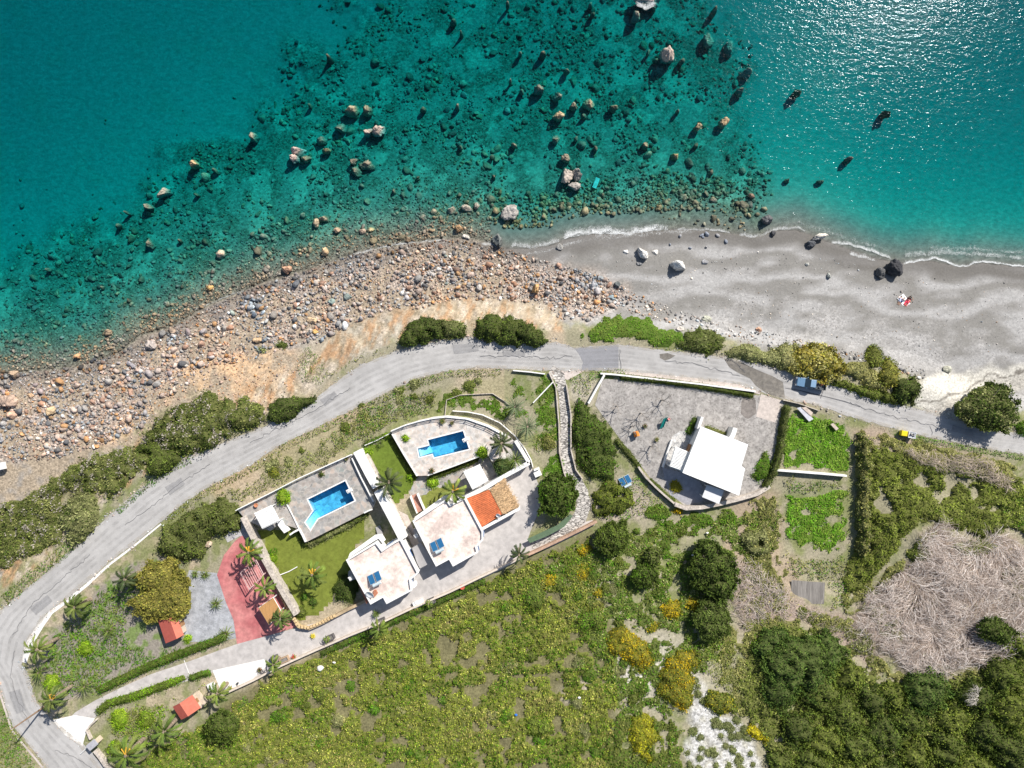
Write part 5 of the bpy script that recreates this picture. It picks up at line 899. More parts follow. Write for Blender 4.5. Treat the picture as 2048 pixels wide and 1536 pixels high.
for cx, cy, r, h, pl, lb in [(565,995,13,2.0,YG,'bright yellow green round bush on the western pool terrace'),(642,949,5,.9,[DK[1],DK[2]],'tiny dark potted bush on the western pool terrace'),(545,1118,9,1.0,YG,'lime bush by the round grass bed'),(735,905,8,1.2,YG,'lime bush at the seaward corner of the middle lawn'),(774,872,6,1.0,YG,'lime bush at the top of the middle lawn'),(822,955,8,1.2,YG,'lime bush at the inner corner of the eastern pool terrace'),(864,965,11,1.2,YG,'round lime bush by the eastern terrace steps'),(965,905,11,1.6,YG,'lime shrub in front of the eastern pool'),(811,877,7,1.0,YG,'small lime bush on the paving of the eastern pool'),(168,1300,13,1.5,YG,'yellow green bush alone in the palm garden'),(100,1368,17,1.6,YG,'spreading yellow green bush near the hairpin'),(235,1440,18,1.6,YG,'yellow green bush by the entrance pillar'),(290,1440,16,1.5,YG+OL,'yellow green bush in the lower garden'),(228,1500,16,1.6,OL+YG,'straggly olive bush beside the leaning palm'),(375,1278,8,.8,YG,'small lime bush behind the red shed'),(1095,885,14,1.2,TN+OL,'dry tan bush by the cobbled steps'),(626,1205,9,.9,[BR[1],DK[2]],'small round clipped bush on the garden path'),(608,1195,7,.8,[BR[1],DK[2]],'smallest clipped bush on the garden path'),(690,1180,26,1.8,DK,'dark bush in the shade of the western villa'),(600,1225,12,1.2,OL,'olive bush inside the corner of the garden wall'),(545,1105,10,.3,[BR[1],OL[0]],'round grass bed by the lawn wall'),(548,945,11,.8,GO[1:]+[OL[0]],'orange tinged bush on the verge above the western terrace'),(1005,935,17,2.0,[DK[2],(.07,.11,.06)],'dark fig bush beside the fan palm'),(640,960,1,.1,OL,'')]:
    if lb: E('bush', circ(cx, cy, r, 12, .15), h, .17, 60, pl, lb, 'bush', max(6, r*.7), step=3, z0=5.5 if (inpoly(POOL_DECK_A, np.array([cx]), np.array([cy]))[0] or inpoly(POOL_DECK_B, np.array([cx]), np.array([cy]))[0]) and h > .5 else None)
# stick tangles
def sticks(poly, n, L, w, cols, label, seed, zr=(.2, 1.3)):
    R = np.random.default_rng(seed); px, py = scatter(poly, n, R); K = 7; g = gz(px, py)
    ang = fbm(px/80, py/80, 31)*13+R.normal(0, .30, n); bend = R.normal(0, .22, n); ln = L*R.uniform(.5, 1.4, n); z = g+R.uniform(*zr, n); x, y = W(px, py, z)
    P = np.zeros((n, K, 3)); P[:,0] = np.stack([x,y,z],1); a = ang.copy()
    for k in range(1, K):
        a = a+bend; P[:,k,0] = P[:,k-1,0]+np.cos(a)*ln/K; P[:,k,1] = P[:,k-1,1]+np.sin(a)*ln/K; P[:,k,2] = P[:,0,2]+.4*np.sin(k/K*3.1)*(ln/L)
    D = np.gradient(P, axis=1); S = np.stack([-D[...,1], D[...,0], np.zeros((n,K))], -1); S /= np.linalg.norm(S, axis=-1, keepdims=True)+1e-9
    ww = w*R.uniform(.5, 1.4, n)[:,None,None]*np.linspace(1,.4,K)[None,:,None]; up = np.zeros_like(S); up[...,2] = 1
    V = np.stack([P+S*ww, P+up*ww*1.2, P-S*ww], 2).reshape(-1,3); I = np.arange(n*K*3).reshape(n,K,3)
    Q = np.concatenate([np.stack([I[:,:-1,i],I[:,1:,i],I[:,1:,i+1],I[:,:-1,i+1]],-1).reshape(-1,4) for i in (0,1)])
    c = arr(cols)[R.integers(0, len(cols), n)]*R.uniform(.6, 1.3, (n,1)); c = np.repeat(c, K*3, 0)
    tag(fast('dead_branches', V, Q, mat('dry_wood', (.4,.35,.3), .2, 4, .9, 0, attr=True), c), label, 'branches', kind='stuff')
sticks(TANGLE, 10500, 2.6, .025, [(.66,.58,.53),(.50,.42,.37),(.76,.70,.65),(.30,.24,.2),(.46,.37,.31)], 'swirling tangle of bleached dead branches', 61)
E('dry_scrub', TANGLE2, .7, .2, 16, TN+[GY[0],OL[1]], 'pinkish dry brush with green tufts on the slope beneath the plots', 'scrub', 10, kind='stuff', core=False, gap=.58)
sticks(TANGLE2, 700, 1.8, .022, [(.42,.34,.29),(.36,.29,.25),(.5,.44,.4)], 'thin dry twigs scattered over the pink slope', 62, (.05,.5))
sticks([(1400,1180),(1500,1120),(1560,1160),(1570,1220),(1500,1260),(1470,1230)], 900, 1.8, .035, [(.42,.34,.29),(.5,.44,.4)], 'dry grey twigs beneath the grey leaved tree', 63, (.05,.5))
sticks([(1935,1380),(1960,1378),(1956,1412),(1938,1410)], 90, 1.5, .03, [(.48,.44,.4)], 'white dead branches among the evergreen shrubs', 64, (2.4,3.6))
sticks([(1790,890),(1990,920),(2030,980),(1960,960),(1850,930)], 700, 1.6, .03, [(.45,.37,.3)], 'dry stalks over the brush below the road', 65, (.8,1.6))

for k, (p, pl, lb) in enumerate([([(1735,1215),(1760,1205),(1800,1235),(1815,1285),(1795,1290),(1755,1260)],GY+[OL[2]],'grey green shrub mixed into the western end of the dead branches'),([(1815,1105),(1845,1085),(1870,1110),(1850,1130),(1825,1125)],OL,'olive shrub reaching into the dead branches from the slope'),([(1905,1090),(1960,1085),(1995,1090),(1975,1110),(1920,1108)],OL[:2]+GY[:1],'long olive shrub over the upper rim of the dead branches'),([(2005,1150),(2040,1130),(2080,1180),(2060,1230),(2020,1200)],GY,'grey shrub at the eastern rim of the dead branches'),([(1830,1335),(1880,1330),(1910,1345),(1870,1360),(1835,1355)],OL[1:]+DK[2:],'low green shrub at the lower rim of the dead branches')]): E('shrub', p, 1.3, .22, 20, pl, lb, 'shrub', 10)
E('herbs', TANGLE, .5, .2, 3.5, [TN[0],TN[1],GY[0],OL[1]], 'scattered dry leaves and weeds among the dead branches', 'grass', 10, kind='stuff', core=False, gap=.5)
# palms
trunkm = mat('palm_trunk', (.24,.19,.14), .4, 5, .95, .8); frondm = mat('palm_fronds', (.1,.14,.04), .15, 2, .7, 0, attr=True, transl=.06, spec=.15)
def frond_mesh(nf, L, wid, droop, seed, cols, nl=11, fan=False):
    R = np.random.default_rng(seed); V = []; Fc = []; CC = []
    for i in range(nf):
        a = 2.399*i+R.normal(0,.12); el = (1.25-1.35*(i/nf))+R.normal(0,.08); ln = L*R.uniform(.85,1.1); c0 = arr(cols[R.integers(len(cols))])*R.uniform(.8,1.25); K = 8
        pts = []; p = np.array([0,0,0.]); e = el
        for k in range(K+1):
            pts.append(p.copy()); p = p+np.array([math.cos(a)*math.cos(e), math.sin(a)*math.cos(e), math.sin(e)])*ln/K; e -= droop/K*(1+k*.15)
        pts = np.array(pts); s = np.array([-math.sin(a), math.cos(a), 0])
        b = len(V)
        for k in range(K+1): w_ = .05*(1-k/K)+.012; V += [pts[k]-s*w_, pts[k]+np.array([0,0,w_]), pts[k]+s*w_]; CC += [c0*1.2]*3
        for k in range(K):
            for j in (0,1): Fc.append((b+k*3+j, b+k*3+3+j, b+k*3+4+j, b+k*3+1+j))
        for k in range(nl):
            t = (k+.8)/nl*K; i0 = min(int(t), K-1); q = pts[i0]*(1-(t-i0))+pts[i0+1]*(t-i0); u = pts[i0+1]-pts[i0]; u /= np.linalg.norm(u)
            lw = wid*.85*math.sin(math.pi*min(1,(k+1.2)/(nl+.8)))**.6
            for sg in (-1,1):
                dr = (s*sg*.62+u*.95+np.array([0,0,-.12+R.normal(0,.08)])); dr /= np.linalg.norm(dr); tip = q+dr*lw; hw = u*wid*.24
                b = len(V); V += [q-hw, q+hw, tip+hw*.3, tip-hw*.3]; CC += [c0*R.uniform(.85,1.15)]*4; Fc.append((b,b+1,b+2,b+3))
    return np.array(V), np.array(Fc), np.array(CC)
PGREEN=[(.09,.13,.03),(.07,.10,.025),(.13,.16,.04)]; PBLUE=[(.15,.19,.10),(.12,.16,.08)]; PLIME=[(.13,.18,.03),(.09,.14,.025),(.18,.22,.05)]; PDARK=[(.045,.065,.025),(.08,.10,.035)]
_pc = {}
def palm(cx, cy, r, h, kind, label, group=None, name='palm_tree', flower=False):
    kinds = {'date': (26, 1.0, .24, 1.7, PGREEN, 12), 'few': (15, 1.0, .26, 1.5, PLIME, 11), 'dark': (18, 1.0, .24, 1.5, PDARK, 11), 'blue': (34, 1.0, .12, .9, PBLUE, 9), 'yucca': (44, 1.0, .10, .7, PLIME+PGREEN, 7)}
    nf, L, wid, dr, cols, nl = kinds[kind]
    x, y, g = inv(cx, cy, h); R_ = r/M*1.12; e = empty(name, (x, y, g), label, 'palm', group)
    v, f, c = frond_mesh(nf, R_, wid*R_*.9, dr, int(cx), cols, nl); v = v+np.array([x, y, g+h-.12*R_]); fast('crown', v, f, frondm, c, parent=e)
    mb = MB(); tr = .12+.045*R_ if kind in ('blue','yucca') else .16+.06*R_
    prof = [(tr*1.25, -.1)]
    nz = max(4, int(h/.3))
    for i in range(nz): prof += [(tr*(1.05 if i % 2 else .92), .15+i*(h-.2)/nz)]
    prof += [(tr*1.1, h-.1), (tr*.6, h+.1)]; mb.lathe((x, y, g), prof, 10); mb.build('trunk', trunkm, e)
    if flower:
        q = MB(); 
        for i in range(4): a = .5+i*.5; q.bar((x,y,g+h), (x+.35*R_*math.cos(a), y+.35*R_*math.sin(a), g+h+.1), .05, 5, .16)
        q.build('flower_stalk', mat('flower_orange', (.62,.36,.04), .3, 6), e)
    return e
for a in [(778,965,32,4.6,'dark','slender palm on the middle lawn by the white wall'),(906,983,30,4.6,'few','tall palm in front of the eastern villa roof',None,'palm_tree',True),(1003,887,27,5.0,'dark','dark palm at the east end of the eastern pool'),(1030,920,20,2.6,'yucca','spiky fan palm in the walled corner of the eastern terrace'),(1030,814,25,2.6,'blue','pale blue green palm at the seaward corner of the curved wall'),(1055,854,28,3.0,'blue','larger pale blue green palm outside the curved terrace wall'),(1038,1110,22,4.4,'dark','star shaped dark palm over the driveway wall'),(497,1105,30,5.2,'few','palm with orange flowers over the red patio',None,'palm_tree',True),(624,1150,32,4.6,'few','palm with orange flower stalks on the western lawn',None,'palm_tree',True),(529,1176,24,4.8,'few','palm between the pergola and the wooden canopy'),(561,1239,24,4.8,'date','bushy palm at the driveway corner of the red patio'),(757,1259,22,4.4,'few','palm over the driveway wall opposite the western villa'),(546,1330,19,3.4,'few','palm at the end of the white concrete apron'),(434,1388,26,4.4,'few','palm behind the second red shed'),(249,1159,27,4.8,'dark','dark palm beneath the yellow flowered tree'),(149,1215,31,4.6,'date','broad palm beside the white kerb of the bend'),(73,1300,29,5.6,'few','palm leaning out over the hairpin'),(102,1400,29,5.6,'date','palm with orange flowers at the driveway mouth',None,'palm_tree',True),(251,1512,42,6.0,'few','largest palm at the bottom edge, its thick trunk bare',None,'palm_tree',True),(327,1464,34,5.2,'few','palm with drooping fronds next to the second red shed'),(740,1330-110,0,0,'','')]:
    if a[2]: palm(*a)
for a in [(215,1263,16,1.4,'yucca','whorled yucca in the middle of the palm garden'),(168,1374,19,1.6,'yucca','whorled yucca beside the driveway mouth'),(76,1346,20,2.0,'yucca','whorled yucca at the hairpin kerb'),(432,1208,14,.8,'yucca','yucca in a round bed on the grey gravel'),(451,1268,16,.9,'yucca','yucca in a white ringed bed at the gravel corner'),(410,1150,11,.6,'yucca','small agave at the top of the grey gravel'),(390,1148,9,.5,'yucca','smallest agave at the top of the grey gravel'),(752,1228,9,.8,'yucca','potted yucca by the dark planter'),(857,1208,10,1.6,'few','small palm in a dark planter facing the western villa'),(653,1280,9,1.4,'few','small palm in a dark planter on the lower driveway'),(760,888,9,.5,'yucca','little spiky plant above the middle lawn')]:
    palm(*a[:6], None, 'yucca_plant')
# leafless trees in the gravel yard
def bare(cx, cy, h, label, seed):
    x, y, g = inv(cx, cy, 0); e = empty('bare_tree', (x, y, g), label, 'tree', None); R = random.Random(seed); mb = MB(); br = MB()
    mb.bar((x,y,g-.1), (x+.15,y-.1,g+h*.45), .13, 7, .09)
    def grow(p, d, l, r, n):
        q = p+d*l; br.bar(p, q, r, 5, r*.6)
        if n:
            for _ in range(R.choice((2,3))):
                nd = (d+Vector((R.uniform(-1,1), R.uniform(-1,1), R.uniform(-.3,.4)))*.75).normalized(); grow(q, nd, l*.75, r*.62, n-1)
    for i in range(4): a = i*1.6+R.random(); grow(Vector((x+.15,y-.1,g+h*.43)), Vector((math.cos(a), math.sin(a), .8)).normalized(), h*.28, .075, 3)
    gb = mat('grey_bark', (.30,.27,.24), .3, 5, .95, .4); mb.build('trunk', gb, e); br.build('branches', gb, e)
for i, (cx, cy, h, lb) in enumerate([(1232,812,2.6,'leafless tree nearest the white boundary wall'),(1280,826,3.0,'leafless tree in the middle of the gravel yard'),(1322,800,2.8,'leafless tree seaward of the green slide'),(1262,852,2.4,'leafless tree by the orange toy'),(1300,892,2.8,'leafless tree near the terrace of the white roofed house'),(1478,886,2.4,'leafless shrub tree at the landward wall of the white roofed house')]): bare(cx, cy, h, lb, i+3)

# ------------------------------------------------------------------ villas
glass = mat('dark_glass', (.03,.05,.07), .1, 1, .15, 0, spec=.6); bluef = mat('blue_shutters', (.05,.12,.28), .1, 3, .6, .1)
wood = mat('brown_wood', (.42,.23,.09), .3, 5, .7, .3, stretch=(8,.6,1,-.9)); rail = mat('white_painted_rail', (.78,.78,.76), .05, 3, .6, 0)
concr = mat('roof_screed', (.60,.49,.44), .28, 1.6, .9, .2, var2=(.74,.65,.58)); greyc = mat('grey_render', (.33,.32,.32), .12, 1.2, .9, .1)
def opening(parent, p, q, t, w_, z0, z1, kind='window'):
    """window or door on the wall from p to q (world), its middle at fraction t"""
    p, q = Vector(p[:2]), Vector(q[:2]); d = (q-p).normalized(); c = p+(q-p)*t; rot = math.atan2(d.y, d.x)
    f = MB().box(c, w_, .22, z0, z1, rot).build(kind, bluef if kind == 'window' else mat('door_wood', (.30,.16,.08), .2, 3), parent)
    MB().box(c, w_-.18, .26, z0+.09, z1-.09, rot).build('pane' if kind == 'window' else 'panel', glass if kind == 'window' else mat('door_wood'), f)
    if kind == 'window': MB().box(c, w_+.2, .34, z0-.09, z0-.002, rot).build('sill', WHITE(), f)
def house(label, roof_px, zr, par, wins, roofmat, pth=.28, wallmat=None):
    P = wp(roof_px, zr); c = arr(P).mean(0); e = empty('house', (c[0], c[1], Z0), label, 'house'); wm = wallmat or WHITE()
    if sum(P[i][0]*P[(i+1)%len(P)][1]-P[(i+1)%len(P)][0]*P[i][1] for i in range(len(P))) < 0: P = P[::-1]
    MB().prism(P, Z0-.3, zr-par).build('wall', wm, e)
    if par > 0:
        ring(MB(), inset(P, -.02), pth, zr-par+.002, zr).build('parapet', WHITE(), e)
        MB().prism(inset(P, pth+.01), zr-par-.1, zr-par+.012).build('roof', roofmat, e)
    else: MB().prism(inset(P, -.18), zr, zr+.22).build('roof', roofmat, e)
    n = len(P)
    for i, t, w_, z0, z1, k in wins: opening(e, P[i % n], P[(i+1) % n], t, w_, Z0+z0, Z0+z1, k)
    return e, P
RA = [(692,1120),(752,1084),(764,1100),(788,1084),(801,1077),(837,1146),(821,1160),(824,1181),(773,1208),(766,1195),(741,1209),(717,1166)]
RB = [(825,1042),(893,998),(901,1009),(930,995),(966,1063),(966,1080),(953,1094),(956,1105),(906,1133),(898,1119),(872,1133),(857,1105)]
wa = [(i, .5, 1.2, 1.0, 2.3, 'window') for i in (1, 4, 6, 8)]+[(10, .25, 1.1, .02, 2.2, 'door'), (10, .7, 1.4, .9, 2.3, 'window'), (0, .5, 1.2, .9, 2.2, 'window'), (3, .5, 1.0, .02, 2.2, 'door')]
HA, PA = house('western villa with pink mottled flat roof, white parapet and a rust coloured edge', RA, 8.3, .45, wa, concr)
HB, PB = house('eastern villa with pink mottled flat roof, joined to an orange tiled annex', RB, 8.3, .45, wa, concr)
# lower front bands (terrace canopies) of both villas
for nm, pts, par in (('terrace_canopy', [(700,1106),(750,1070),(764,1068),(771,1080),(764,1085),(757,1077),(750,1081),(696,1116)], HA), ('terrace_canopy', [(830,1034),(890,990),(896,991),(902,1003),(897,1005),(891,997),(828,1040)], HB)):
    MB().prism(wp(pts, 7.2), 6.9, 7.2).build(nm, WHITE(), par)
# rust edge strip and small roof shelves
MB().prism(wp([(716,1168),(721,1166),(739,1204),(733,1208)], 7.6), 7.3, 7.6).build('roof_edge', mat('rust_brown', (.36,.15,.09), .25, 3), HA)
for pts, par, nm in (([(697,1143),(706,1140),(716,1156),(702,1162),(696,1152)], HA, 'chimney_shelf'), ([(826,1060),(836,1054),(848,1080),(838,1086)], HB, 'chimney_shelf')): MB().prism(wp(pts, 6.6), 5.2, 6.6).build(nm, greyc, par)
for cx, cy, par in ((701,1157,HA),(832,1072,HB)): MB().box(W(cx,cy,7.1), .7, .7, 6.6, 7.1, .5).box(W(cx,cy,7.1), .45, .45, 7.1, 7.3, .5).build('chimney', WHITE(), par)
MB().prism(wp([(827,1165),(832,1166),(833,1172),(828,1176),(821,1176),(821,1168)], 7.4), 6.0, 7.4).build('round_niche', WHITE(), HA)
# grey flat canopy between the villas
e = empty('carport', (*W(840,1110,6.6), Z0), 'grey flat roofed carport between the two villas', 'carport')
MB().prism(wp([(824,1096),(842,1085),(862,1115),(864,1124),(840,1137),(835,1128),(832,1120)], 6.8), 6.55, 6.8).build('roof', greyc, e)
m_ = MB()
for q in ((827,1097),(842,1088),(861,1122),(840,1134)): m_.box(W(*q,6.6), .2, .2, Z0, 6.55)
m_.build('posts', WHITE(), e)
# annex: orange ribbed roof and thatch
ax = empty('annex', (*W(985,1005,6.9), Z0), 'low annex roofed half with orange ribbed tiles and half with brown thatch', 'annex')
def quadpt(c, u, v): a = c[0]*(1-u)+c[1]*u; b = c[3]*(1-u)+c[2]*u; return a*(1-v)+b*v
def corrugated(c, zt, ribs, amp):
    nu, nv = 12, ribs*6; V = []; 
    for j in range(nv+1):
        for i in range(nu+1):
            p = quadpt(c, i/nu, j/nv); V.append((p[0], p[1], p[2]+amp*math.cos(j/6*2*math.pi)))
    I = np.arange(len(V)).reshape(nv+1, nu+1); return np.array(V), np.stack([I[1:,:-1],I[1:,1:],I[:-1,1:],I[:-1,:-1]],-1).reshape(-1,4)
tile = mat('orange_roof_tiles', (.52,.15,.06), .3, 2.5, .75, .2)
c = [W3(933,997,7.0), W3(978,979,7.3), W3(1004,1028,7.3), W3(964,1054,7.0)]; v, f = corrugated(c, 7, 17, .06); fast('tiled_roof', v, f, tile, parent=ax)
MB().slab([q-Vector((0,0,.12)) for q in c], .12).build('roof_board', wood, ax)
th = mat('thatch', (.38,.25,.135), .5, 3.5, .95, .8, stretch=(.8,6,1,.5)); c2 = [W3(979,979,7.3), W3(1007,959,6.8), W3(1038,1014,6.8), W3(1005,1029,7.3)]
MB().slab(c2, .2).build('thatched_roof', th, ax)
def straw():
    R = np.random.default_rng(4); V = []; Q = []; CC = []
    for i in range(900):
        u, v_ = R.random(2); p = np.array(quadpt(c2, u, v_))+np.array([0,0,.03+R.random()*.12]); d = np.array(c2[1]-c2[0]); d /= np.linalg.norm(d); a = R.normal(0,.35); d = np.array([d[0]*math.cos(a)-d[1]*math.sin(a), d[0]*math.sin(a)+d[1]*math.cos(a), R.normal(0,.06)]); s = np.array([-d[1],d[0],0])*.03; L_ = R.uniform(.3,.8)
        b = len(V); V += [p-s,p+s,p+d*L_+s,p+d*L_-s]; Q.append((b,b+1,b+2,b+3)); CC += [np.array([.50,.34,.19])*R.uniform(.5,1.5)]*4
    fast('straw', np.array(V), np.array(Q), mat('dry_wood'), np.array(CC), parent=ax)
straw()
AW = [W(933,999,6.8), W(1006,963,6.8), W(1036,1013,6.8), W(965,1053,6.8)]; AW = [tuple(map(float,q)) for q in AW]
MB().prism(inset(AW[::-1], .12), Z0, 6.55).build('wall', WHITE(), ax)
MB().prism(ribbon([W(966,1057,7.0), W(1039,1017,7.0)], .5), Z0, 6.98).build('front_wall', WHITE(), ax); opening(ax, AW[3], AW[2], .35, 1.4, Z0+.02, Z0+2.2, 'door')
# boundary and retaining walls
def wall(pts, w_, z0, z1, m, label, name='garden_wall', group=None, zt=None, cat='wall', gap=False):
    zz = z1 if zt is None else zt; return tag(MB().prism(ribbon([W(*p, zz) for p in pts], w_), z0, z1).build(name, m, bevel=.03), label, cat, group)
wall([(713,902),(738,950),(752,975)], 1.35, Z0-.3, 6.9, WHITE(), 'seaward length of the thick white wall dividing the two villas', zt=6.9)
wall([(755,981),(781,1030),(806,1078)], 1.5, Z0-.3, 7.5, WHITE(), 'taller landward length of the thick white wall dividing the two villas', zt=7.5)
wall([(733,908),(757,955),(782,1003),(806,1048),(822,1075)], .45, Z0-.3, 5.2, STONE(), 'low stone edging on the east side of the thick dividing wall')
wall([(485,1034),(520,1104),(545,1150),(568,1190),(592,1230)], .95, Z0-.3, 6.1, STONE(), 'wide pale stone wall between the red patio and the western lawn')
def capstones():
    R = random.Random(2); P = [(516,1104),(530,1128),(548,1162),(566,1198),(584,1232),(596,1252),(615,1256),(640,1246),(672,1230)]; k = 0
    L_ = [0]; [L_.append(L_[-1]+math.dist(P[i],P[i+1])) for i in range(len(P)-1)]
    s = 0
    while s < L_[-1]:
        i = max(j for j in range(len(L_)-1) if L_[j] <= s); t = (s-L_[i])/(L_[i+1]-L_[i]); x = P[i][0]*(1-t)+P[i+1][0]*t; y = P[i][1]*(1-t)+P[i+1][1]*t
        a = math.atan2(-(P[i+1][1]-P[i][1]), P[i+1][0]-P[i][0])+R.uniform(-.15,.15); X, Y = W(x, y, 5.2); o = MB().box((0,0), R.uniform(.42,.52), R.uniform(.5,.7), -.14, .14, a, .85, .85).build('capstone', mat('honey_stone', (.55,.40,.22), .3, 3, .9, .5), bevel=.04)
        o.location = (float(X), float(Y), 5.2); tag(o, 'honey coloured block in the row of stones along the garden wall', 'stone block', 'honey coloured stones along the garden wall'); s += 6.3
capstones()
wall([(514,1105),(530,1130),(548,1164),(566,1200),(584,1234),(597,1255),(618,1258),(645,1246),(690,1222),(735,1200)], .5, Z0-.3, 5.05, mat('honey_wall', (.42,.32,.2), .3, 3, .9, .5), 'low wall carrying the row of honey coloured stones')
wall([(455,1385),(505,1362),(560,1333),(640,1297),(700,1271),(760,1247),(830,1214),(900,1184),(960,1155),(1030,1122),(1050,1112)], .32, Z0-.3, 5.1, mat('cream_wall', (.60,.52,.44), .15, 2), 'long low cream wall on the field side of the driveway')
wall([(1050,1113),(1110,1085),(1165,1058),(1194,1043)], .45, Z0-.3, 5.3, mat('brick_edge', (.42,.28,.2), .3, 3), 'weathered brick topped wall beside the cobbled steps')
wall([(932,995),(970,976),(1010,952),(1058,926)], .75, Z0-.3, 6.7, WHITE(), 'white wall behind the thatched roof')
wall([(1058,926),(1038,893),(1031,882)], .6, Z0-.3, 6.7, WHITE(), 'white wall at the east end of the eastern terrace')
wall([(1277,934),(1292,955),(1312,975),(1332,993),(1350,1008)], .35, Z0-.3, 5.1, STONE(), 'narrow curved stone wall south west of the terrace')
wall([(1350,1009),(1372,1017),(1405,1015),(1440,1008),(1480,998),(1515,988),(1540,973)], .7, Z0-.3, 5.4, STONE(), 'broad curved stone wall at the foot of the white roofed house')
wall([(1177,807),(1193,778),(1209,750)], .35, Z0-.3, 5.4, WHITE(), 'short white wall leading from the road into the thicket')
wall([(1201,747),(1230,749),(1300,757),(1400,768),(1512,783)], .3, Z0-.3, 5.0, WHITE(), 'long low white wall between the road and the gravel yard')
wall([(1546,940),(1600,944),(1650,948),(1694,952)], .35, Z0-.3, 5.3, WHITE(), 'straight white wall at the lower side of the green plot')
wall([(1566,800),(1600,808),(1640,822)], .12, Z0-.1, 4.9, STONE(), 'thin kerb wall above the green plot')
wall([(1026,741),(1060,744),(1090,748)], .22, Z0-.2, 4.8, WHITE(), 'short white kerb wall by the top of the cobbled steps')
wall([(1066,806),(1086,785),(1106,764)], .2, Z0-.2, 4.9, WHITE(), 'thin white wall crossing the grass beside the cobbled steps')
wall([(1098,745),(1112,775),(1118,850),(1119,905),(1128,945),(1140,975)], .22, Z0-.2, 4.75, STONE(), 'low stone kerb on the villa side of the cobbled steps')
wall([(1133,770),(1142,830),(1142,900),(1152,940),(1165,958)], .22, Z0-.2, 4.9, STONE(), 'low stone kerb on the thicket side of the cobbled steps')
wall([(889,838),(893,800),(920,790),(985,787),(1010,803),(1020,812)], .12, Z0-.1, 4.6, STONE(), 'thin angular wire fence line around the seaward grass', name='fence', cat='fence')
wall([(905,822),(935,824),(965,830),(1000,846),(1030,872),(1050,898),(1062,920),(1066,935)], .16, Z0-.2, 5.0, WHITE(), 'thin white curved wall outside the eastern terrace')
wall([(560,1150),(578,1143),(594,1134)], .15, Z0-.2, 4.55, WHITE(), 'short thin kerb on the western lawn')
wall([(729,891),(755,880),(781,866)], .14, Z0-.2, 4.8, WHITE(), 'thin kerb at the seaward end of the middle lawn')
# green shade net on a frame along the steps
e = empty('shade_net', (*W(1105,1062,6), Z0), 'long dark green shade net stretched beside the cobbled steps', 'shade net')
MB().prism(wp([(1054,1078),(1080,1066),(1115,1050),(1140,1028),(1146,1032),(1128,1054),(1095,1072),(1060,1086)], 5.6), 5.55, 5.6).build('net', mat('green_net', (.10,.15,.09), .2, 4), e)
m_ = MB()
for q in ((1058,1080),(1092,1068),(1126,1050),(1142,1032)): m_.bar(W3(*q,Z0), W3(*q,5.6), .04)
m_.build('posts', greyc, e)

# pool terraces
def terrace(label, deck, zt, pool, steps, m, curb):
    c = arr(wp(deck, zt)).mean(0); e = empty('pool_terrace', (c[0], c[1], Z0), label, 'terrace'); P = wp(deck, zt)
    MB_ = MB(); n = len(P)
    if sum(P[i][0]*P[(i+1)%n][1]-P[(i+1)%n][0]*P[i][1] for i in range(n)) < 0: P = P[::-1]
    for i in range(n):
        j = (i+1) % n; inn = inset(P, .25); MB_.prism([P[i], P[j], inn[j], inn[i]], Z0-.6, zt-.004)
    MB_.build('retaining_wall', WHITE(), e)
    t = [[Vector((*q, 0)) for q in P], [Vector((*q, 0)) for q in wp(pool, zt)]]; v = [q for s in t for q in s]; fs = []
    for a, b, c_ in tessellate_polygon(t):
        cr = (v[b]-v[a]).cross(v[c_]-v[a]).z; fs.append((a,b,c_) if cr > 0 else (a,c_,b))
    me = bpy.data.meshes.new('paving'); me.from_pydata([(q.x,q.y,zt) for q in v], [], fs); me.materials.append(m); o = bpy.data.objects.new('paving', me); C.objects.link(o); o.parent = e; o.location = -wloc(e)
    # pool
    Q = wp(pool, zt)
    if sum(Q[i][0]*Q[(i+1)%len(Q)][1]-Q[(i+1)%len(Q)][0]*Q[i][1] for i in range(len(Q))) < 0: Q = Q[::-1]
    cp = arr(Q).mean(0); pe = empty('swimming_pool', (cp[0], cp[1], zt-1.6), curb, 'pool'); lin = mat('pool_lining', (.44,.78,.95), .04, 2, .5, 0)
    out = inset(Q, -.22); mb = MB(); k = len(Q)
    for i in range(k):
        j = (i+1) % k; mb.add([(*Q[i],zt-2.25),(*Q[j],zt-2.25),(*Q[j],zt-.02),(*Q[i],zt-.02)], [(3,2,1,0)])
    mb.add([(*q, zt-2.25) for q in Q], [tuple(range(k))]); mb2 = mb
    me = bpy.data.meshes.new('basin'); me.from_pydata(mb.v, [], mb.f); me.materials.append(lin); o = bpy.data.objects.new('basin', me); C.objects.link(o); o.parent = pe; o.location = -wloc(pe)
    r_ = MB()
    for i in range(k):
        j = (i+1) % k; r_.prism([out[i], out[j], Q[j], Q[i]], zt-.05, zt+.05)
    r_.build('coping', WHITE(), pe)
    sm = MB(); a0, a1, b1, b0 = [Vector(q) for q in wp(steps, zt)]
    for i in range(5):
        t0, t1 = i/5, (i+1)/5; sm.prism([a0.lerp(a1,t0), a0.lerp(a1,t1), b0.lerp(b1,t1), b0.lerp(b1,t0)], zt-2.24, zt-.35-.27*i)
    sm.build('steps', lin, pe)
    wq = inset(Q, .01); wm = water_mat('pool_water', (.08,.79,.98), .34, .03, .05, ((2.5, 1),))
    MB().prism(wq, zt-2.24, zt-.16).build('water', wm, pe)
    return e
POOLA = [(616,999),(690.5,962),(709,1001),(635,1037),(621,1059),(611,1045),(627,1022)]
POOLB = [(856,880),(926,862),(938,898),(868,915),(865,907.5),(839,914),(835.5,897),(859,891)]
terrace('western pool terrace paved with grey crazy stone', POOL_DECK_A, 5.5, POOLA, [(611,1045),(621,1022),(634,1038),(621,1059)], crazy, 'western pool with a slanted arm of steps at one corner')
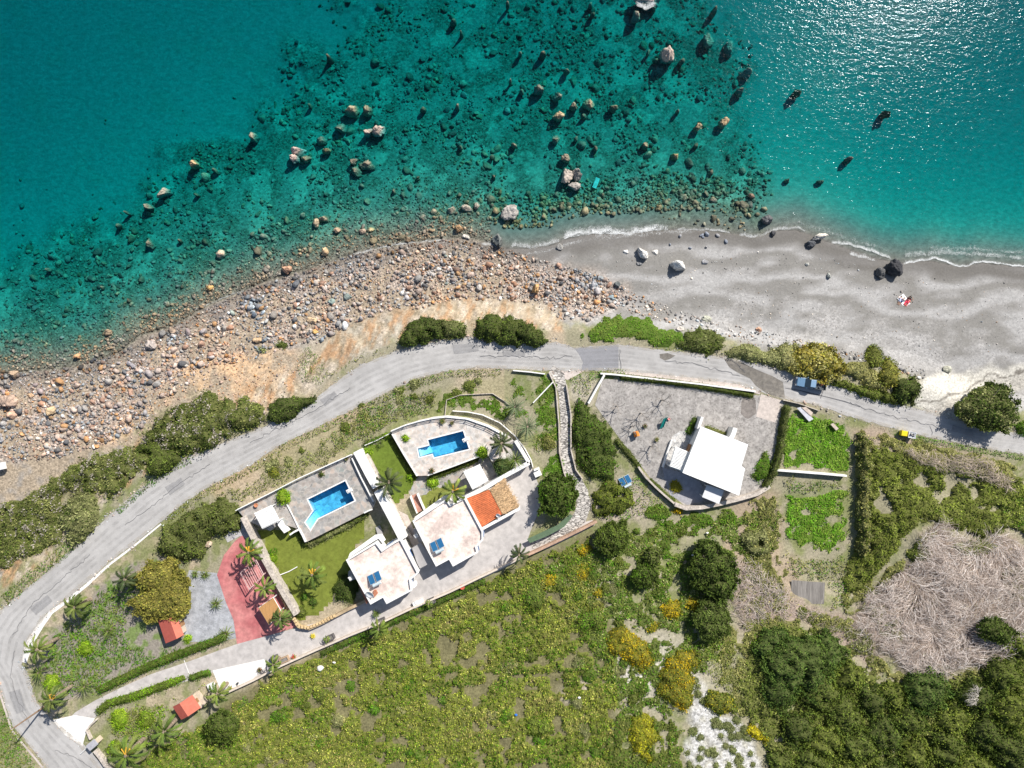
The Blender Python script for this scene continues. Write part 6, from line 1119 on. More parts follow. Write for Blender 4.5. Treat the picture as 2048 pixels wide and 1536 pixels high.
terrace('eastern pool terrace with a curved seaward edge and pale crazy stone', POOL_DECK_B, 5.5, POOLB, [(836,897),(858,892),(863,907),(840,913)], paving_mat('pinkish_crazy_paving', [(.40,.38,.35),(.58,.50,.44),(.50,.49,.47),(.62,.52,.45)], 1.25, edge=(.56,.53,.5), ew=.045), 'eastern pool, rectangular with a small square of steps')
for cx, cy, lb in ((699,981,'white step block at the edge of the western pool'),(931,879,'white step block at the edge of the eastern pool')): tag(MB().box(W(cx,cy,5.6), 1.1, .65, 5.552, 5.75, .5).box(W(cx,cy,5.6), .6, .35, 5.75, 5.9, .5).build('step_block', WHITE(), bevel=.02), lb, 'step block')
def railing(pts, z, label, wl=None):
    c = W3(*pts[0], z); e = empty('railing', c, label, 'railing'); P = [W3(*p, z) for p in pts]; m = MB()
    for dz in (.35,.62,.92):
        for a, b in zip(P[:-1], P[1:]): m.bar(a+Vector((0,0,dz)), b+Vector((0,0,dz)), .055)
    m.build('rails', rail, e); tot = 0
    for a, b in zip(P[:-1], P[1:]):
        n = max(1, int((b-a).length/1.8))
        for i in range(n): q = a.lerp(b, i/n); MB().box(q[:2], .13, .13, z, z+1.0).build('post', rail, e)
    MB().prism(ribbon([q[:2] for q in P], .26), z+.002, z+.2).build('base_kerb', WHITE(), e)
railing([(476,1019),(540,987),(600,956),(655,931),(704,909)], 5.5, 'white rail fence on the seaward edge of the western terrace')
railing([(784,862),(810,851),(837,843),(865,837),(893,834),(934,838),(974,852),(1012,872)], 5.5, 'white rail fence round the curved edge of the eastern terrace')
wall([(572,1005),(585,1030),(598,1057)], .18, 5.5, 5.75, WHITE(), 'thin white kerb crossing the western pool terrace', zt=5.6)
wall([(598,1058),(605,1071),(611,1084)], .28, 5.5, 5.95, WHITE(), 'low white parapet at the lower corner of the western terrace', zt=5.9)
wall([(598,1059),(588,1064),(579,1070)], .3, Z0, 6.0, WHITE(), 'short white wall jutting onto the western lawn', zt=6.0)
wall([(704,916),(722,955),(747,1003)], .22, 5.5, 6.2, WHITE(), 'low white inner wall along the shaded side of the western terrace', zt=6.0)
wall([(744,1019),(738,1021),(728,1026)], .22, 5.5, 6.1, WHITE(), 'short white wall by the steps down to the western lawn', zt=6.0)
wall([(834,952),(807,908),(784,868)], .22, 5.5, 5.8, WHITE(), 'white kerb on the left side of the eastern terrace', zt=5.7)
wall([(855,951),(905,933),(958,913)], .22, 5.5, 5.8, WHITE(), 'white kerb on the front edge of the eastern terrace', zt=5.7)
def steps(pts, n, z0, z1, m, label):
    a0, a1, b1, b0 = [Vector(map(float, W(*q, (z0+z1)/2))) for q in pts]; mb = MB()
    for i in range(n): t0, t1 = i/n, (i+1)/n; mb.prism([a0.lerp(a1,t0), a0.lerp(a1,t1), b0.lerp(b1,t1), b0.lerp(b1,t0)], Z0-.1, z0+(z1-z0)*(i+.5)/n)
    return tag(mb.build('garden_steps', m), label, 'steps')
steps([(822,992),(836,1025),(845,1020),(832,988)], 9, 4.3, 5.2, mat('terracotta', (.40,.21,.16), .2, 3), 'terracotta garden steps climbing to the eastern villa')
for q in ([(820,993),(834,1027)],[(834,988),(848,1020)]): wall(q, .22, Z0, 5.5, WHITE(), 'white flank wall of the terracotta steps, '+('west' if q[0][0] == 820 else 'east')+' side')
steps([(750,1056),(757,1072),(766,1067),(759,1051)], 6, 4.3, 5.1, greyc, 'shaded grey steps between the dividing wall and the western villa')
# gazebos with white slatted roofs
def gazebo(c4, zt, zb, n, label, roofm=None, solid=False, along=0, name='gazebo', slat=.09, pm=None, back=False):
    P = [W3(*q, zt) for q in c4]; ctr = sum(P, Vector())/4; e = empty(name, (ctr.x, ctr.y, zb), label, name.replace('_', ' ')); pm = pm or rail; roofm = roofm or rail
    if solid: MB().slab(P, .08).build('roof', roofm, e)
    else:
        for i in range(n):
            t = (i+.5)/n; a = P[0].lerp(P[3], t) if along == 0 else P[0].lerp(P[1], t); b = P[1].lerp(P[2], t) if along == 0 else P[3].lerp(P[2], t)
            MB().bar(a, b, slat).build('slat', roofm, e)
    m = MB()
    for i in range(4): m.bar(P[i]-Vector((0,0,.12)), P[(i+1)%4]-Vector((0,0,.12)), .07)
    m.build('frame', pm, e)
    for q in P:
        k = q.lerp(ctr, .06); MB().box(k[:2], .14, .14, zb, zt-.1).build('post', pm, e)
    return e
shade = mat('white_canvas', (.80,.79,.77), .05, 2, .8, .1)
g1 = gazebo([(508.6,1027),(543,1011),(558.7,1041.7),(524.5,1057.6)], 7.9, 5.5, 0, 'white canvas gazebo on the western pool terrace', shade, True)
P = [W3(*q, 7.98) for q in [(508.6,1027),(543,1011),(558.7,1041.7),(524.5,1057.6)]]
for i in range(9): a = P[0].lerp(P[3], (i+.5)/9); b = P[1].lerp(P[2], (i+.5)/9); MB().bar(a, b, .06).build('slat', rail, g1)
g2 = gazebo([(927,944),(959,929.5),(976,962),(945,979)], 7.2, Z0, 0, 'white canvas gazebo in front of the thatched annex', shade, True)
P = [W3(*q, 7.26) for q in [(927,944),(959,929.5),(976,962),(945,979)]]
for i in range(9): a = P[0].lerp(P[3], (i+.5)/9); b = P[1].lerp(P[2], (i+.5)/9); MB().bar(a, b, .04).build('slat', rail, g2)
gazebo([(480,1146),(511,1119),(527,1150),(498,1180)], 6.7, Z0, 9, 'bare slatted pergola over the red patio', mat('weathered_slats', (.60,.42,.40), .1, 3), along=1, name='pergola', slat=.035, pm=mat('weathered_slats'))
gazebo([(517,1216),(546,1195),(562,1223),(538,1250)], 6.8, Z0, 0, 'tan wooden canopy at the driveway end of the red patio', wood, True, name='canopy')
gazebo([(1351,894),(1379,905),(1368,943),(1339,933)], 6.9, Z0, 15, 'white slatted pergola on the seaward side of the white roofed house', rail, along=0, name='pergola', slat=.10)
# barbecue counter
tag(MB().prism(wp([(553,1042),(560,1038),(566,1052),(572,1056),(577,1062),(568,1067),(562,1060),(556,1052)], 6.5), 5.2, 6.4).build('barbecue_counter', WHITE(), bevel=.03), 'angular white barbecue counter beside the western gazebo', 'counter')
# white roofed house
RC = [(1402,855),(1493,890),(1480,932),(1487,938),(1476,988),(1367,944)]
HC, PC = house('single storey house with a plain white flat roof beside the gravel yard', RC, 7.7, 0, [(0,.3,1.2,1,2.3,'window'),(0,.7,1.2,1,2.3,'window'),(4,.5,1.2,.9,2.3,'window'),(4,.25,1,.02,2.2,'door'),(3,.5,1.2,1,2.2,'window'),(5,.5,1.6,.02,2.2,'door')], mat('white_roof_paint', (.80,.80,.79), .03, 1, .7, .05))
MB().prism(wp([(1414,970),(1448,981),(1438,1008),(1404,994)], 6.6), 6.45, 6.6).build('porch_roof', mat('pale_metal', (.62,.63,.65), .08, 2, .45, 0), HC)
m_ = MB()
for q in ((1416,973),(1446,983),(1437,1005),(1406,992)): m_.box(W(*q,6.5), .15, .15, Z0, 6.45)
m_.build('porch_posts', WHITE(), HC)
wall([(1405,834),(1401,845),(1397,858)], .5, Z0-.2, 6.6, WHITE(), 'white buttress wall at the seaward corner of the white roofed house', zt=6.6)
wall([(1471,856),(1467,868),(1462,878)], .8, Z0-.2, 6.8, WHITE(), 'stout white chimney wall beside the planted bed', zt=6.8)
wall([(1344,880),(1335,905),(1326,935)], .3, Z0-.2, 4.9, WHITE(), 'low white wall along the terrace pergola')
tag(MB().lathe(W3(1364,937,Z0), [(.5,0),(.5,.7),(.62,.72),(.62,.8)], 18).build('round_table', WHITE()), 'round white table by the slatted pergola', 'table')
# sheds
def shed(label, c4, split, zr, m1, m2, extra=None):
    P = [W3(*q, zr) for q in c4]; ctr = sum(P, Vector())/4; e = empty('shed', (ctr.x, ctr.y, Z0), label, 'shed')
    a, b = P[0].lerp(P[1], split), P[3].lerp(P[2], split); up = Vector((0,0,.5)); dn = Vector((0,0,-.25))
    MB().slab([P[0]+dn, a+up, b+up, P[3]+dn], .08).build('roof', m1, e); MB().slab([a+up, P[1]+dn, P[2]+dn, b+up], .08).build('roof', m2, e)
    w_ = [tuple(q.lerp(ctr, .12)[:2]) for q in P]; MB().prism(w_, Z0-.2 if extra is None else extra, zr-.28).build('wall', mat('beige_render', (.50,.42,.33), .15, 2), e); opening(e, w_[2], w_[1], .5, .8, Z0+.05, Z0+1.7, 'door'); return e
red1 = mat('red_felt_roof', (.42,.10,.075), .12, 2, .8, .1); red2 = mat('lighter_red_felt_roof', (.50,.15,.10), .12, 2, .8, .1)  # second slope of each shed roof takes the lighter red
shed('red roofed shed under the yellow flowered tree', [(314,1240),(352,1232),(366,1271),(330,1288)], .72, 6.3, red1, red2)
g2_ = gz1(372,1415)
shed('red roofed shed in the lower garden with a beige side room', [(344,1415),(383,1391),(400,1417),(361,1441)], .45, 6.6, red1, red2)
tag(MB().prism(wp([(385,1392),(392,1386),(410,1408),(402,1417)], 5.4), Z0-.2, 5.4).build('store_box', mat('beige_render', (.50,.42,.33))), 'beige side box against the lower red shed', 'box')

# things on the roofs and grounds
def solar(cx, cy, z, rot, label, s=1.0):
    X, Y = map(float, W(cx, cy, z+.5)); e = empty('solar_water_heater', (X, Y, z), label, 'solar heater'); R = lambda x, y: (X+(x*math.cos(rot)-y*math.sin(rot))*s, Y+(x*math.sin(rot)+y*math.cos(rot))*s)
    for k in (-1, 1):
        c = [(k*.62-.52,.95,.15),(k*.62+.52,.95,.15),(k*.62+.52,-.65,.95),(k*.62-.52,-.65,.95)]
        P = [Vector((*R(a,b),z+h*s)) for a,b,h in c]; MB().slab(P, .09).build('collector', mat('collector_frame', (.6,.65,.68), .05, 3, .4, 0, metal=.6), e)
        q = [p.lerp(sum(P,Vector())/4, .10)+Vector((0,0,.012)) for p in P]; MB().slab(q, .02).build('collector_glass', mat('collector_glass', (.02,.11,.24), .08, 2, .25, 0, spec=.6), e)
    t = MB().bar((*R(-.75,-.95),z+1.0*s), (*R(.75,-.95),z+1.0*s), .27*s, 14); t.build('tank', mat('tank_shell', (.60,.70,.74), .05, 2, .35, 0, metal=.3), e)
    m = MB()
    for a, b, h in ((-.9,.9,.1),(.9,.9,.1),(-.9,-.9,.75),(.9,-.9,.75)): m.bar((*R(a,b),z), (*R(a,b),z+h*s), .03)
    m.build('stand', greyc, e)
solar(750,1157,7.87,.48,'solar water heater on the roof of the western villa'); solar(875,1091,7.87,.48,'solar water heater on the roof of the eastern villa'); solar(1251,962,Z0,.45,'solar water heater standing on bare ground near the cobbled steps',.9)
def dish(cx, cy, z, r, label, hgt=.5):
    X, Y = map(float, W(cx, cy, z+hgt)); e = empty('satellite_dish', (X, Y, z), label, 'satellite dish'); o = MB().lathe((0,0,0), [(.05,0),(r*.5,.05),(r*.85,.14),(r,.22),(r*.98,.25),(r*.8,.16),(.06,.04)], 20).build('reflector', mat('dish_white', (.74,.74,.73), .04, 2, .5, 0), e, smooth=True)
    o.location = (0,0,hgt); o.rotation_euler = (.5,-.25,0); m = MB().bar((X,Y,z), (X,Y,z+hgt), .04).build('mast', greyc, e); return e
dish(740,1188,7.9,.78,'large satellite dish on the western villa roof',.6); dish(997,1030,7.0,.45,'white satellite dish at the lower edge of the orange tiled roof',.5)
MB_r = MB().prism(wp([(748,1180),(752,1179),(756,1186),(750,1193),(747,1190)], 8.0), 7.86, 8.3); tag(MB_r.build('roof_box', mat('rust_brown', (.36,.15,.09))), 'small rust brown box behind the large satellite dish', 'box')
# utility pole and cable
bx, by, g = inv(88,1414,0); tx, ty = W(24,1452,Z0+7.6)
e = empty('utility_pole', (bx, by, Z0), 'brown wooden utility pole at the driveway mouth', 'utility pole')
MB().bar((bx,by,Z0-.2), (bx,by,Z0+7.6), .17, 10, .11).build('pole', mat('pole_wood', (.24,.16,.11), .3, 4), e)
MB().box((bx,by), 1.4, .12, Z0+7.2, Z0+7.32, .5).build('crossarm', mat('pole_wood'), e)
top = Vector((bx,by,Z0+7.35)); cb = MB()
for q in (Vector((-100,-120,11)),):
    for i in range(10): t0, t1 = i/10, (i+1)/10; s_ = lambda t: top.lerp(q, t)-Vector((0,0,3*t*(1-t))); cb.bar(s_(t0), s_(t1), .02, 5)
tag(cb.build('overhead_cable', mat('black_cable', (.03,.03,.03), .1, 2)), 'black overhead cable running from the utility pole', 'cable')
# entrance pillar with slab roof
e = empty('entrance_pillar', (*W(186,1492,5.5), Z0), 'square entrance pillar with grey cap at the driveway mouth', 'pillar')
c = W(184,1490,6.2); MB().box(c, 1.5, .9, Z0-.1, 6.1, .7).build('shaft', mat('beige_render', (.50,.42,.33)), e); MB().box(c, 1.9, 1.2, 6.1, 6.25, .7).build('cap', mat('grey_slab', (.33,.33,.36)), e)
wall([(188,1502),(200,1517),(210,1532),(225,1556)], .6, Z0-.2, 5.1, STONE(), 'pale stone wall running down from the entrance pillar')
wall([(180,1480),(172,1462),(181,1450),(192,1440)], .3, Z0-.2, 4.9, STONE(), 'curved stone kerb round the entrance planting')
tag(MB().bar(W3(161,1508,4.6), W3(186,1484,4.8), .06).build('barrier_pole', rail), 'thin white barrier pole leaning beside the entrance pillar', 'pole')
# pickup
def pickup():
    X, Y = map(float, W(1622, 767, 5.2)); e = empty('pickup_truck', (X, Y, Z0+.05), 'blue pickup truck parked at the roadside under the cane thicket', 'pickup'); rot = math.pi-math.radians(9)
    paint_ = mat('blue_car_paint', (.12,.22,.34), .06, 1, .3, 0, spec=.6); blk = mat('black_rubber', (.02,.02,.02), .1, 3, .8, 0); z = Z0+.05
    T = lambda x, y: (X+x*math.cos(rot)-y*math.sin(rot), Y+x*math.sin(rot)+y*math.cos(rot))
    def hull(secs, name, m, par, bev=.05):
        V = []; 
        for x, w_, z0, z1, tw in secs: V += [(*T(x,-w_/2),z+z0),(*T(x,w_/2),z+z0),(*T(x,tw/2),z+z1),(*T(x,-tw/2),z+z1)]
        Fs = [(0,1,2,3)]+[tuple(reversed([len(V)-4+i for i in range(4)]))]
        for k in range(len(secs)-1):
            a = k*4; Fs += [(a+i, a+4+i, a+4+(i+1)%4, a+(i+1)%4) for i in range(4)]
        return MB().add(V, Fs).build(name, m, par, bevel=bev)
    hull([(2.55,1.45,.35,.75,1.3),(2.45,1.68,.3,.95,1.5),(1.9,1.72,.3,1.03,1.6),(1.0,1.74,.3,1.1,1.66),(.2,1.74,.3,1.02,1.68),(-.7,1.74,.3,1.02,1.68)], 'body', paint_, e)
    hull([(1.15,1.62,1.02,1.1,1.58),(.35,1.62,1.0,1.66,1.32),(-.55,1.62,1.0,1.7,1.36),(-.75,1.62,1.0,1.6,1.34)], 'cabin_glass', glass, e, .03)
    hull([(.32,1.36,1.66,1.73,1.3),(-.6,1.40,1.69,1.76,1.32)], 'roof', mat('pale_blue_paint', (.20,.31,.44), .06, 1, .3, 0, spec=.6), e, .03)
    bed = MB(); 
    for (a,b,c_,d_,z0,z1) in ((-1.75,0,2.05,1.7,.55,.65),(-1.75,.82,2.05,.07,.55,1.08),(-1.75,-.82,2.05,.07,.55,1.08),(-2.75,0,.07,1.7,.4,1.05),(-.77,0,.06,1.7,.55,1.1)): bed.box(T(a,b), c_, d_, z+z0, z+z1, rot)
    bed.build('cargo_bed', mat('dark_bed', (.08,.09,.10), .2, 2, .5), e)
    for x, y in ((1.65,.78),(1.65,-.78),(-1.75,.78),(-1.75,-.78)):
        d = Vector((-math.sin(rot), math.cos(rot), 0)); p = Vector((*T(x,y),z+.33)); w_ = MB().bar(p-d*.11, p+d*.11, .33, 18).build('wheel', blk, e); MB().bar(p-d*.12, p+d*.12, .19, 14).build('rim', mat('steel_rim', (.5,.5,.5), .05, 2, .3, 0, metal=.8), w_)
    for y in (.6,-.6): MB().box(T(2.55,y), .1, .3, z+.6, z+.76, rot).build('headlight', mat('lamp_glass', (.75,.75,.72), .03, 2, .2, 0), e)
    for y in (.98,-.98): MB().box(T(.75,y), .12, .2, z+1.05, z+1.2, rot).build('wing_mirror', paint_, e)
    MB().box(T(2.62,0), .12, 1.6, z+.32, z+.5, rot).build('bumper', mat('steel_rim'), e)
    R = random.Random(9)
    for i in range(9):
        mm = [mat('cardboard', (.42,.3,.2), .2, 3), rail, mat('rust_brown', (.36,.15,.09)), mat('dark_bed')][i % 4]; cx_, cy_ = -1.0-R.random()*1.5, R.uniform(-.6,.6)
        o = MB().box((0,0), R.uniform(.3,.7), R.uniform(.15,.4), 0, R.uniform(.15,.4), R.random()*3, .8, .8).build('cargo_crate', mm); o.location = (*T(cx_,cy_), z+.652); tag(o, 'jumbled crate or scrap piece in the open bed of the pickup', 'crate', 'scrap pieces in the pickup bed')
pickup()
# bins
def bin_(cx, cy, label, m, lid, w_, d_, rot=-.15):
    X, Y = map(float, W(cx, cy, 5.3)); e = empty('waste_bin', (X, Y, Z0), label, 'bin'); MB().box((X,Y), w_*.85, d_*.85, Z0+.12, Z0+1.05, rot, 1.15, 1.15).build('body', m, e, bevel=.03)
    if lid: MB().box((X,Y), w_*1.04, d_*1.04, Z0+1.052, Z0+1.16, rot, .9, .85).build('lid', m, e, bevel=.02)
    else:
        r = MB(); P = [(X+(a*w_*.53)*math.cos(rot)-(b*d_*.53)*math.sin(rot), Y+(a*w_*.53)*math.sin(rot)+(b*d_*.53)*math.cos(rot)) for a,b in ((-1,-1),(1,-1),(1,1),(-1,1))]; ring(r, P, .09, Z0+1.052, Z0+1.14); r.build('rim', mat('pale_metal', (.62,.63,.65)), e)
        R = random.Random(1)
        for i in range(6): o = MB().box((0,0), .3, .24, 0, .2, R.random()*3, .6, .6).build('rubbish_bag', [mat('bin_bag', (.03,.035,.07), .2, 3, .4), mat('bin_bag_light', (.35,.33,.3), .2, 3, .5)][i % 2]); o.location = (X+R.uniform(-.35,.35), Y+R.uniform(-.25,.25), Z0+1.055); tag(o, 'rubbish bag heaped in the open grey bin', 'bag', 'bags in the open bin')
    for k in (-1,1): MB().box((X+k*w_*.3,Y), .12, d_*.8, Z0+.0, Z0+.118, rot).build('wheel', mat('black_rubber', (.02,.02,.02)), e)
bin_(1809,867,'closed yellow waste bin beside the road', mat('yellow_plastic', (.72,.55,.02), .06, 2, .4, 0), True, 1.1, .95); bin_(1824.5,870,'open grey waste bin filled with dark bags', mat('grey_bin_metal', (.45,.47,.49), .1, 2, .5, 0), False, 1.25, 1.1)
# boards in the green plot
for pts, lb in (([(1594,816),(1602,814),(1627,838),(1618,843)],'long grey sheet of corrugated board in the green plot'),([(1603,815),(1612,814),(1626,825),(1622,832)],'pinkish board lying on the grey sheet'),([(1661,849),(1666,846),(1677,857),(1672,861)],'small wooden frame in the green plot')):
    tag(MB().prism(wp(pts, 5.0 if 'pinkish' in lb else 4.9), 4.78, 4.9 if 'long' in lb else 5.0).build('board', mat('grey_sheet', (.50,.51,.55), .15, 2) if 'grey sheet of' in lb else mat('pink_board', (.5,.42,.36), .2, 2)), lb, 'board')
# toys in the yard
X, Y = map(float, W(1327,846,5.3)); e = empty('playground_slide', (X,Y,Z0), 'teal plastic slide on the gravel yard', 'slide'); tl = mat('teal_plastic', (.01,.22,.20), .05, 2, .4, 0)
a, b = W3(1331,836,5.5), W3(1323,856,4.45); s_ = Vector((.36,.14,0)); MB().slab([a-s_,a+s_,b+s_,b-s_], .06).build('chute', tl, e)
MB().slab([a-s_+Vector((0,0,.16)),a-s_*.8+Vector((0,0,.16)),b-s_*.8+Vector((0,0,.16)),b-s_+Vector((0,0,.16))], .2).slab([a+s_*.8+Vector((0,0,.16)),a+s_+Vector((0,0,.16)),b+s_+Vector((0,0,.16)),b+s_*.8+Vector((0,0,.16))], .2).build('side_rail', tl, e); MB().bar(a-s_-Vector((0,0,1.3)),a-s_,.04).bar(a+s_-Vector((0,0,1.3)),a+s_,.04).build('ladder', tl, e)
X, Y = map(float, W(1273,868,5.2)); e = empty('toy_house', (X,Y,Z0), 'orange topped plastic toy house on the gravel', 'toy house'); MB().box((X,Y), .8, .8, Z0, Z0+.9, .3).build('wall', mat('teal_plastic'), e); MB().box((X,Y), 1.0, 1.0, Z0+.9, Z0+1.3, .3, .15, .8).build('roof', mat('orange_plastic', (.70,.22,.04), .08, 2, .5, 0), e)
def flowerpot(cx, cy, r, h, m, label, group=None, plant=None, z=None):
    X, Y = map(float, W(cx, cy, Z0+h)); z = Z0+.05 if z is None else z; e = empty('plant_pot', (X,Y,z), label, 'pot', group); MB().lathe((X,Y,z), [(r*.7,0),(r,h),(r*1.08,h),(r*1.08,h+.06),(r*.85,h+.06),(r*.8,h-.04)], 14).build('pot', m, e)
    if plant:
        v, f, c = frond_mesh(16, r*2.0, r*.7, 1.0, int(cx), plant, 4); fast('leaves', v+np.array([X,Y,z+h]), f, frondm, c, parent=e)
terc = mat('terracotta_pot', (.50,.22,.12), .15, 4); 
for cx, cy, r, h, m, lb, pl in [(1290,852,.28,.35,mat('pink_plastic', (.72,.30,.28), .1, 3, .5),'pink flower pot near the orange toy house',PDARK),(1313,879,.3,.35,mat('pink_plastic'),'pink flower pot below the teal slide',PGREEN),(1338,838,.2,.3,mat('pink_plastic'),'tiny pink pot at the top of the slide',None),(517,1008,.35,.45,terc,'pink flower pot in front of the western gazebo',None),(886,842,.35,.45,terc,'terracotta pot at the curved railing',PGREEN),(905,845,.25,.4,terc,'smaller terracotta pot at the curved railing',PDARK),(865,940,.35,.4,terc,'brown pot at the inner corner of the eastern terrace',PDARK),(696,916,.25,.4,terc,'pot in the shaded corner of the western terrace',PDARK),(924.5,1174,.42,.6,mat('red_rim', (.55,.12,.08), .1, 3),'red rimmed white tub on the sunlit driveway',None),(626,1272,.3,.35,mat('yellow_flowers', (.6,.5,.03), .2, 4),'yellow flowering pot by the driveway wall',[(.6,.5,.05)]),(588,1314,.3,.4,mat('red_rim'),'red pot by the driveway wall',[(.5,.05,.05),(.1,.2,.04)]),(519,1340,.3,.35,terc,'orange pot at the end of the white apron',PDARK),(460,1378,.35,.4,terc,'orange clay pot on the white apron',PLIME),(475,1367,.2,.35,mat('dark_bed'),'small dark pot on the white apron',None),(823,1222,.3,.4,terc,'clay pot next to the white washstand',PLIME),(832,1218,.25,.35,terc,'second clay pot next to the white washstand',PGREEN)]: flowerpot(cx, cy, r, h, m, lb, None, pl, 5.505 if lb in ('pink flower pot in front of the western gazebo',) or 'railing' in lb or 'terrace' in lb and 'pot' in lb and cy < 1000 else None)
def planter(cx, cy, sx, sy, lb, m=None):
    X, Y = map(float, W(cx, cy, 4.9)); o = MB(); rot = .42; P = [(X+a*sx*math.cos(rot)-b*sy*math.sin(rot), Y+a*sx*math.sin(rot)+b*sy*math.cos(rot)) for a,b in ((-.5,-.5),(.5,-.5),(.5,.5),(-.5,.5))]; e = empty('planter_box', (X,Y,Z0), lb, 'planter'); ring(o, P, .12, Z0+.03, 5.0); o.build('box', m or mat('dark_planter', (.12,.11,.11), .2, 3), e); MB().prism(inset(P,.13), Z0+.03, 4.85).build('soil', mat('bare_soil', (.20,.185,.17)), e)
planter(762,1243,1.5,.9,'dark planter box opposite the western villa corner'); planter(862,1203,1.4,1.0,'dark planter box under the small palm'); planter(660,1276,1.5,.9,'dark planter box on the lower driveway'); planter(548,1317,1.3,.8,'dark planter box by the white apron'); planter(568,1320,1.6,.9,'tan planter box by the white apron', mat('cardboard', (.42,.3,.2)))
tag(MB().box(W(836,1208,5.0), 1.9, 1.1, Z0+.03, 4.9, .42).lathe(W3(833,1205,4.9), [(.3,.0),(.36,.1),(.3,.1)], 12).build('washstand', WHITE(), bevel=.04), 'white masonry washstand opposite the western villa', 'washstand')
tag(MB().box(W(1075,947,5.0), 1.3, 1.1, Z0+.03, 5.1, .4).box(W(1073,938,5.0), 1.1, .3, Z0+.03, 5.6, .4).build('stone_bench', WHITE(), bevel=.04), 'white masonry bench at the edge of the green grass', 'bench')
tag(MB().box(W(421,1375,5.0), 1.2, 1.3, Z0+.03, 4.9, .4).build('water_trough', WHITE(), bevel=.05), 'white trough between the palm and the white apron', 'trough')
for cx, cy, lb in ((541+100,1337,'white rubble heap on the field near the wall'),(1386,1111,'white and black bucket beside the tall dark tree'),(1414,1066,'small white bag in the bright weeds'),(1158,1395,'pale block in the bare patch of the lower hillside'),(1032,1430,'blue plastic can in the lower field'),(668,1325,'pale stone in the upper field')):
    g = gz1(cx, cy); r = .35 if 'rubble' not in lb else .8; m = mat('blue_plastic', (.03,.15,.5), .1, 2) if 'blue' in lb else WHITE(); v, f = rockshape(2, int(cx), 8, .05); o = fast('debris', v*np.array([r,r*.7,r*.6])+np.array([*map(float, W(cx,cy,g+.5)), g+.5]), f, m); tag(o, lb, 'debris')
tag(MB().box(W(-2,933,3), 1.6, 1.3, 2.2, 3.1, .2).build('water_tank', WHITE(), bevel=.05), 'white box standing on the rubble at the western edge', 'box')
# turquoise lounger frame under the sea
X, Y = map(float, W(1192,366,-.4)); e = empty('sunken_lounger', (X,Y,-1.2), 'turquoise slatted lounger lying in the sea beside the split rock', 'lounger'); tq = mat('turquoise_plastic', (.05,.75,.75), .05, 3, .5, 0); zz = -.35; rr = 1.2
for k in range(9): x = -.9+k*.225; MB().box((X+x*math.cos(rr), Y+x*math.sin(rr)), .14, .62, zz, zz+.05, rr).build('slat', tq, e)
for k in (-1,1): MB().box((X-k*.33*math.sin(rr), Y+k*.33*math.cos(rr)), 2.0, .07, zz-.06, zz-.001, rr).build('side_frame', tq, e)

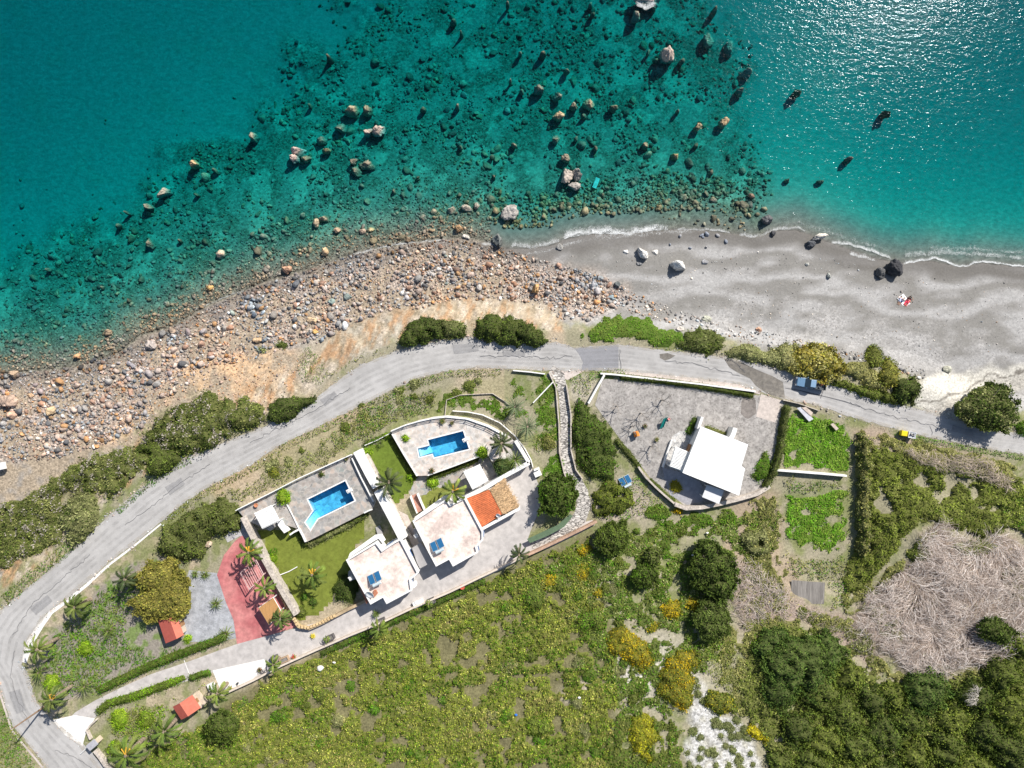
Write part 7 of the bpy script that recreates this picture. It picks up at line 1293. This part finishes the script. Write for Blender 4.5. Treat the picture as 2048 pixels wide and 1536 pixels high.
# ------------------------------------------------------------------ people on the beach
skinm = mat('skin', (.50,.30,.21), .05, 5, .6, 0)
def skinned(name, pts, edges, rad, m, parent, sub=1):
    me = bpy.data.meshes.new(name); me.from_pydata(pts, edges, []); me.materials.append(m); o = bpy.data.objects.new(name, me); C.objects.link(o); o.parent = parent
    o.modifiers.new('s', 'SKIN'); s = o.modifiers.new('d', 'SUBSURF'); s.levels = sub; s.render_levels = sub
    for i, r in enumerate(rad): me.skin_vertices[0].data[i].radius = (r, r) if not isinstance(r, tuple) else r
    me.skin_vertices[0].data[0].use_root = True; return o
def person(cx, cy, ang, z, label, shirt, pants, hair, sitting=False, k=.97):
    X, Y = map(float, W(cx, cy, z)); e = empty('person', (X,Y,z), label, 'person'); e.rotation_euler = (0,0,ang)
    up = (0,0,1) if sitting else (1,0,0)
    def P(a, s, h):   # a along the spine from the pelvis, s sideways, h off the ground
        return ((a*.25*k, s*k, (.12+a*.95)*k) if sitting else (a*k, s*k, (.12+h)*k))
    if sitting: pts = [P(0,0,0), P(.22,0,0), P(.42,0,0), P(.52,0,0), P(.58,0,0), P(.72,0,0)]
    else: pts = [(0,0,.13), (.22*k,0,.12), (.42*k,0,.12), (.52*k,0,.12), (.58*k,0,.13), (.72*k,0,.13)]
    ed = [(i,i+1) for i in range(5)]; rad = [(.15,.11),(.13,.10),(.17,.10),(.06,.06),(.07,.07),(.085,.095)]
    for s in (-1,1):
        b = len(pts); sh = pts[2]
        if sitting: arm = [(sh[0],s*.19,sh[2]-.02),(sh[0]-.1,s*.27,sh[2]-.25),(sh[0]-.2,s*.24,.12),(sh[0]-.24,s*.24,.06)]; leg = [(-.02,s*.1,.12),(-.38,s*.13,.42),(-.74,s*.13,.08),(-.95,s*.13,.05)]
        else: arm = [(sh[0],s*.2,.12),(sh[0]-.18,s*.33,.08),(sh[0]+.0,s*.43,.06),(sh[0]+.07,s*.45,.05)]; leg = [(-.05,s*.1,.12),(-.43,s*.12,.11),(-.84,s*.13,.07),(-.97,s*.14,.07)]
        pts += arm; ed += [(2,b),(b,b+1),(b+1,b+2),(b+2,b+3)]; rad += [.055,.045,.03,(.04,.018)]
        h = arm[3]; d = Vector(arm[3])-Vector(arm[2]); d.normalize(); sd_ = d.cross(Vector((0,0,1))); sd_.normalize()
        for j, (off, ln) in enumerate(((-.032,.07),(-.011,.085),(.011,.09),(.032,.075))):
            q = Vector(h)+sd_*off+d*.05; c_ = len(pts); pts += [tuple(q), tuple(q+d*ln*.6+Vector((0,0,-.012)))]; ed += [(b+3,c_),(c_,c_+1)]; rad += [.009,.008]
        c_ = len(pts); q = Vector(h)-d*.01+sd_*.05*s; pts += [tuple(q)]; ed += [(b+3,c_)]; rad += [.01]
        b = len(pts); pts += leg; ed += [(0,b),(b,b+1),(b+1,b+2),(b+2,b+3)]; rad += [.09,.062,.042,(.045,.03)]
    skinned('body', pts, ed, rad, skinm, e)
    skinned('shirt', [pts[0],pts[1],pts[2],(pts[2][0]*1.0,-.21,pts[2][2]),(pts[2][0]*1.0,.21,pts[2][2])], [(0,1),(1,2),(2,3),(2,4)], [(.165,.125),(.15,.115),(.185,.12),.07,.07], shirt, e)
    L_ = [i for i in range(len(pts)) if False]
    l1 = [(-.02,-.1,.12),(-.38,-.13,.42)] if sitting else [(-.05,-.1,.12),(-.40,-.12,.11)]; l2 = [(p[0],-p[1],p[2]) for p in l1]
    skinned('trousers', [pts[0]]+l1+l2, [(0,1),(1,2),(0,3),(3,4)], [(.16,.13),.11,.08,.11,.08], pants, e)
    hd = pts[5]; hu = Vector(pts[5])-Vector(pts[4]); hu.normalize(); v, f = ICO[2]; hv = v*np.array([.115,.115,.12])+np.array(Vector(hd)+hu*.05+(Vector((.03,0,.02)) if sitting else Vector((.02,0,-.015)))); 
    o = fast('hair', hv, f, hair); o.parent = e
    face = MB(); fc = Vector(hd)+(Vector((-.1,0,.0)) if sitting else Vector((0,0,.1))); face.box(fc[:2], .03, .03, fc[2]-.03, fc[2]+.02); o = face.build('nose', skinm); o.parent = e
    for s in (-1,1): q = MB(); q.box((fc[0]+(0 if sitting else .035), fc[1]+s*.035), .018, .022, fc[2]+(.03 if sitting else -.02), fc[2]+(.045 if sitting else 0)); o = q.build('eye', mat('black_rubber', (.02,.02,.02))); o.parent = e
def cloth(cx, cy, w_, h_, rot, dz, col, label, nm):
    z = gz1(cx, cy)+dz; X, Y = map(float, W(cx, cy, z)); V = []; n = 8
    for j in range(n+1):
        for i in range(n+1):
            u, v = (i/n-.5)*w_, (j/n-.5)*h_; V.append((X+u*math.cos(rot)-v*math.sin(rot), Y+u*math.sin(rot)+v*math.cos(rot), z+.025*math.sin(i*2.1+j)*math.cos(j*1.7)))
    I = np.arange(len(V)).reshape(n+1,n+1); o = fast(nm, V, np.stack([I[:-1,:-1],I[:-1,1:],I[1:,1:],I[1:,:-1]],-1).reshape(-1,4), mat(nm+'_cloth', col, .06, 5, .9, .2), smooth=True); s = o.modifiers.new('t','SOLIDIFY'); s.thickness = .012; return tag(o, label, 'towel')
cloth(1807.5,602,1.5,2.3,-.95+1.57,.07,(.80,.80,.80),'white sheet spread on the sand under the sunbathers','beach_sheet'); cloth(1814.5,604,.7,1.6,-.6,.12,(.70,.05,.10),'red towel lying on the white sheet','beach_towel')
zb = gz1(1807,600)+.1; shb = mat('pale_blue_shirt', (.50,.56,.75), .05, 4); shn = mat('navy_shirt', (.03,.08,.18), .05, 4); shk = mat('black_shirt', (.03,.03,.035), .05, 4); shr = mat('crimson_shirt', (.60,.04,.09), .05, 4); hr = mat('dark_hair', (.025,.018,.015), .1, 20, .6, .1)
person(1799.5,600,1.15,zb,'person in pale blue lying at the western side of the white sheet',shb,shb,hr); person(1803.5,602,.85,zb,'person in navy lying in the middle of the white sheet',shn,shn,hr)
person(1818,595,2.6,zb,'person in black sitting at the seaward corner of the white sheet',shk,shk,hr,True); person(1815.5,604.5,.9,zb+.05,'person in crimson lying on the red towel',shr,shr,hr)

# ------------------------------------------------------------------ light, sky, camera
SUNAZ = (.61, .79); ZEN = math.radians(48)
sd = Vector((SUNAZ[0]*math.sin(ZEN), SUNAZ[1]*math.sin(ZEN), math.cos(ZEN))).normalized()
sun = bpy.data.lights.new('sun', 'SUN'); sun.energy = 4.6; sun.angle = math.radians(.53); sun.color = (1, .95, .875)
so = bpy.data.objects.new('sun', sun); so.rotation_euler = sd.to_track_quat('Z', 'Y').to_euler(); so.location = (0, 0, 60); C.objects.link(so)
w = bpy.data.worlds.new('World'); sc.world = w; w.use_nodes = True; nt = w.node_tree; nt.nodes.clear()
o = nt.nodes.new('ShaderNodeOutputWorld'); bg = nt.nodes.new('ShaderNodeBackground'); sk = nt.nodes.new('ShaderNodeTexSky'); sk.sky_type = 'NISHITA'; sk.sun_disc = False
sk.sun_elevation = math.pi/2-ZEN; sk.sun_rotation = math.atan2(sd.x, sd.y); bg.inputs[1].default_value = .072
nt.links.new(sk.outputs[0], bg.inputs[0]); nt.links.new(bg.outputs[0], o.inputs[0])
cam = bpy.data.cameras.new('camera'); co = bpy.data.objects.new('camera', cam); co.location = (0, 0, CAMZ); co.rotation_euler = (0, 0, 0); C.objects.link(co)
cam.sensor_width = 36; cam.lens = 36*F/2048; cam.clip_end = 3000; cam.clip_start = 1; sc.camera = co
sc.view_settings.view_transform = 'Standard'; sc.view_settings.look = 'None'; sc.view_settings.exposure = .56; sc.view_settings.gamma = 1
sc.cycles.max_bounces = 6; sc.cycles.transparent_max_bounces = 10; sc.cycles.sample_clamp_indirect = 6
